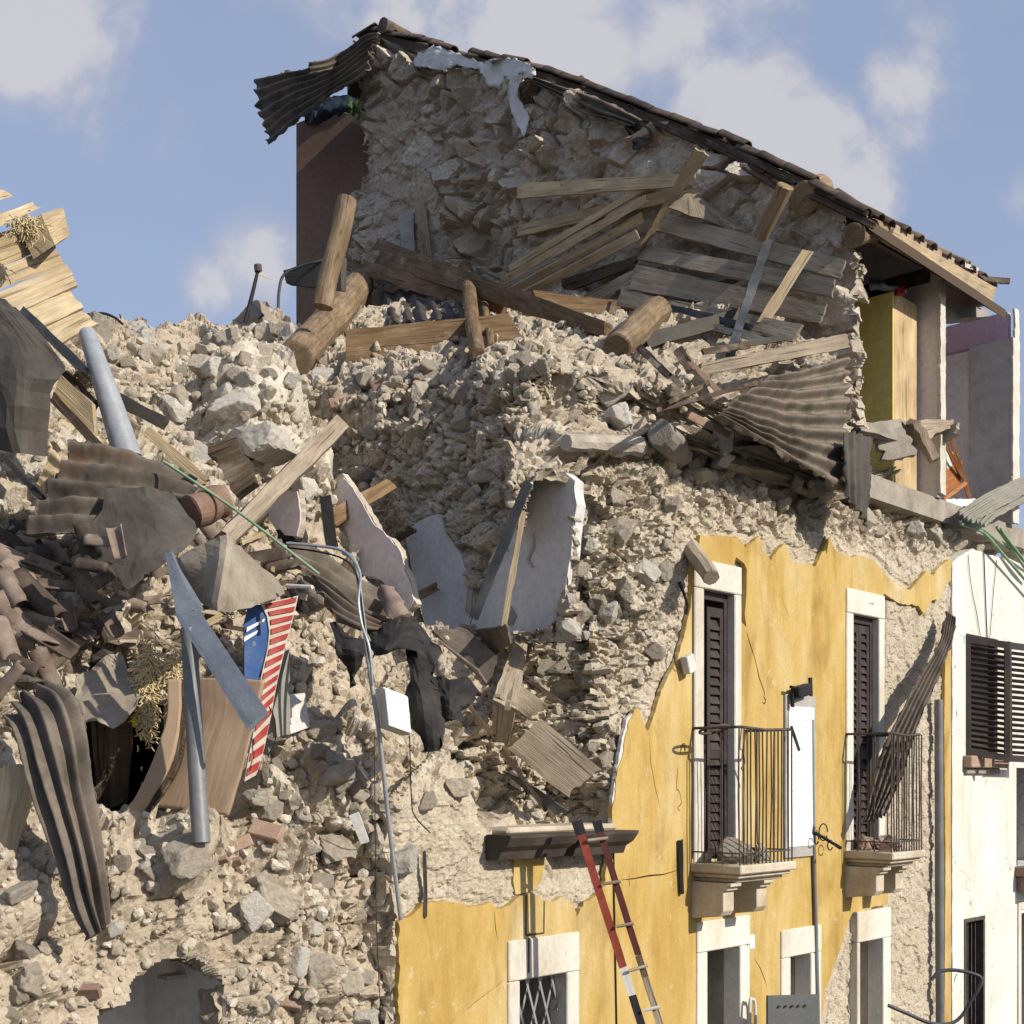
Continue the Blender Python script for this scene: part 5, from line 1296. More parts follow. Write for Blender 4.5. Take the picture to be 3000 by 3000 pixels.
m = MB(); m.box(tF(2872) + .02, tF(2880), -.045, -.031, zF(2876, 3300), zF(2876, 2690)); m.build('plaster_band', 'trim', wh)
for k_, (P_, lab_) in enumerate((([(2836, 1625), (2846, 1720), (2862, 1800), (2872, 1862)], 'left thin cable hanging down the top of the white wall'), ([(2882, 1612), (2886, 1720), (2892, 1872)], 'middle dark cable hanging down the top of the white wall'), ([(2920, 1640), (2910, 1740), (2900, 1868)], 'right thin cable hanging down the top of the white wall'))):
    m = MB(); m.tube(catmull([onF(x, y, -.045) for x, y in P_], 24), .004 if k_ != 1 else .007, 6); tag(m.build('hanging_cable', 'black'), lab_, 'cable')
# ------------------------------------------------------------------ balconies
def balcony(lab, lw, fl, fr, ytop, yrail, dep, nfront, seed):
    """lw: wall x of the left side, fl / fr: front corners in the photo"""
    rg = random.Random(seed)
    t0 = tF(lw); t1 = tF(fr, -dep); zt = onF(fl, ytop, -dep)[2]; zr_ = onF(fl, yrail, -dep)[2]
    b = part_empty('balcony', house, W((t0 + t1) / 2, 0, zt), lab)
    m = MB(); m.box(t0, t1, -dep, .05, zt - .07, zt); m.build('slab', 'balc', b, bevel=.01)
    m = MB(); m.box(t0 + .03, t1 - .03, -dep + .04, .05, zt - .105, zt - .072); m.box(t0 + .07, t1 - .07, -dep + .09, .05, zt - .14, zt - .107); m.build('moulding', 'balc', b, bevel=.008)
    cw_ = .15
    for c0 in (t0 + .015, t0 + (t1 - t0) * .60):
        m = MB()
        prof = [(-dep + .10, zt - .143), (-dep + .10, zt - .17), (-dep + .135, zt - .172), (-dep + .135, zt - .20), (-dep + .17, zt - .202), (-dep + .17, zt - .36), (-dep + .20, zt - .40), (-.08, zt - .43), (.04, zt - .435), (.04, zt - .143)]
        vs = [W(c0, s, z) for s, z in prof] + [W(c0 + cw_, s, z) for s, z in prof]; k = len(prof)
        m.add(vs, [tuple(range(k)), tuple(range(k, 2 * k))[::-1]] + [(i, i + k, (i + 1) % k + k, (i + 1) % k) for i in range(k)])
        m.build('corbel', 'balc', b, bevel=.005)
    r = part_empty('railing', b, W((t0 + t1) / 2, -dep, zt))
    e = .03
    for za, wd in ((zr_, .035), (zt + .09, .02)):
        sag = .015 if za == zr_ else 0
        m = MB(); m.tube([W(t0 + e, .02, za), W(t0 + e, -dep + e + .03, za), W(t0 + e + .03, -dep + e, za), W((t0 + t1) / 2, -dep + e, za - sag), W(t1 - e - .03, -dep + e, za), W(t1 - e, -dep + e + .03, za), W(t1 - e, .02, za)], wd * .36, 6); m.build('rail', 'iron', r)
    pts = [(t0 + e, -dep * q) for q in (.30, .62)] + [(t0 + e + (t1 - t0 - 2 * e) * i / nfront, -dep + e) for i in range(nfront + 1)] + [(t1 - e, -dep * q) for q in (.62, .30)]
    for t, s in pts:
        m = MB(); j = lambda a: rg.uniform(-a, a); zm = (zt + zr_) / 2
        m.tube([W(t + j(.012), s, zr_), W(t + j(.012), s + j(.01), zm), W(t + j(.006), s, zt - .01)], .0068, 6); m.build('baluster', 'iron', r)
    return b, t0, t1, zt, zr_, dep
B1 = balcony('nearer balcony with rubble on its slab and a bent iron railing', 2012, 2160, 2335, 2538, 2128, .50, 14, 1)
B2 = balcony('farther balcony with rubble on its slab and a long dark sheet leaning into it', 2463, 2598, 2712, 2500, 2146, .52, 12, 2)
# bent loops of wire on the first balcony
def wire(name, label, cat, P, r, mat='iron', group=None, samples=40):
    m = MB(); m.tube(catmull([Vector(p) for p in P], samples), r, 6); return tag(m.build(name, mat, smooth=True), label, cat, group)
def ring(name, label, c, rx, rz, tilt, r, arc=6.0):
    P = [c + D3 * (math.cos(a) * rx) + UP * (math.sin(a) * rz) + N3 * math.sin(a) * tilt for a in np.linspace(.2, .2 + arc, 16)]
    return wire(name, label, 'wire', P, r)
ring('flower_pot_ring', 'iron flower pot ring on the top rail of the nearer balcony', onF(2092, 2137, -.30), .13, .03, .10, .011)
ring('wire_loop', 'small wire loop hanging left of the nearer balcony railing', onF(1998, 2212, -.03), .03, .09, .02, .004, 4.5)
wire('wire_hanging', 'thin twisted wire hanging on the nearer balcony railing', 'wire', [onF(2172, 2130, -.56), onF(2168, 2190, -.56), onF(2176, 2200, -.56), onF(2182, 2235, -.56), onF(2172, 2250, -.56), onF(2178, 2260, -.56)], .004)
board('metal_strip', 'short dark metal strip hooked over the corner of the nearer balcony rail', 'metal strip', strip((2318, 2128), (2342, 2200), 9), 'iron', .01, Y=(yF(2318, -.55), yF(2342, -.56)))
# ornamental iron bracket between the balconies
br = thing('iron_bracket', 'ornamental black iron bracket with scrolls between the two balconies', 'bracket', onF(2385, 2430, -.04))
m = MB(); m.tube([onF(2380, 2405, -.05), onF(2382, 2440, -.07)], .018, 6); m.tube(catmull([onF(2382, 2438, -.07), onF(2410, 2452, -.12), onF(2440, 2470, -.2), onF(2462, 2485, -.3)], 12), .016, 6, .3); m.build('arm', 'black', br)
for c, r in (((2412, 2438), .075), ((2432, 2476), .045), ((2392, 2460), .04)):
    P = [onF(*c, -.12) + D3 * math.cos(a) * r + UP * math.sin(a) * r for a in np.linspace(0, 5.8, 20)]; m = MB(); m.tube(P, .006, 6); m.build('scroll', 'black', br)
# black lamp bracket above the white notice board
lp = thing('wall_floodlight', 'black broken floodlight on a bracket above the white wall panel', 'lamp', onF(2372, 2010, -.05))
m = MB(); m.bar(onF(2330, 2030, -.12), onF(2368, 2018, -.10), .10, .09, N3); m.build('housing', 'black', lp, bevel=.012)
m = MB(); m.tube([onF(2372, 1985, -.04), onF(2374, 2050, -.03)], .022, 8, .2); m.tube([onF(2316, 2012, -.12), onF(2350, 2020, -.12), onF(2372, 2010, -.05)], .014, 6); m.build('bracket', 'black', lp)
m = MB(); m.bar(onF(2322, 2030, -.1), onF(2322, 2072, -.1), .03, .02, N3); m.build('broken_flap', 'black', lp)
wire('lamp_cable', 'black cable running down from the floodlight to the grey conduit', 'cable', [onF(2373, 2045, -.04), onF(2376, 2075, -.045), onF(2374, 2105, -.045)], .006, 'black')
# panel
pn = thing('wall_panel', 'tall white panel in a grey stone frame beside the nearer balcony', 'panel', onF(2330, 2520, -.05))
m = MB(); a, b_ = tF(2284), tF(2374); zt_, zb_ = zF(2330, 2038), zF(2330, 2510); m.box(a, b_, -.06, -.03, zb_, zt_); m.build('frame', 'concrete', pn, bevel=.004)
m = MB(); a2, b2, z0_, z1_ = tF(2292), tF(2366), zF(2330, 2478), zF(2330, 2072); m.box(a2, b2, -.068, -.061, z0_, z1_); pf = m.build('face', 'white', pn)
m = MB(); rg = random.Random(4)
for i in range(14):
    z = z1_ - .12 - i * .062; x = a2 + .05
    while x < b2 - .05:
        w = rg.uniform(.012, .035); m.box(x, min(x + w, b2 - .04), -.0705, -.0695, z, z + .008); x += w + .014
    if i == 4: continue
m.build('faint_lines', 'white_d', pf)
# junction box by the nearer balcony door
jb = thing('junction_box', 'small white junction box hanging loose beside the nearer balcony door', 'box', onF(2015, 1950, -.05))
m = MB(); c = onF(2016, 1945, -.10); ax = (D3 * .8 - N3 * .1).normalized()
m.bar(c + UP * .065 - D3 * .02, c - UP * .065 + D3 * .03, .10, .07, N3); m.build('case', 'white_d', jb, bevel=.006)
m = MB(); m.box(tF(1992), tF(1998), -.1, -.04, c.z + .01, c.z + .03); m.build('cable_entry', 'black', jb)
wire('loose_cable', 'black cable dangling from the broken wall above the junction box', 'cable', [onF(1990, 1705, .0), onF(2004, 1740, -.05), onF(2014, 1775, -.06), onF(2010, 1800, -.05)], .012, 'black')
wire('loose_cable', 'thin cable loop reaching the junction box from above', 'cable', [onF(1985, 1880, -.03), onF(1976, 1910, -.05), onF(1980, 1950, -.06), onF(1992, 1960, -.07)], .005, 'black')
# conduit, drain pipe, cables on the facade
pipe('conduit', 'thin grey conduit pipe running down the yellow wall between the balconies', 'pipe', [(2379, 2108), (2382, 2400), (2390, 2700), (2398, 3040)], 12, 'galv_d', s=-.06, n=10)
pipe('drain_pipe', 'thick grey drainpipe at the right edge of the yellow house', 'pipe', [(2750, 2050), (2751, 2300), (2752, 2600), (2753, 2800), (2755, 3060)], 25, 'galv_d', s=-.09, n=14)
for k, (a, b_) in enumerate((((1843, 2330), (1808, 3060)), ((2712, 2600), (2720, 3060)))): pass
wire('wall_cable', 'thin dark cable hanging down the yellow wall behind the ladder', 'cable', [onF(1798, 2490, -.05), onF(1800, 2650, -.045), onF(1804, 2850, -.045), onF(1808, 3050, -.045)], .006, 'black')
board('metal_bar', 'short black metal bar fixed upright left of the nearer balcony slab', 'bar', strip((1994, 2462), (1999, 2620), 12), 'black', .03, Y=(yF(1994, -.07), yF(1999, -.07)))
board('metal_bar', 'short black metal bar on the bare stone above the left yellow plaster', 'bar', strip((1243, 2492), (1246, 2688), 10), 'iron', .03, Y=(yF(1243, -.04), yF(1246, -.05)))
# number plate beside the doorway
m = MB(); m.box(tF(2184), tF(2198), -.046, -.037, zF(2190, 2778), zF(2190, 2738)); np_ = m.build('number_plate', 'white'); tag(np_, 'small white number plate beside the doorway under the nearer balcony', 'plate')
m = MB(); m.bar(onF(2188, 2748, -.049), onF(2193, 2758, -.049), .012, .004, N3); m.bar(onF(2193, 2758, -.049), onF(2189, 2772, -.049), .012, .004, N3); m.build('faded_mark', 'cabinet', np_)
# grey metal cabinet
cb = thing('metal_cabinet', 'grey metal box with a row of bolts at the bottom edge of the photo', 'cabinet', onF(2325, 3060, -.6))
board('case', None, None, [(2250, 2918), (2398, 2914), (2398, 3080), (2250, 3080)], 'cabinet', .03, Y=(10.4, 10.55), parent=cb, bow=.002, rag=.002)
for i in range(5):
    p = at(2284 + 19 * i, 2948 - i * .5, 10.425 + .019 * i); m = MB(); m.tube([p - Vector((0, .012, 0)), p + Vector((0, .01, 0))], .009, 8); m.build('bolt', 'iron', cb)
pipe('meter_pipe', 'white bent pipe beside the grey metal cabinet', 'pipe', [(2196, 3060), (2197, 2940), (2203, 2928), (2212, 2945), (2212, 3060)], 10, 'white_d', s=-.12, n=8)
# ladder
ld = thing('ladder', 'red and brown ladder leaning on the broken eaves piece', 'ladder', at(1905, 3100, 9.0))
LT, LB = yF(1720, -.50), yF(1905, -.95)
def seg(a, b, u0, u1): return (a[0] + (b[0] - a[0]) * u0, a[1] + (b[1] - a[1]) * u0), (a[0] + (b[0] - a[0]) * u1, a[1] + (b[1] - a[1]) * u1)
for nm, a, b_, w, parts in (('rail', (1690, 2405), (1898, 3060), 23, ((0, .06, 'black'), (.06, .655, 'red'), (.655, .78, 'white_d'), (.78, 1, 'black'))), ('rail', (1748, 2405), (1952, 3060), 19, ((0, .05, 'black'), (.05, .60, 'red_dk'), (.60, .70, 'w_dark'), (.70, 1, 'w_grey')))):
    first = None
    for u0, u1, mt in parts:
        p, q = seg(a, b_, u0, u1)
        o = board(nm if first is None else 'worn_section', None, None, strip(p, q, w + (8 if mt == 'black' and u0 == 0 else 0)), mt, .035, Y=(LT + (LB - LT) * u0, LT + (LB - LT) * u1), parent=ld if first is None else first, bow=.001, rag=.004)
        if first is None: first = o
for k, (xa, ya, xb, yb) in enumerate(((1722, 2462, 1782, 2455), (1768, 2590, 1818, 2582), (1806, 2715, 1856, 2705), (1842, 2845, 1898, 2828), (1886, 2960, 1932, 2950))):
    u = (ya - 2405) / 655; Yr = LT + (LB - LT) * u - .02
    m = MB(); m.tube([at(xa, ya, Yr), at(xb, yb, Yr)], .011, 8); m.build('rung', 'w_grey' if k < 4 else 'white_d', ld)
# broken eaves piece above the lattice window: two moulded lengths
ev = thing('eaves_piece', 'dark moulded eaves piece with curled end sticking out above the lattice window', 'eaves', onF(1680, 2480, -.2))
def moulding(name, xl, xr, ytop, s0, depth, parent, tip):
    prof = [(s0 - depth, 0), (s0 - depth * 1.0, -.02), (s0 - depth * .86, -.075), (s0 - depth * .62, -.11), (s0 - depth * .5, -.165), (s0, -.17), (s0, 0)]
    m = MB(); ta, tb = tF(xl, s0 - depth), tF(xr, s0 - depth); z = onF((xl + xr) / 2, ytop, s0 - depth)[2]; k = len(prof); rings = []
    N_ = 12
    for i in range(N_ + 1):
        u = i / N_; t = ta + (tb - ta) * u
        for s, dz in prof:
            tt = t
            if i == N_ and tip: tt = t - .10 * (abs(dz) / .17) ** 1.5
            m.v.append(W(tt, s + .004 * mnoise.noise(Vector((u * 8, s * 9, dz * 9))), z + dz)); m.uv.append((t, s))
    for i in range(N_):
        for j in range(k): m.f.append((i * k + j, i * k + (j + 1) % k, (i + 1) * k + (j + 1) % k, (i + 1) * k + j))
    m.f += [tuple(range(k))[::-1], tuple(range(N_ * k, N_ * k + k))]
    return m.build(name, 'eaves', parent)
moulding('moulded_length', 1496, 1704, 2443, -.02, .22, ev, True); moulding('moulded_length', 1712, 1872, 2436, -.02, .20, ev, True)
m = MB(); m.box(tF(1470), tF(1792), -.06, .3, zF(1630, 2440), zF(1630, 2418)); m.build('bedding', 'balc', ev, bevel=.02)

# ------------------------------------------------------------------ timber thrown about below the gable
GP = 'pale pine planks fallen below the gable'
T_ = [  # name, label, quad, material, thickness, lift
 ('fallen_plank', 'long pale plank lying almost level, topmost against the gable wall', [(1517, 537), (1992, 508), (1992, 546), (1514, 580)], 'w_plank', .03, .22, GP),
 ('fallen_plank', 'lower pale plank pointing left out from under the diagonal bundle', [(1520, 659), (1967, 553), (1967, 590), (1514, 693)], 'w_plank', .03, .12, GP),
 ('fallen_plank', 'uppermost plank of the diagonal bundle below the gable', [(1489, 777), (1907, 526), (1911, 544), (1494, 796)], 'w_plank', .025, .24, GP),
 ('fallen_plank', 'broad second plank of the diagonal bundle below the gable', [(1464, 814), (1890, 570), (1896, 593), (1480, 836)], 'w_plank', .025, .36, GP),
 ('fallen_plank', 'third plank of the diagonal bundle below the gable', [(1491, 846), (1878, 626), (1885, 650), (1522, 852)], 'w_plank', .025, .28, GP),
 ('fallen_plank', 'lowest plank of the diagonal bundle below the gable', [(1537, 852), (1864, 676), (1873, 702), (1572, 856)], 'w_plank', .025, .40, GP),
 ('dark_plank', 'dark brown plank behind the lower end of the diagonal bundle', [(1644, 818), (1862, 750), (1862, 778), (1648, 860)], 'w_dark', .03, .15, None),
 ('dark_plank', 'short grey plank below the dark brown plank', [(1700, 872), (1862, 787), (1862, 822), (1735, 890)], 'w_grey', .03, .2, None),
]
WP = 'weathered boards of the fallen floor'
T_ += [
 ('weathered_board', 'topmost weathered board with a pointed right end behind the leaning post', [(2010, 566), (2040, 568), (2215, 700), (1958, 606)], 'w_grey', .03, .2, WP),
 ('weathered_board', 'second weathered board down, crossing to the wall edge', [(1944, 622), (2476, 762), (2460, 815), (1912, 672)], 'w_grey', .03, .24, WP),
 ('weathered_board', 'widest weathered board in the middle of the fallen floor', [(1889, 717), (2446, 817), (2436, 868), (1862, 757)], 'w_grey', .03, .30, WP),
 ('weathered_board', 'weathered board just above the dark gap', [(1862, 775), (2420, 890), (2402, 945), (1842, 846)], 'w_grey', .03, .28, WP),
 ('weathered_board', 'lowest weathered board with its left end low on the rubble', [(1820, 850), (2350, 950), (2320, 1000), (1806, 892)], 'w_grey', .03, .33, WP),
 ('weathered_board', 'thin weathered board behind the steel profile', [(1990, 930), (2300, 985), (2290, 1005), (1985, 950)], 'w_dark', .02, .30, WP)]
BB = 'big brown beams on the rubble'
T_ += [
 ('brown_beam', 'upper long brown beam sloping down right below the gable', [(1033, 670), (1772, 942), (1768, 988), (1012, 742)], 'w_brown', .09, .42, BB),
 ('brown_beam', 'brown board under the long sloping beam', [(1010, 745), (1480, 880), (1462, 935), (1004, 785)], 'w_brown', .05, .36, BB),
 ('brown_beam', 'thick brown beam lying level on the rubble ledge with a splintered left end', [(1013, 966), (1490, 918), (1545, 1010), (1012, 1066)], 'w_brown', .12, .55, BB),
 ('brown_beam', 'short brown beam running behind the round log end', [(1560, 850), (1880, 888), (1862, 918), (1600, 935)], 'w_brown', .07, .38, BB)]
T_ += [
 ('steel_profile', 'dark steel profile standing in front of the weathered boards', strip((2252, 700), (2140, 1035), 26), 'steel', .05, .45, None),
 ('dark_beam', 'charred dark beam lying across under the weathered boards', strip((1895, 998), (2182, 918), 42), 'felt_g', .06, .4, None),
 ('dark_beam', 'dark flat profile sloping right under the charred beam', strip((1960, 900), (2200, 958), 18), 'steel', .03, .42, None),
 ('new_batten', 'clean pale batten leaning upright over the weathered boards', [(2352, 730), (2384, 738), (2250, 952), (2215, 944)], 'w_pale', .03, .48, None),
 ('weathered_plank', 'long grey plank across the top of the corrugated sheet', [(2055, 1064), (2480, 976), (2492, 1018), (2052, 1100)], 'w_grey', .05, .55, None),
 ('thin_stick', 'long thin brown stick lying over the left edge of the corrugated sheet', strip((1925, 1200), (2270, 1108), 14), 'w_dark', .03, .6, None),
 ('tapered_board', 'pale tapered board standing upright between the plank bundle and the weathered boards', [(2036, 434), (2075, 456), (1893, 716), (1853, 756)], 'w_pale', .05, .42, None),
 ('wall_strut', 'grey wooden strut standing against the gable wall', [(1216, 590), (1246, 594), (1265, 755), (1235, 745)], 'w_grey', .04, .15, None),
 ('wall_strut', 'pale cement post beside the grey strut at the gable', [(1168, 625), (1212, 620), (1215, 735), (1178, 735)], 'concrete', .1, .12, None)]
for i, (x0, y0, x1, y1, w, mt) in enumerate(((1870, 1015, 1960, 1100, 22, 'w_dark'), (1985, 1020, 2080, 1180, 30, 'w_dark'), (1900, 1050, 2000, 1130, 14, 'w_grey'), (2020, 1060, 2110, 1150, 16, 'brick'), (1960, 1180, 2080, 1120, 14, 'w_dark'), (2020, 1215, 2140, 1275, 22, 'brick'), (2100, 960, 2250, 1000, 20, 'steel'), (2170, 1010, 2320, 985, 18, 'felt_g'), (2060, 1030, 2200, 1010, 20, 'w_dark'))):
    T_.append(('broken_stick', ('first dark broken stick beside the round log, pointing down right', 'broad dark broken plank end right of the round log', 'grey splinter between the dark broken sticks', 'reddish broken strip beside the long grey plank', 'dark splinter crossing under the long thin stick', 'reddish broken strip at the left corner of the corrugated sheet', 'dark steel strip at the foot of the clean batten', 'dark grey strip above the long grey plank', 'dark splinter left of the long grey plank')[i], strip((x0, y0), (x1, y1), w), mt, .02, .35 + .03 * i, 'broken sticks beside the corrugated sheet'))
T_ += [  # centre and lower middle
 ('leaning_beam', 'long pale grooved beam leaning up right over the white boulder', strip((1005, 1232), (668, 1572), 50), 'w_grey', .09, .45, None),
 ('brown_beam', 'short brown beam stump jutting from the lilac partition', [(975, 1488), (1136, 1402), (1163, 1428), (985, 1543)], 'w_brown', .1, .30, BB),
 ('dark_post', 'charred black post left of the short beam stump', [(935, 1452), (965, 1448), (990, 1600), (955, 1605)], 'felt', .05, .35, None),
 ('dark_stick', 'dark stick crossing the lilac partition', strip((1042, 1642), (1212, 1552), 17), 'w_dark', .03, .40, None),
 ('dark_stick', 'short brown double stick lower right of the lilac partition', strip((1190, 1765), (1282, 1715), 24), 'w_brown', .03, .35, None),
 ('steel_profile', 'navy steel profile leaning in front of the niche', strip((1548, 1412), (1386, 1815), 28), 'steel', .05, .30, None),
 ('new_batten', 'slim pale batten standing beside the navy profile', strip((1534, 1498), (1476, 1832), 16), 'w_pale', .025, .38, None),
 ('dark_stick', 'thin brown stick leaning across the niche', strip((1690, 1485), (1398, 1812), 12), 'w_dark', .02, .33, None),
 ('cross_board', 'upright splintered board with a pointed foot in the lower middle', [(1514, 1852), (1550, 1856), (1516, 2080), (1444, 2050)], 'w_grey', .03, .42, None),
 ('cross_board', 'lower pointed end of the splintered board', [(1446, 2040), (1514, 2070), (1487, 2188), (1442, 2148)], 'w_grey', .03, .42, None),
 ('broken_plank', 'short plank stub right of the splintered board', [(1514, 1998), (1608, 2066), (1546, 2106), (1508, 2070)], 'w_grey', .03, .34, None),
 ('broken_plank', 'wide weathered plank sloping down right towards the yellow wall', [(1585, 2102), (1760, 2250), (1660, 2332), (1488, 2195)], 'w_grey', .035, .38, None),
 ('fibre_board', 'broad brown fibre board above the black felt', [(1265, 1845), (1365, 1840), (1458, 1925), (1434, 2006)], 'sheet_l', .02, .36, None),
 ('fibre_board', 'lower torn piece of the brown fibre board', [(1275, 1870), (1400, 1965), (1425, 2005), (1360, 1945)], 'sheet', .02, .33, None),
 ('fibre_board', 'small dark fibre board beside the splintered board', [(1390, 1848), (1484, 1834), (1497, 1884), (1450, 1920)], 'sheet', .02, .34, None),
 ('thin_stick', 'thin dark stick right of the splintered board', strip((1528, 1982), (1652, 2062), 13), 'w_dark', .02, .30, None),
 ('thin_stick', 'thin brown stick below the black felt', strip((1369, 2059), (1443, 2155), 13), 'w_dark', .02, .34, None),
 ('thin_stick', 'long thin brown stick in the notch beside the wide plank', strip((1472, 2200), (1602, 2376), 13), 'w_dark', .02, .36, None),
 ('metal_flashing', 'grey metal flashing lying in the notch under the thin stick', [(1474, 2262), (1540, 2290), (1665, 2378), (1630, 2388)], 'steel', .01, .30, None)]
for nm, lab, q, mt, th, lf, gr in T_: board(nm, lab, 'steel profile' if 'steel' in nm else 'beam' if 'beam' in nm or 'post' in nm else 'metal strip' if 'flashing' in nm else 'board', q, mt, th, m=lf, group=gr, rag=.02)
log('round_log', 'thick upright log leaning at the left edge of the gable wall', 'log', (1014, 580), (945, 900), 58, 60, 'w_log', m=.38)
log('round_log', 'thick log lying slanted with its rough sawn end up right', 'log', (1052, 838), (868, 1052), 90, 104, 'w_log', m=.42, rough=.12)
log('round_log', 'short round log jutting toward the street at the top of the rubble wall', 'log', (1925, 912), (1808, 1020), 86, 84, 'w_log', m=.5)
log('split_post', 'split brown post standing in front of the level beam', 'post', (1362, 785), (1402, 1040), 40, 46, 'w_brown', m=.50)
log('split_post', 'short thin post just right of the split brown post', 'post', (1418, 890), (1436, 1022), 24, 26, 'w_brown', m=.45)
log('round_log', 'pale bark stripped log leaning near the eaves', 'log', (2302, 545), (2226, 700), 54, 42, 'w_log', m=.35, rough=.2)
log('beam_stump', 'grey beam stump jutting out of the stone above the nearer balcony door', 'beam', (2015, 1590), (2082, 1690), 55, 52, 'w_grey', Y=(yF(2015, .08), yF(2082, -.35)), n=8)
log('embedded_beam', 'old grey beam embedded level in the rubble slope', 'beam', (1660, 1295), (1870, 1310), 50, 62, 'mortar', m=.10, rough=.35, n=8)
log('pipe_stub', 'grey cement pipe stub lying on top of the street wall', 'pipe', (1935, 1270), (1990, 1330), 80, 84, 'mortar', m=.16, rough=.2, n=12)
sheet('corrugated_iron_sheet', 'dark ribbed roofing sheet lying under the long brown beams', 'metal sheet', [[(1120, 860), (1200, 850), (1290, 870), (1370, 895)], [(1140, 915), (1220, 910), (1310, 915), (1380, 925)], [(1150, 950), (1230, 945), (1320, 935), (1390, 930)]], 'felt_g', waves=6, amp=.025, along='v', m=.25, nu=60, nv=30, rag=.02)
# corrugated sheet on the right and the strip hanging over the wall
yh = lambda x, s: yF(x, s)
sheet('corrugated_iron_sheet', 'large brown corrugated sheet hanging off the wall top below the long plank', 'metal sheet',
  [[(2250, 1112, yh(2250, -0.15)), (2360, 1080, yh(2360, -0.12)), (2480, 1045, yh(2480, -0.09))],
   [(2180, 1150, yh(2180, -0.25)), (2340, 1170, yh(2340, -0.23)), (2482, 1160, yh(2482, -0.18))],
   [(2120, 1205, yh(2120, -0.33)), (2320, 1270, yh(2320, -0.31)), (2480, 1290, yh(2480, -0.27))],
   [(2100, 1220, yh(2100, -0.35)), (2300, 1340, yh(2300, -0.37)), (2478, 1440, yh(2478, -0.33))]], 'sheet_l', waves=8.5, amp=.035, nu=80, nv=110, rag=.03, rough=.02)
sheet('corrugated_iron_sheet', 'narrow dark corrugated strip hanging vertically over the wall edge', 'metal sheet',
  [[(2472, 1275, yh(2472, -0.40)), (2515, 1265, yh(2515, -0.40)), (2556, 1285, yh(2556, -0.35))], [(2474, 1360, yh(2474, -0.42)), (2515, 1370, yh(2515, -0.42)), (2552, 1380, yh(2552, -0.38))], [(2478, 1455, yh(2478, -0.42)), (2515, 1500, yh(2515, -0.44)), (2540, 1545, yh(2540, -0.40))]], 'felt_g', waves=4, amp=.022, along='v', nu=60, nv=40, rag=.02)
# long crumpled sheet leaning into the farther balcony
sheet('crumpled_sheet', 'long dark folded corrugated sheet leaning into the farther balcony', 'metal sheet',
  [[(2776, 1790, yh(2780, -.15)), (2803, 1812, yh(2800, -.2))], [(2752, 1880, yh(2750, -.2)), (2790, 1880, yh(2790, -.22))], [(2690, 1990, yh(2690, -.25)), (2738, 2010, yh(2735, -.3))], [(2605, 2150, yh(2605, -.28)), (2680, 2150, yh(2680, -.4))], [(2555, 2300, yh(2555, -.25)), (2650, 2260, yh(2650, -.45))], [(2532, 2415, yh(2532, -.25)), (2590, 2380, yh(2590, -.42))]], 'sheet', waves=5, amp=.02, along='v', nu=50, nv=70, rag=.02)
# bent street lamp arm low on the right
pipe('bent_lamp_post', 'bent dark lamp post twisted like a hook in front of the drainpipe', 'lamp post', [(2728, 2872), (2750, 2848), (2790, 2842), (2840, 2850), (2876, 2870), (2850, 2925), (2800, 2992), (2730, 2998), (2660, 2970), (2602, 2945)], 11, 'steel', Y=(11.2, 11.2), n=8, samples=70)

# ------------------------------------------------------------------ wreckage on the left
Lb = [
 ('rough_beam', 'thick rough sawn beam end at the top left against the sky', [(120, 628), (186, 606), (203, 690), (160, 718)], 'w_plank', .18, 8.4),
 ('pale_board', 'top rough brown board of the pale panel at the left edge', [(-60, 700), (128, 641), (160, 716), (-60, 806)], 'w_plank', .03, 8.3),
 ('pale_board', 'second board of the pale panel, stained in the middle', [(-60, 806), (160, 719), (187, 775), (-60, 870)], 'w_pale', .025, 8.28),
 ('pale_board', 'third and longest board of the pale panel', [(-20, 860), (195, 772), (227, 834), (56, 912)], 'w_pale', .025, 8.24),
 ('pale_board', 'fourth board of the pale panel', [(58, 915), (204, 850), (245, 900), (112, 963)], 'w_pale', .025, 8.22),
 ('pale_board', 'lowest board of the pale panel ending above the pale pipe', [(114, 966), (240, 908), (285, 946), (166, 1010)], 'w_pale', .025, 8.2),
 ('pale_board', 'narrow split board on top of the pale panel', [(-40, 640), (92, 596), (117, 610), (-40, 680)], 'w_pale', .04, 8.15),
 ('pale_board', 'small board tip at the very top of the left edge', [(-40, 562), (10, 555), (38, 574), (-40, 600)], 'w_pale', .04, 8.2)]
for nm, lab, q, mt, th, Y in Lb: board(nm, lab, 'beam' if 'beam' in nm else 'board', q, mt, th, Y=(Y - .12, Y + .22), group='pale boards of the broken panel' if nm == 'pale_board' else None, rag=.02)
def tuft(name, label, cx, cy, w, h, Y, mat='straw', n=160, seed=1):
    rg = random.Random(seed); m = MB(); o = at(cx, cy, Y); sc = Y / FPX
    for _ in range(n):
        a = o + Vector((rg.gauss(0, w * .32) * sc, rg.uniform(-.04, .04), rg.gauss(0, h * .32) * sc)); d_ = Vector((rg.gauss(0, .7), rg.gauss(0, .35), rg.gauss(-.7, .5))).normalized(); L = rg.uniform(.02, .06)
        m.tube([a, a + d_ * L * .5 + Vector((rg.uniform(-.01, .01), 0, rg.uniform(-.01, .01))), a + d_ * L], [.003, .0045, .002], 4, 0, True)
    return tag(m.build(name, mat), label, 'straw')
tuft('straw_insulation', 'clump of yellow straw insulation on the pale panel at top left', 74, 664, 62, 46, 8.05, n=420, seed=1)
tuft('straw_insulation', 'small orange straw clump beside the upper end of the pale pipe', 245, 1100, 40, 56, 8.1, n=260, seed=2)
tuft('straw_insulation', 'long straw insulation clump hanging beside the bent plywood', 432, 2010, 46, 190, 7.2, n=1500, seed=3)
tuft('straw_insulation', 'small straw clump caught behind the grey post', 508, 1975, 46, 110, 7.2, n=420, seed=4)
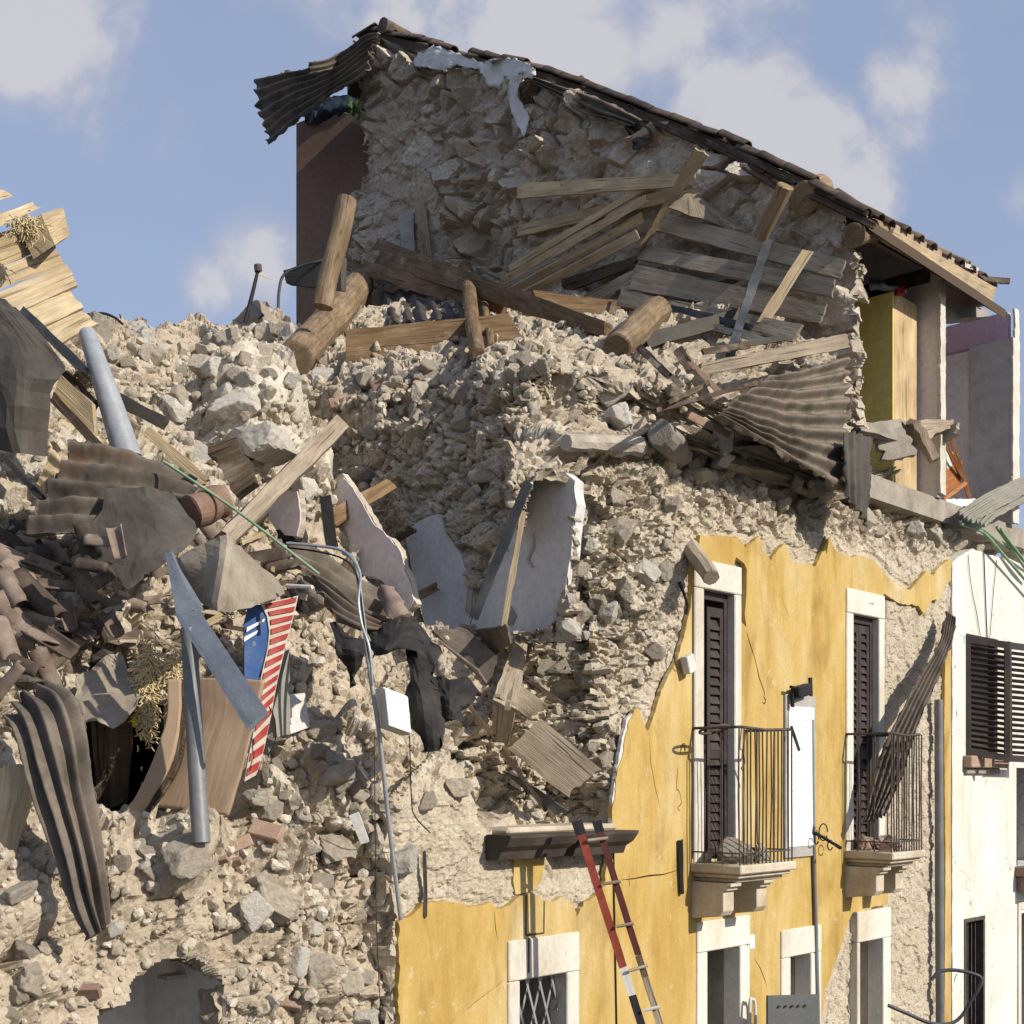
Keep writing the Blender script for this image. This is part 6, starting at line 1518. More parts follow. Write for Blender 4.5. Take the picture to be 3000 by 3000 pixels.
sheet('roofing_felt_sheet', 'big dark felt sheet draped at the left edge below the pale panel', 'felt sheet',
  [[(-80, 880, 7.9), (-20, 872, 7.9), (12, 868, 7.9)], [(-80, 950, 7.82), (10, 935, 7.8), (88, 942, 7.8)], [(-80, 1040, 7.76), (60, 1020, 7.72), (186, 1056, 7.78)], [(-80, 1110, 7.72), (50, 1100, 7.62), (178, 1102, 7.76)], [(-80, 1160, 7.72), (50, 1150, 7.6), (150, 1162, 7.75)], [(-80, 1300, 7.75), (40, 1325, 7.62), (134, 1334, 7.78)]], 'felt_g', rough=0.035, jit=.03, nu=12, nv=14, flat=True, rag=.008)
Lb2 = [
 ('dark_profile', 'long dark gutter profile sloping down right behind the felt sheet', strip((62, 905), (245, 1085), 26), 'steel', .05, 8.0),
 ('dark_profile', 'dark beam under the gutter profile at left', strip((180, 1090), (270, 1185), 34), 'w_dark', .06, 8.05),
 ('split_board', 'pale split board leaning between the felt and the pale pipe', [(176, 1096), (268, 1180), (277, 1272), (155, 1156)], 'w_plank', .04, 7.95),
 ('dark_profile', 'long dark bar below the pale split board', strip((150, 1160), (290, 1310), 26), 'w_dark', .05, 7.9),
 ('dark_profile', 'brown grey rail right of the pale pipe', strip((332, 1160), (480, 1238), 34), 'felt_g', .05, 8.6),
 ('split_board', 'short brown board right of the pale pipe foot', [(338, 1190), (400, 1245), (385, 1290), (345, 1240)], 'w_grey', .04, 8.5),
 ('dark_profile', 'thin dark bar at the left edge under the felt sheet', strip((0, 1330), (120, 1455), 18), 'felt', .04, 7.6),
 ('split_board', 'pale broken slat right of the pale pipe, end pointing up left', strip((425, 1258), (600, 1410), 30), 'w_plank', .03, 8.2)]
for nm, lab, q, mt, th, Y in Lb2: board(nm, lab, 'board' if 'board' in nm else 'metal profile', q, mt, th, Y=(Y, Y - .08), rag=.02)
pipe('pale_pipe', 'thick pale blue grey pipe lying steeply down the heap at left', 'pipe', [(256, 978, 8.15), (290, 1080, 8.0), (330, 1200, 8.0), (376, 1345, 7.98)], (50, 82), 'pole', n=22)
sheet('wavy_panel', 'small pale wavy panel fragment at left below the felt', 'panel', [[(150, 1310, 7.6), (182, 1345, 7.6)], [(125, 1380, 7.55), (160, 1400, 7.55)], [(106, 1410, 7.5), (138, 1452, 7.5)]], 'w_plank', waves=3, amp=.02, along='u', nu=16, nv=40, rag=.01)
sheet('corrugated_iron_sheet', 'wide dark corrugated sheet lying in the middle of the left heap', 'metal sheet',
  [[(205, 1290, 7.75), (300, 1305, 7.75), (390, 1335, 7.8), (480, 1375, 7.9), (572, 1418, 8.0)], [(165, 1390, 7.6), (280, 1400, 7.6), (400, 1415, 7.65), (560, 1450, 7.8)], [(110, 1490, 7.45), (240, 1490, 7.45), (380, 1490, 7.55), (500, 1500, 7.7)], [(60, 1560, 7.3), (200, 1565, 7.3), (330, 1560, 7.4), (420, 1550, 7.6)]], 'sheet', waves=5, amp=.04, nu=70, nv=80, rag=.03, rough=.03)
sheet('roofing_felt_sheet', 'stiff dark grey felt sheet folded over the corrugated sheet on the left heap', 'felt sheet',
  [[(310, 1436, 7.4), (340, 1430, 7.4), (420, 1434, 7.42), (508, 1442, 7.5)], [(292, 1500, 7.3), (340, 1496, 7.28), (440, 1492, 7.3), (540, 1496, 7.4)], [(262, 1552, 7.2), (350, 1555, 7.18), (460, 1560, 7.22), (577, 1544, 7.32)], [(300, 1600, 7.12), (380, 1615, 7.1), (450, 1618, 7.14), (548, 1602, 7.25)], [(300, 1655, 7.08), (360, 1668, 7.05), (430, 1662, 7.06), (500, 1636, 7.15)], [(350, 1698, 7.04), (372, 1728, 7.0), (400, 1712, 7.02), (482, 1652, 7.1)]], 'felt_g', rough=0.03, nu=12, nv=12, flat=True, rag=.008)
sheet('bent_metal_sheet', 'tent shaped dusty sheet folded along its middle above the striped panel', 'metal sheet',
  [[(505, 1645, 7.15), (590, 1600, 7.1), (668, 1572, 7.05), (690, 1590, 7.2), (730, 1625, 7.4)], [(535, 1690, 7.1), (600, 1670, 7.0), (655, 1660, 6.85), (720, 1680, 7.1), (790, 1690, 7.4)], [(565, 1745, 7.1), (600, 1770, 6.95), (632, 1796, 6.75), (715, 1785, 7.0), (832, 1742, 7.4)]], 'sheet_p', rough=0.015, nu=14, nv=10, flat=True, rag=.02)
m = MB()
pl_ = catmull([at(486, 1625, 6.95), at(500, 1700, 6.9), at(545, 1810, 6.8), at(640, 1960, 6.7), at(765, 2118, 6.6)], 26)
gt = thing('bent_gutter', 'bent blue grey metal gutter slanting in front of the bent plywood', 'gutter', at(560, 1810, 6.75))
def gpart(nm, q, Y, th=.012): return board(nm, None, None, q, 'bluegrey', th, Y=Y, parent=gt, bow=.004, rag=.004)
gpart('crushed_end', [(484, 1622), (516, 1802), (572, 1786), (500, 1616)], (6.95, 6.76))
gpart('crushed_end', [(500, 1616), (572, 1786), (596, 1790), (506, 1640)], (6.97, 6.82))
gpart('channel', [(520, 1800), (732, 2122), (782, 2082), (584, 1786)], (6.75, 6.52))
gpart('side_flange', [(512, 1800), (722, 2132), (736, 2120), (524, 1798)], (6.70, 6.46), .02)
gpart('end_lip', [(722, 2130), (780, 2084), (786, 2094), (730, 2142)], (6.46, 6.46), .02)
pipe('grey_post', 'straight grey metal post standing in front of the bent plywood', 'post', [(553, 1842, 6.75), (570, 2150, 6.7), (590, 2470, 6.62)], (46, 54), 'galv_d', n=20)
pipe('green_pole', 'thin pale green pole lying diagonally across the left heap', 'pole', [(482, 1354, 7.65), (690, 1494, 7.5), (935, 1682, 7.4)], (9, 8), 'green', n=8, samples=10)
log('terracotta_pipe', 'brown terracotta pipe beside the folded felt', 'pipe', (560, 1500), (655, 1470), 100, 96, 'terra', Y=(7.55, 7.7), rough=.03, n=24)
board('charred_block', 'charred square timber block standing right of the white slab', 'beam', [(610, 1310), (690, 1280), (748, 1410), (690, 1452)], 'w_dark', .14, Y=(7.7, 7.7), rag=.03)
# curved cabinet: bent panel with a dark inner edge
sheet('bent_plywood', 'brown bent plywood leaning behind the grey post', 'plywood', [[(548, 1988, 7.1), (640, 1985, 7.05), (772, 1992, 7.0)], [(545, 2090, 7.1), (640, 2090, 7.03), (742, 2120, 6.98)], [(500, 2210, 7.08), (600, 2210, 7.0), (708, 2260, 6.95)], [(420, 2360, 7.05), (560, 2375, 6.98), (668, 2390, 6.92)]], 'lam', rough=.004, nu=30, nv=40, rag=.004, th=.02)
sheet('bent_wood_band', 'curved brown wooden band with a rounded outline at the left of the bent plywood', 'wood band', [[(492, 1990, 6.98), (528, 1990, 6.98)], [(488, 2100, 6.96), (524, 2110, 6.96)], [(455, 2210, 6.94), (500, 2230, 6.94)], [(410, 2310, 6.92), (455, 2315, 6.92)], [(365, 2385, 6.9), (405, 2385, 6.9)]], 'lam', rough=.003, nu=10, nv=50, rag=.003, th=.08)
sheet('bent_wood_band', 'dark inner curved band of the rounded plywood', 'wood band', [[(529, 1990, 7.02), (548, 1990, 7.02)], [(526, 2105, 7.0), (545, 2105, 7.0)], [(502, 2228, 6.98), (524, 2235, 6.98)], [(457, 2315, 6.96), (480, 2320, 6.96)], [(407, 2385, 6.94), (430, 2385, 6.94)]], 'w_dark', rough=.003, nu=8, nv=50, rag=.003, th=.04)
# dark hollow with things inside
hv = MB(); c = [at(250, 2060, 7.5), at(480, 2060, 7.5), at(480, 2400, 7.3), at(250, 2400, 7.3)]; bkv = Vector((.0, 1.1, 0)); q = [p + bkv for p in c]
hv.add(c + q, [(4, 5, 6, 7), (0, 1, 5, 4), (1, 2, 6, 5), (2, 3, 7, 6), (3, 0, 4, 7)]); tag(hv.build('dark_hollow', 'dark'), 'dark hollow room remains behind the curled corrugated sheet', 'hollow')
board('brown_door', 'dark brown door leaning inside the hollow', 'door', [(265, 2110), (285, 2380), (372, 2350), (388, 2080)], 'w_dark', .04, Y=(7.35, 7.5))
board('plastic_tag', 'small bright yellow plastic tag in the hollow', 'tag', [(388, 2100), (398, 2094), (404, 2125), (388, 2127)], 'yellow_tag', .01, Y=7.2)
sheet('bent_fibre_sheet', 'dusty grey fibre sheet sagging over the hollow', 'sheet', [[(215, 2010, 7.2), (300, 1930, 7.3), (360, 1905, 7.4)], [(225, 2060, 7.1), (320, 2000, 7.2), (385, 1990, 7.3)], [(240, 2110, 7.05), (330, 2075, 7.1), (420, 2030, 7.2)], [(265, 2118, 7.0), (330, 2120, 7.0), (408, 2070, 7.1)]], 'sheet_p', rough=0.03, nu=11, nv=11, flat=True, rag=.025)
sheet('corrugated_iron_sheet', 'long brown corrugated sheet curling over and hanging down at the lower left', 'metal sheet',
  [[(20, 2112, 6.45), (60, 2050, 6.45), (110, 2012, 6.5), (150, 2000, 6.6)], [(45, 2150, 6.3), (100, 2100, 6.3), (170, 2050, 6.35), (232, 2045, 6.5)], [(70, 2235, 6.2), (130, 2200, 6.18), (210, 2165, 6.22), (262, 2160, 6.35)], [(105, 2360, 6.15), (170, 2340, 6.1), (235, 2330, 6.14), (280, 2330, 6.25)], [(160, 2500, 6.12), (215, 2490, 6.07), (270, 2490, 6.1), (298, 2500, 6.18)], [(215, 2640, 6.12), (250, 2640, 6.07), (290, 2610, 6.1), (306, 2620, 6.15)], [(272, 2738, 6.12), (285, 2735, 6.08), (300, 2720, 6.1), (312, 2700, 6.13)]], 'sheet_l', waves=5, amp=.03, along='v', nu=80, nv=110, rag=.02)
log('split_timber', 'thick pale split timber at the left edge behind the curled sheet', 'beam', (55, 2262), (10, 2500), 110, 80, 'w_plank', Y=(6.5, 6.3), rough=.12, n=7)
# striped fairground panel
sg = thing('striped_panel', 'blue panel with white bolts and a red and cream striped border', 'sign', at(770, 2000, 7.45))
def polyY(name, px, Y0, slope, mat, parent, th=.02, seg=.06, jag=.001):
    P = [at(x, y, Y0 + slope * (x - 780) / 100) for x, y in px]
    n_ = (P[1] - P[0]).cross(P[2] - P[0]).normalized(); n_ = n_ if n_.y > 0 else -n_
    return flat_poly(name, P, mat, parent, n_ * th, jag=jag, seg=seg)
polyY('blue_face', [(716, 1985), (716, 1830), (730, 1770), (766, 1772), (780, 1800), (786, 1850), (780, 1900), (764, 1960), (754, 1995), (735, 2000), (716, 1990)], 7.45, .1, 'sign_blue', sg)
inner = [(764, 1770), (782, 1805), (789, 1850), (784, 1900), (770, 1960), (758, 2020), (752, 2080), (742, 2150), (728, 2220), (716, 2290)]
outer = [(874, 1745), (864, 1790), (854, 1830), (840, 1880), (828, 1930), (816, 1980), (806, 2030), (796, 2090), (775, 2190), (752, 2270)]
polyY('cream_border', inner + outer[::-1], 7.44, .1, 'sign_cream', sg, .02)
def lerp_path(P, u):
    x = u * (len(P) - 1); i = min(int(x), len(P) - 2); f = x - i; return (P[i][0] + (P[i + 1][0] - P[i][0]) * f, P[i][1] + (P[i + 1][1] - P[i][1]) * f)
ns = 15
for i in range(ns):
    u0, u1 = (i + .12) / ns, (i + .68) / ns
    a, b_, c, d_ = lerp_path(inner, u0), lerp_path(outer, u0), lerp_path(outer, u1), lerp_path(inner, u1)
    mv = lambda p, q, f: (p[0] + (q[0] - p[0]) * f, p[1] + (q[1] - p[1]) * f)
    polyY('red_stripe', [mv(a, b_, .12), mv(b_, a, .03), mv(c, d_, .03), mv(d_, c, .12)], 7.43, .1, 'sign_red', sg, .008)
for q in ([(724, 1838), (776, 1812), (774, 1820), (738, 1842), (722, 1852)], [(716, 1866), (756, 1846), (752, 1856), (728, 1872), (716, 1880)]): polyY('white_bolt', q, 7.435, .1, 'white', sg, .008)
c_ = at(742, 1886, 7.41); m = MB(); m.tube([c_, c_ + Vector((.0, .02, 0))], .016, 12); m.build('round_knob', 'galv', sg)
board('green_post', 'pale grey green painted door frame behind the striped panel', 'frame', [(800, 2080), (848, 1900), (850, 2150), (812, 2160)], 'greenp', .05, Y=(7.6, 7.7))
board('white_plaster_slab', 'small white plaster patch right of the striped panel', 'plaster', [(852, 2035), (895, 2030), (908, 2130), (850, 2150)], 'int_grey', .04, Y=(7.85, 8.0))
# brown fibre roof sheets in the middle
sheet('corrugated_fibre_sheet', 'upper brown corrugated fibre sheet sliding down right under the cable', 'roof sheet', [[(835, 1590, 7.9), (940, 1620, 8.0), (1040, 1690, 8.1), (1130, 1740, 8.2)], [(860, 1640, 7.8), (960, 1690, 7.85), (1060, 1760, 7.95), (1190, 1810, 8.1)], [(900, 1690, 7.75), (980, 1750, 7.8), (1060, 1820, 7.9), (1160, 1830, 8.05)]], 'sheet_l', waves=3, amp=.03, nu=50, nv=50, rag=.03)
sheet('corrugated_fibre_sheet', 'lower brown corrugated fibre sheet above the black felt', 'roof sheet', [[(905, 1680, 7.75), (980, 1740, 7.75), (1060, 1800, 7.8), (1120, 1830, 7.9)], [(940, 1740, 7.7), (1000, 1790, 7.7), (1060, 1825, 7.75), (1110, 1845, 7.85)], [(970, 1800, 7.65), (1020, 1830, 7.65), (1070, 1850, 7.7), (1110, 1856, 7.8)]], 'sheet', waves=2.5, amp=.03, nu=40, nv=40, rag=.03)
sheet('ridge_tile', 'long dusty ridge tile lying at the end of the upper fibre sheet', 'roof tile', [[(1108, 1740, 8.0), (1150, 1715, 8.0)], [(1125, 1790, 7.85), (1180, 1760, 7.9)], [(1150, 1825, 7.8), (1205, 1805, 7.85)]], 'tile', rough=.01, waves=.5, amp=.04, along='v', nu=20, nv=20, rag=.02)
sheet('black_felt', 'left black felt sheet hanging down behind the white meter box', 'felt sheet', [[(988, 1832, 7.6), (1040, 1850, 7.55), (1090, 1862, 7.6)], [(992, 1900, 7.5), (1040, 1905, 7.45), (1085, 1910, 7.5)], [(1000, 1990, 7.55), (1040, 2000, 7.5), (1075, 1980, 7.55)]], 'felt', rough=0.05, nu=9, nv=10, flat=True, rag=.05)
sheet('black_felt', 'black felt draped like a cape above the white meter box', 'felt sheet', [[(1080, 1850, 7.75), (1150, 1825, 7.75), (1215, 1810, 7.85), (1250, 1850, 7.9)], [(1085, 1900, 7.65), (1150, 1880, 7.6), (1200, 1860, 7.7), (1268, 1900, 7.75)], [(1095, 1925, 7.65), (1130, 1915, 7.6), (1175, 1905, 7.6), (1272, 1960, 7.65)]], 'felt', rough=0.06, nu=11, nv=8, flat=True, rag=.05)
sheet('black_felt', 'long black felt tail hanging right of the white meter box', 'felt sheet', [[(1175, 1880, 7.7), (1220, 1860, 7.7), (1270, 1905, 7.75)], [(1185, 1970, 7.55), (1225, 1970, 7.5), (1272, 1980, 7.6)], [(1205, 2060, 7.5), (1245, 2060, 7.45), (1275, 2060, 7.55)], [(1235, 2150, 7.5), (1260, 2160, 7.45), (1285, 2150, 7.5)], [(1258, 2205, 7.5), (1265, 2210, 7.48), (1272, 2200, 7.5)]], 'felt', rough=0.05, nu=7, nv=13, flat=True, rag=.05)
sheet('black_felt', 'crumpled black felt below the brown fibre board', 'felt sheet', [[(1272, 1970, 7.7), (1330, 1985, 7.75), (1410, 2025, 7.9)], [(1278, 2040, 7.6), (1330, 2050, 7.6), (1400, 2060, 7.75)], [(1285, 2110, 7.6), (1320, 2115, 7.6), (1365, 2085, 7.7)]], 'felt', rough=0.09, nu=10, nv=9, flat=True, rag=.05)
# cables, conduit and meter box
mbx = thing('meter_box', 'white electricity meter box hanging on the bent conduit', 'box', at(1150, 2150, 7.3))
A = [(1122, 2011), (1195, 2040), (1205, 2154), (1135, 2129)]; Yf = (7.25, 7.32)
fr_ = [at(*A[0], Yf[0]), at(*A[1], Yf[1]), at(*A[2], Yf[1]), at(*A[3], Yf[0])]; sd = at(1098, 2017, 7.42) - fr_[0]
m = MB(); m.add(fr_ + [p + sd for p in fr_], [(0, 3, 2, 1), (4, 5, 6, 7), (0, 1, 5, 4), (1, 2, 6, 5), (2, 3, 7, 6), (3, 0, 4, 7)]); m.build('case', 'white_d', mbx, bevel=.006)
nf = -(fr_[1] - fr_[0]).cross(fr_[3] - fr_[0]).normalized(); nf = nf if nf.y < 0 else -nf; cc_ = sum(fr_, Vector()) / 4
lid = [cc_ + (p - cc_) * .94 + nf * .004 for p in fr_]; m = MB(); m.add(lid + [p + nf * .008 for p in lid], [(0, 1, 2, 3), (7, 6, 5, 4), (0, 4, 5, 1), (1, 5, 6, 2), (2, 6, 7, 3), (3, 7, 4, 0)]); m.build('lid', 'white', mbx, bevel=.003)
pipe('steel_conduit', 'shiny steel conduit pipe running down the broken wall to the yellow plaster', 'pipe', [(1006, 1618, 7.6), (1042, 1652, 7.5), (1064, 1814, 7.35), (1085, 1980, 7.3), (1112, 2160, 7.35), (1140, 2420, 7.45), (1174, 2694, 7.6)], 13, 'galv', n=10, samples=60)
pipe('steel_conduit', 'second thinner conduit twisted around the upper bend', 'pipe', [(840, 1592, 7.6), (920, 1598, 7.55), (1000, 1612, 7.5), (1040, 1648, 7.42), (1056, 1690, 7.38), (1050, 1760, 7.3), (1060, 1830, 7.28), (1082, 1900, 7.25), (1092, 2010, 7.26)], 9, 'galv', n=8, samples=60)
pipe('cable', 'black cable following the upper conduit bend', 'cable', [(838, 1604, 7.62), (930, 1616, 7.56), (1010, 1640, 7.5), (1046, 1690, 7.42), (1062, 1790, 7.3), (1075, 1890, 7.27), (1096, 2000, 7.26)], 6, 'black', n=6, samples=60)
pipe('cable', 'thin vertical wire hanging at the left of the conduit over the rubble', 'cable', [(1096, 2140, 7.2), (1099, 2400, 7.2), (1103, 2700, 7.2), (1117, 3020, 7.2)], 3, 'black', n=6, samples=30)
pipe('cable', 'thin wire dropping from the meter box to the bare stone', 'cable', [(1200, 2155, 7.3), (1205, 2330, 7.45), (1215, 2390, 7.6), (1260, 2440, 7.85)], 4, 'black', n=6, samples=30)
pipe('cable', 'thin black cable curling beside the green door frame', 'cable', [(788, 2070, 7.3), (805, 2110, 7.3), (806, 2170, 7.3), (785, 2215, 7.3)], 4, 'black', n=6, samples=24)
board('white_plastic_plate', 'clean white plate lying on the rubble slope left of the conduit', 'plate', [(1024, 2395), (1052, 2384), (1082, 2466), (1058, 2474)], 'white', .03, m=.12, rag=.004)
pipe('white_pipe_stub', 'short white pipe end above the striped panel', 'pipe', [(840, 1716, 7.3), (915, 1720, 7.2)], 12, 'white_d', n=10)
# signal arm and rail on the skyline
mp = thing('antenna_mast', 'leaning black mast with a small pennant on the skyline', 'mast', at(722, 940, 11.8))
m = MB(); m.tube([at(718, 945, 11.8), at(742, 850, 11.8), at(756, 790, 11.8)], [.022, .018, .015], 8); m.build('pole', 'black', mp)
m = MB(); m.tube([at(755, 776, 11.8), at(757, 796, 11.8)], .035, 10); m.build('head', 'iron', mp)
polyY('pennant', [(760, 788), (795, 818), (760, 806)], 11.8, 0, 'white_d', mp, .01)
board('dark_block', 'dark broken profile end lying at the foot of the black mast', 'metal profile', strip((735, 895), (762, 925), 22), 'steel', .06, Y=11.6)
pipe('bent_rod', 'bent dark rod on the skyline rubble right of the pale panel', 'rod', [(255, 922, 10.5), (300, 918, 10.5), (335, 930, 10.5), (360, 950, 10.5)], 8, 'black', n=6, samples=20)
bt = thing('roof_fragment_frame', 'small flat roof piece with bent pipe left of the upright log', 'roof piece', at(880, 840, 13.5))
board('flat_roof', None, None, [(830, 792), (1000, 750), (1000, 850), (838, 830)], 'felt_g', .1, Y=(13.5, 13.2), parent=bt)
pipe('bent_pipe', None, None, [(815, 905, 13.3), (818, 850, 13.3), (832, 805, 13.3), (880, 780, 13.3), (950, 762, 13.3)], 9, 'steel', n=8, parent=bt, samples=30)
# arched vault low on the left
vt = thing('vaulted_niche', 'arched beige vault opening at the bottom of the rubble heap', 'vault', onF(470, 3080, .3))
ap = [(280, 3100), (285, 2990), (300, 2960), (330, 2945), (370, 2930), (392, 2870), (430, 2835), (470, 2812), (520, 2796), (570, 2808), (615, 2835), (648, 2890), (652, 3100)]
rows_ = []; m = MB(); K = 24
base = catmull([onF(x, y, -.02) for x, y in ap], 60); ctr = sum(base, Vector()) / len(base)
for k in range(K + 1):
    u = k / K; sc = math.cos(u * math.pi / 2) if k < K else .01
    for p in base: m.v.append(ctr + (p - ctr) * (1.06 - .12 * u) - N3 * (u * .75)); m.uv.append((0, 0))
nb_ = len(base)
for k in range(K):
    for i in range(nb_ - 1): m.f.append((k * nb_ + i, k * nb_ + i + 1, (k + 1) * nb_ + i + 1, (k + 1) * nb_ + i))
m.f.append(tuple(range(K * nb_, K * nb_ + nb_)))
m.build('vault', 'vault', vt, smooth=True)
m = MB(); m.box(tF(520, .2), tF(640, .2), .30, .4, zF(580, 2890), zF(580, 2878)); m.build('broken_ledge', 'mortar', vt)
# green hoses at the right edge
for k, P in enumerate(([(2812, 1528), (2870, 1545), (2930, 1590), (3040, 1670)], [(2815, 1535), (2880, 1560), (2935, 1620), (3030, 1730)], [(2920, 1545), (2960, 1600), (3000, 1660), (3030, 1690)], [(2930, 1550), (2975, 1610), (3030, 1680)])):
    pipe('green_hose', ('upper dark green hose over the white wall top', 'lower dark green hose drooping over the white wall', 'left yellow green hose at the right edge', 'right yellow green hose at the right edge')[k], 'hose', P, 9, 'green', s=-.12 - .02 * k, n=8, samples=30)
# ------------------------------------------------------------------ tiles and stones
TG_ = 'clay roof tiles spilled on the left heap'
spots = [(40, 1580, 25, 130), (95, 1575, 15, 120), (30, 1625, 22, 170), (130, 1660, 20, 130), (175, 1590, -10, 110), (255, 1595, 80, 120), (300, 1580, 5, 110), (345, 1590, 75, 110), (60, 1700, 45, 150), (30, 1720, 55, 140), (110, 1740, 42, 180), (160, 1720, 5, 130), (250, 1720, 60, 130), (300, 1760, 30, 110), (90, 1860, 30, 190), (150, 1880, 32, 170), (40, 1800, 50, 160), (190, 1900, -40, 150), (120, 1810, 15, 120), (200, 1800, 70, 110), (60, 1940, 20, 130), (20, 1990, -50, 140), (140, 1960, 65, 140), (230, 1850, 25, 120), (300, 1690, -35, 120), (770, 1625, -15, 150), (835, 1650, -5, 130), (620, 1480, 40, 130), (180, 1640, 50, 120), (10, 1870, 60, 160), (270, 1650, 10, 110), (330, 1830, 55, 110), (220, 1960, 35, 130)]
for i, (x, y, a, w) in enumerate(spots):
    Yt = (Yhit(x, y) or 7.6) - .20 - .05 * (i % 4); Yt = min(Yt, 6.95 - .03 * (i % 4)) if 190 < x < 420 and y < 1680 else Yt; aa = rad(a)
    xv = Vector((math.cos(aa), random.uniform(-.5, .3), -math.sin(aa))); zv = Vector((random.uniform(-.3, .3), -.75, .75))
    if i % 4 == 3: zv = Vector((.2, .6, -.8))
    put_tile(at(x, y, Yt), xv, zv, 'tile' if i % 5 else 'tile_d', None, None, 'broken curved clay tile lying among others on the left heap', TG_, w / FPX * Yt / .42 * 1.0)
# named boulders
for (x, y, w, lab, mt, asp) in ((700, 1190, 190, 'big white limestone boulder, upper one beside the leaning beam', 'rock_w', (1.1, .9, .85)), (775, 1300, 200, 'big white limestone boulder under the leaning beam', 'rock_w', (1.1, 1, .8)), (905, 1440, 110, 'tall white limestone lump right of the leaning beam', 'rock_w', (.7, .8, 1.35)), (520, 1200, 120, 'yellowish squared block below the skyline', 'rock_w', (1, .8, .8)), (570, 1335, 130, 'flat white slab left of the charred block', 'rock_w', (1, .5, .9)), (590, 1045, 120, 'long white slab lying tilted on the upper heap', 'rock_w', (1.3, .6, .5)),
                               (890, 885, 64, 'round white stone left of the upright log', 'rock_w', (1, .9, 1)), (720, 1120, 70, 'small white stone above the big boulders', 'rock_w', (1, .9, .9)), (660, 1160, 80, 'rugged pale stone left of the big boulders', 'rock_w', (1, .9, .9)),
                               (770, 2340, 150, 'rounded grey brown boulder beside the bent plywood', 'rock_g', (1, .9, .8)), (995, 2260, 160, 'large smooth boulder on the lower heap', 'rock', (1, .9, .8)), (945, 2255, 100, 'darker boulder left of the large smooth boulder', 'rock_g', (1, .9, .8)), (935, 2200, 90, 'squared pale stone above the large smooth boulder', 'rock', (1, .8, .7)), (890, 2160, 76, 'small squared pale stone near the striped panel', 'rock', (1, .8, .8)), (960, 2475, 190, 'broad flat boulder in the middle of the lower slope', 'rock', (1.2, .8, .6)), (815, 2640, 160, 'angular wedge shaped stone on the lower slope', 'rock', (1, .9, .75)), (1175, 2520, 170, 'big pale stone beside the steel conduit', 'rock_w', (.8, .8, 1.2)), (940, 2845, 140, 'squared stone with a lit right face low on the slope', 'rock', (1, .9, .9)), (540, 2520, 170, 'dark hollow faced stone under the grey post', 'rock_g', (1, .8, .8)), (360, 2530, 90, 'small upright pale stone beside the curled sheet', 'rock', (.7, .7, 1.1)), (70, 2790, 120, 'brown squared stone low at the left edge', 'rock_g', (1, .9, 1)), (90, 2880, 110, 'pale stone below the brown squared stone', 'rock', (1, .9, 1)), (60, 2620, 120, 'brown slab in shadow at the left edge', 'rock_g', (1.3, .8, .6)), (930, 2590, 90, 'small squared brown stone on the lower slope', 'rock_g', (1, .8, .8)),
                               (1340, 2310, 120, 'squared block at the ragged top of the bare stone wall', 'rock', (1, .9, .9)), (1250, 2350, 90, 'pale block left at the ragged wall top', 'rock', (1, .9, .9)),
                               (1785, 1150, 120, 'jagged pale stone at the corner of the broken wall', 'rock_w', (1, .9, 1)), (1810, 1215, 100, 'crumbling pale stone below the jagged corner stone', 'rock_w', (1, .9, 1)), (1970, 1150, 90, 'wedge of brown stone behind the jagged corner', 'rock_g', (1, .9, .9)), (1700, 1570, 90, 'white stone at the right edge of the niche', 'rock_w', (1.2, .8, .8)), (1470, 1030, 60, 'blue grey stone on the ledge beside the posts', 'rock_g', (1, .9, .9)), (1530, 1055, 90, 'round pink grey stone on the ledge', 'rock_g', (1, .9, 1)), (2050, 1400, 90, 'brown stone set high in the bare wall', 'rock_g', (1.1, .8, .8)), (2180, 1415, 80, 'dark stone at the top of the bare wall under the sheet', 'rock_g', (1.2, .8, .7)),
                               (1640, 1960, 80, 'pale rounded stone in the broken wall core', 'rock', (1.2, .8, .7)), (1730, 2200, 100, 'dark ended stone at the edge of the yellow plaster', 'rock', (1.2, .8, .7)), (1600, 1975, 100, 'grey rounded stone beside the splintered board', 'rock_g', (1.2, .8, .7))):
    rock(x, y, w, lab, mt, 'boulder', 'boulder', embed=.2, asp=asp, rot=(random.uniform(-.3, .3), random.uniform(-.5, .5), random.uniform(0, 6.3)))
LOW = [(0, 2560), (500, 2440), (760, 2420), (1080, 2500), (1160, 2700), (1160, 3000), (660, 3000), (600, 2800), (480, 2780), (260, 2960), (0, 3000)]
MIDR = [(780, 2120), (900, 2080), (1080, 2250), (1130, 2480), (900, 2480), (700, 2380)]
UPL = [(280, 950), (560, 950), (800, 910), (960, 920), (960, 1120), (560, 1230), (420, 1230), (300, 1080)]
LEDGE = [(980, 1060), (1300, 1080), (1500, 1020), (1850, 1060), (1760, 1160), (1500, 1200), (1100, 1240), (960, 1160)]
SLOPE = [(960, 1200), (1500, 1180), (1760, 1180), (1700, 1360), (1500, 1480), (1250, 1480), (1000, 1380)]
COREP = [(1700, 1450), (1800, 1300), (1950, 1350), (1990, 1550), (1960, 1850), (1850, 2000), (1780, 2350), (1640, 2360), (1560, 2000), (1600, 1850)]
TOPW = [(1950, 1200), (2300, 1390), (2460, 1460), (2560, 1400), (2780, 1560), (2780, 1640), (2500, 1580), (2200, 1500), (2000, 1420)]
NOTCH = [(1470, 2240), (1640, 2330), (1780, 2340), (1780, 2400), (1480, 2400)]
scatter(LOW, 26, 50, 130, 'pale limestone chunk lying loose low on the heap left of the yellow plaster', ['rock', 'rock', 'rock_w'], 'loose stones low on the heap')
scatter(MIDR, 26, 50, 120, 'pale limestone chunk in the loose pile right of the striped panel', ['rock', 'rock', 'rock_g'], 'loose stones right of the striped panel')
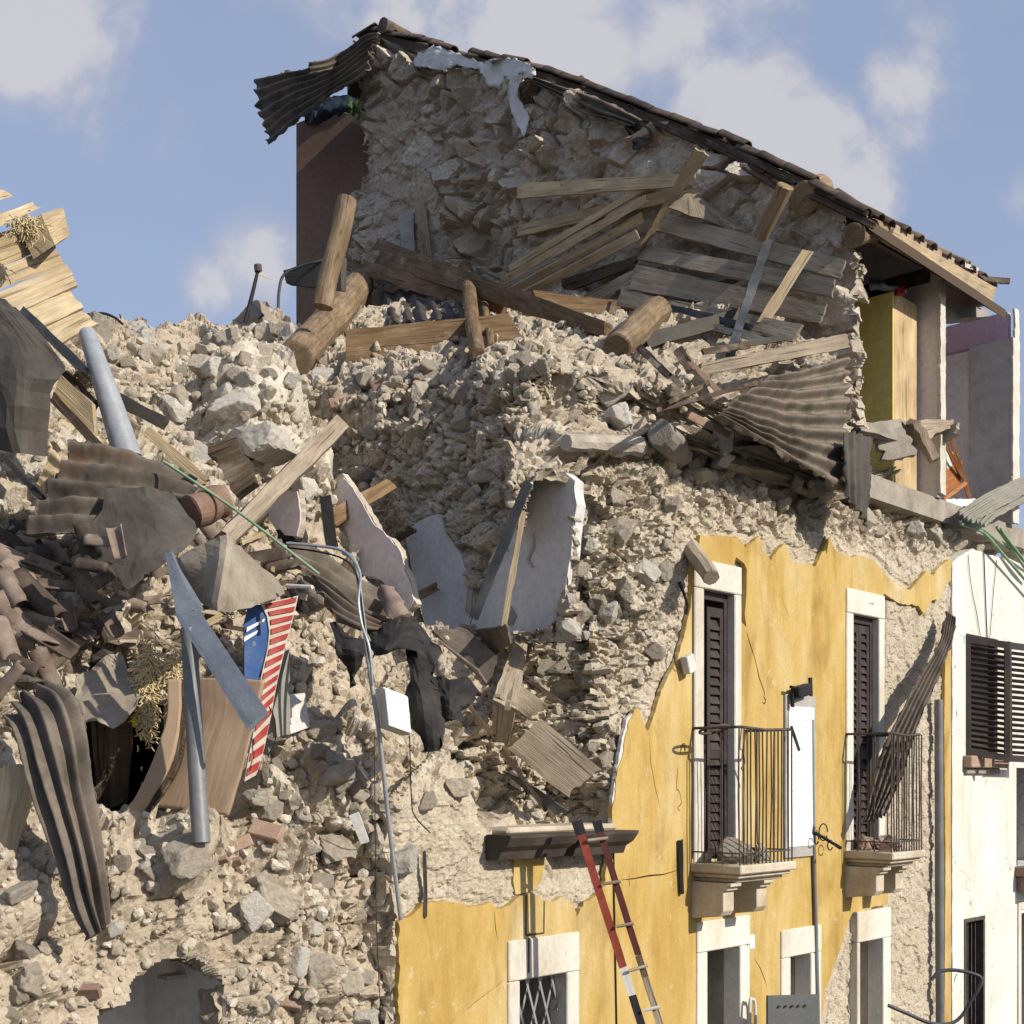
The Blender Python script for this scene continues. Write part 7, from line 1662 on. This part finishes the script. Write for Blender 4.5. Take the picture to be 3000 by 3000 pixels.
scatter(UPL, 56, 42, 120, 'pale rubble stone on the upper heap under the skyline', ['rock', 'rock_w', 'rock_g'], 'stones of the upper heap')
scatter(LEDGE, 50, 36, 90, 'dusty rubble stone on the ledge under the brown beams', ['rock_g', 'rock_g', 'rock'], 'stones of the ledge under the beams')
scatter(SLOPE, 18, 34, 90, 'stone bedded in the shaded rubble slope above the niche', ['rock_g', 'rock'], 'stones of the shaded slope')
scatter(COREP, 48, 36, 100, 'jagged stone sticking out of the broken wall core left of the yellow plaster', ['rock', 'rock_w', 'rock', 'rock_g'], 'stones of the broken wall core', .15)
scatter(TOPW, 26, 34, 90, 'loose stone on the ragged top of the street wall', ['rock', 'rock', 'rock_w'], 'stones on top of the street wall')
scatter(NOTCH, 16, 24, 70, 'white angular stone in the notch above the eaves piece', ['rock_w', 'rock'], 'stones in the notch above the eaves piece')
scatter([(400, 1500), (900, 1700), (900, 2060), (700, 1780), (480, 1740)], 12, 30, 70, 'stone lying among the metal sheets of the left heap', ['rock', 'rock_g'], 'stones among the metal sheets')
# bricks
for i, (x, y, w) in enumerate(((780, 2440, 100), (700, 2470, 70), (240, 2900, 90), (640, 2520, 50), (680, 2525, 50), (840, 2940, 80), (1060, 1110, 60), (1120, 1120, 70), (1180, 1105, 64), (1000, 1170, 80), (1240, 1125, 60))):
    p, nn = hit(x, y)
    L = w / FPX * p.y; m = MB(); ax = Vector((random.uniform(.6, 1), random.uniform(-.3, .3), random.uniform(-.5, .4))).normalized(); c = p + nn * L * .12
    m.bar(c - ax * L / 2, c + ax * L / 2, L * .5, L * .28, nn); tag(m.build('brick', 'brick', bevel=L * .03), 'broken reddish brick lying loose on the rubble', 'brick', 'loose bricks on the rubble')
# laths
LA = [(150, 1900), (420, 1900), (700, 1500), (960, 1650), (760, 1760), (520, 1960), (300, 1780), (120, 1560)]
for i in range(40):
    x, y = rand_in(LA); a = random.uniform(-.9, .9); L = random.uniform(40, 120)
    board('broken_lath', 'short splintered lath among the tiles and sheets of the left heap', 'lath', strip((x, y), (x + L * math.cos(a), y + L * math.sin(a)), random.uniform(8, 18)), random.choice(('w_grey', 'w_plank', 'w_dark')), .015, m=.12 + random.random() * .12, group='splintered laths on the left heap', rag=.02)
LB2 = [(1080, 1830), (1270, 1850), (1500, 2050), (1500, 2200), (1300, 2150), (1150, 2080)]
for i in range(10):
    x, y = rand_in(LB2); a = random.uniform(.2, 1.1); L = random.uniform(40, 110)
    board('broken_lath', 'short splintered lath around the black felt in the middle', 'lath', strip((x, y), (x + L * math.cos(a), y + L * math.sin(a)), random.uniform(8, 16)), random.choice(('w_grey', 'w_plank', 'w_dark')), .015, m=.12, group='splintered laths around the black felt', rag=.02)
LC = [(0, 1560), (430, 1620), (720, 1480), (960, 1640), (900, 1780), (700, 1760), (460, 1980), (200, 2020), (0, 2040)]
for i in range(30):
    x, y = rand_in(LC); aa = random.uniform(-.3, 1.3); w = random.uniform(70, 120); Yt = (Yhit(x, y) or 7.6) - random.uniform(.06, .2)
    put_tile(at(x, y, Yt), Vector((math.cos(aa), random.uniform(-.5, .5), -math.sin(aa))), Vector((random.uniform(-.6, .6), -.75, random.uniform(-.5, .9))), random.choice(('tile', 'tile', 'tile_d')), None, None, 'broken curved clay tile lying among others on the left heap', TG_, w / FPX * Yt / .42)
for i in range(16):
    x, y = rand_in(LC); a = random.uniform(-.2, 1.2); L = random.uniform(60, 130); wq = random.uniform(30, 60); Yt = (Yhit(x, y) or 7.6) - random.uniform(.1, .25)
    ca, sa = math.cos(a), math.sin(a)
    pt = lambda u, v, k: (x + ca * L * u - sa * wq * v, y + sa * L * u + ca * wq * v, Yt + k)
    sheet('sheet_scrap', 'small bent scrap of dark roofing sheet among the tiles on the left heap', 'scrap', [[pt(-.5, -.5, .03), pt(0, -.5, -.03), pt(.5, -.4, .05)], [pt(-.45, 0, -.04), pt(0, 0, -.08), pt(.5, 0, 0)], [pt(-.5, .5, .06), pt(0, .55, 0), pt(.4, .5, .04)]], random.choice(('sheet', 'felt_g', 'sheet_l', 'felt')), waves=random.choice((0, 0, 2)), amp=.012, rough=.03, nu=8, nv=8, flat=True, rag=.02, group='scraps of roofing sheet on the left heap')
# rubble on the balconies
for (b, t0, t1, zt, zr_, dep), lab, gr in ((B1, 'stone fallen onto the nearer balcony slab', 'stones on the nearer balcony'), (B2, 'stone fallen onto the farther balcony slab', 'stones on the farther balcony')):
    for i in range(14):
        r = random.uniform(.035, .10) * (1.6 if i < 4 else .8)
        key = (i % 16, random.choice(('rock', 'rock_g', 'rock', 'mortar', 'brick')))
        if key not in _rk:
            me = ROCKS[key[0]].copy(); me.materials.append(M[key[1]]); _rk[key] = me
        o = bpy.data.objects.new('rubble_stone', _rk[key]); COL.objects.link(o)
        o.location = W(random.uniform(t0 + .12, t1 - .1), -random.uniform(.08, dep - .1), zt + r * .55); o.scale = (r * 1.1, r, r * .85); o.rotation_euler = (random.uniform(0, 6), random.uniform(0, 6), random.uniform(0, 6))
        tag(o, lab, 'stone', gr)
# rubble on the white house and farther wall top
for i in range(20):
    r = random.uniform(.05, .14); key = (i % 16, random.choice(('rock', 'rock_g', 'rock')))
    if key not in _rk:
        me = ROCKS[key[0]].copy(); me.materials.append(M[key[1]]); _rk[key] = me
    o = bpy.data.objects.new('rubble_stone', _rk[key]); COL.objects.link(o); x = random.uniform(2795, 3020)
    o.location = onF(x, 1640 + (x - 2900) * .15 - random.uniform(15, 70), random.uniform(.1, .5)); o.scale = (r * 1.2, r, r * .8); o.rotation_euler = (random.uniform(0, 6), random.uniform(0, 6), random.uniform(0, 6))
    tag(o, 'stone lying on the ragged top of the white wall', 'stone', 'stones on top of the white wall')
# small stuff
chips('rubble_fragments', 'small stone fragments and grit strewn over the left heap', 'rubble', [(-20, 1700), (260, 950), (900, 920), (960, 1300), (1000, 1700), (1400, 1850), (1500, 2100), (1170, 2400), (1160, 3000), (-20, 3000)], 3400, 5, 50, 'heap', 3.0)
chips('rubble_fragments', 'small stone fragments strewn over the ledge and slope under the beams', 'rubble', [(900, 960), (1900, 950), (2100, 1150), (1960, 1290), (1700, 1380), (1500, 1500), (1000, 1500)], 1100, 5, 42, 'core', 3.0)
chips('rubble_fragments', 'small stone fragments in the broken core and top of the street wall', 'rubble', [(1480, 2400), (1560, 1900), (1690, 1400), (1850, 1150), (2300, 1390), (2780, 1560), (2780, 1630), (2060, 1540), (1960, 1900), (1800, 2250), (1780, 2400)], 1000, 4, 36, 'facade', 3.5)
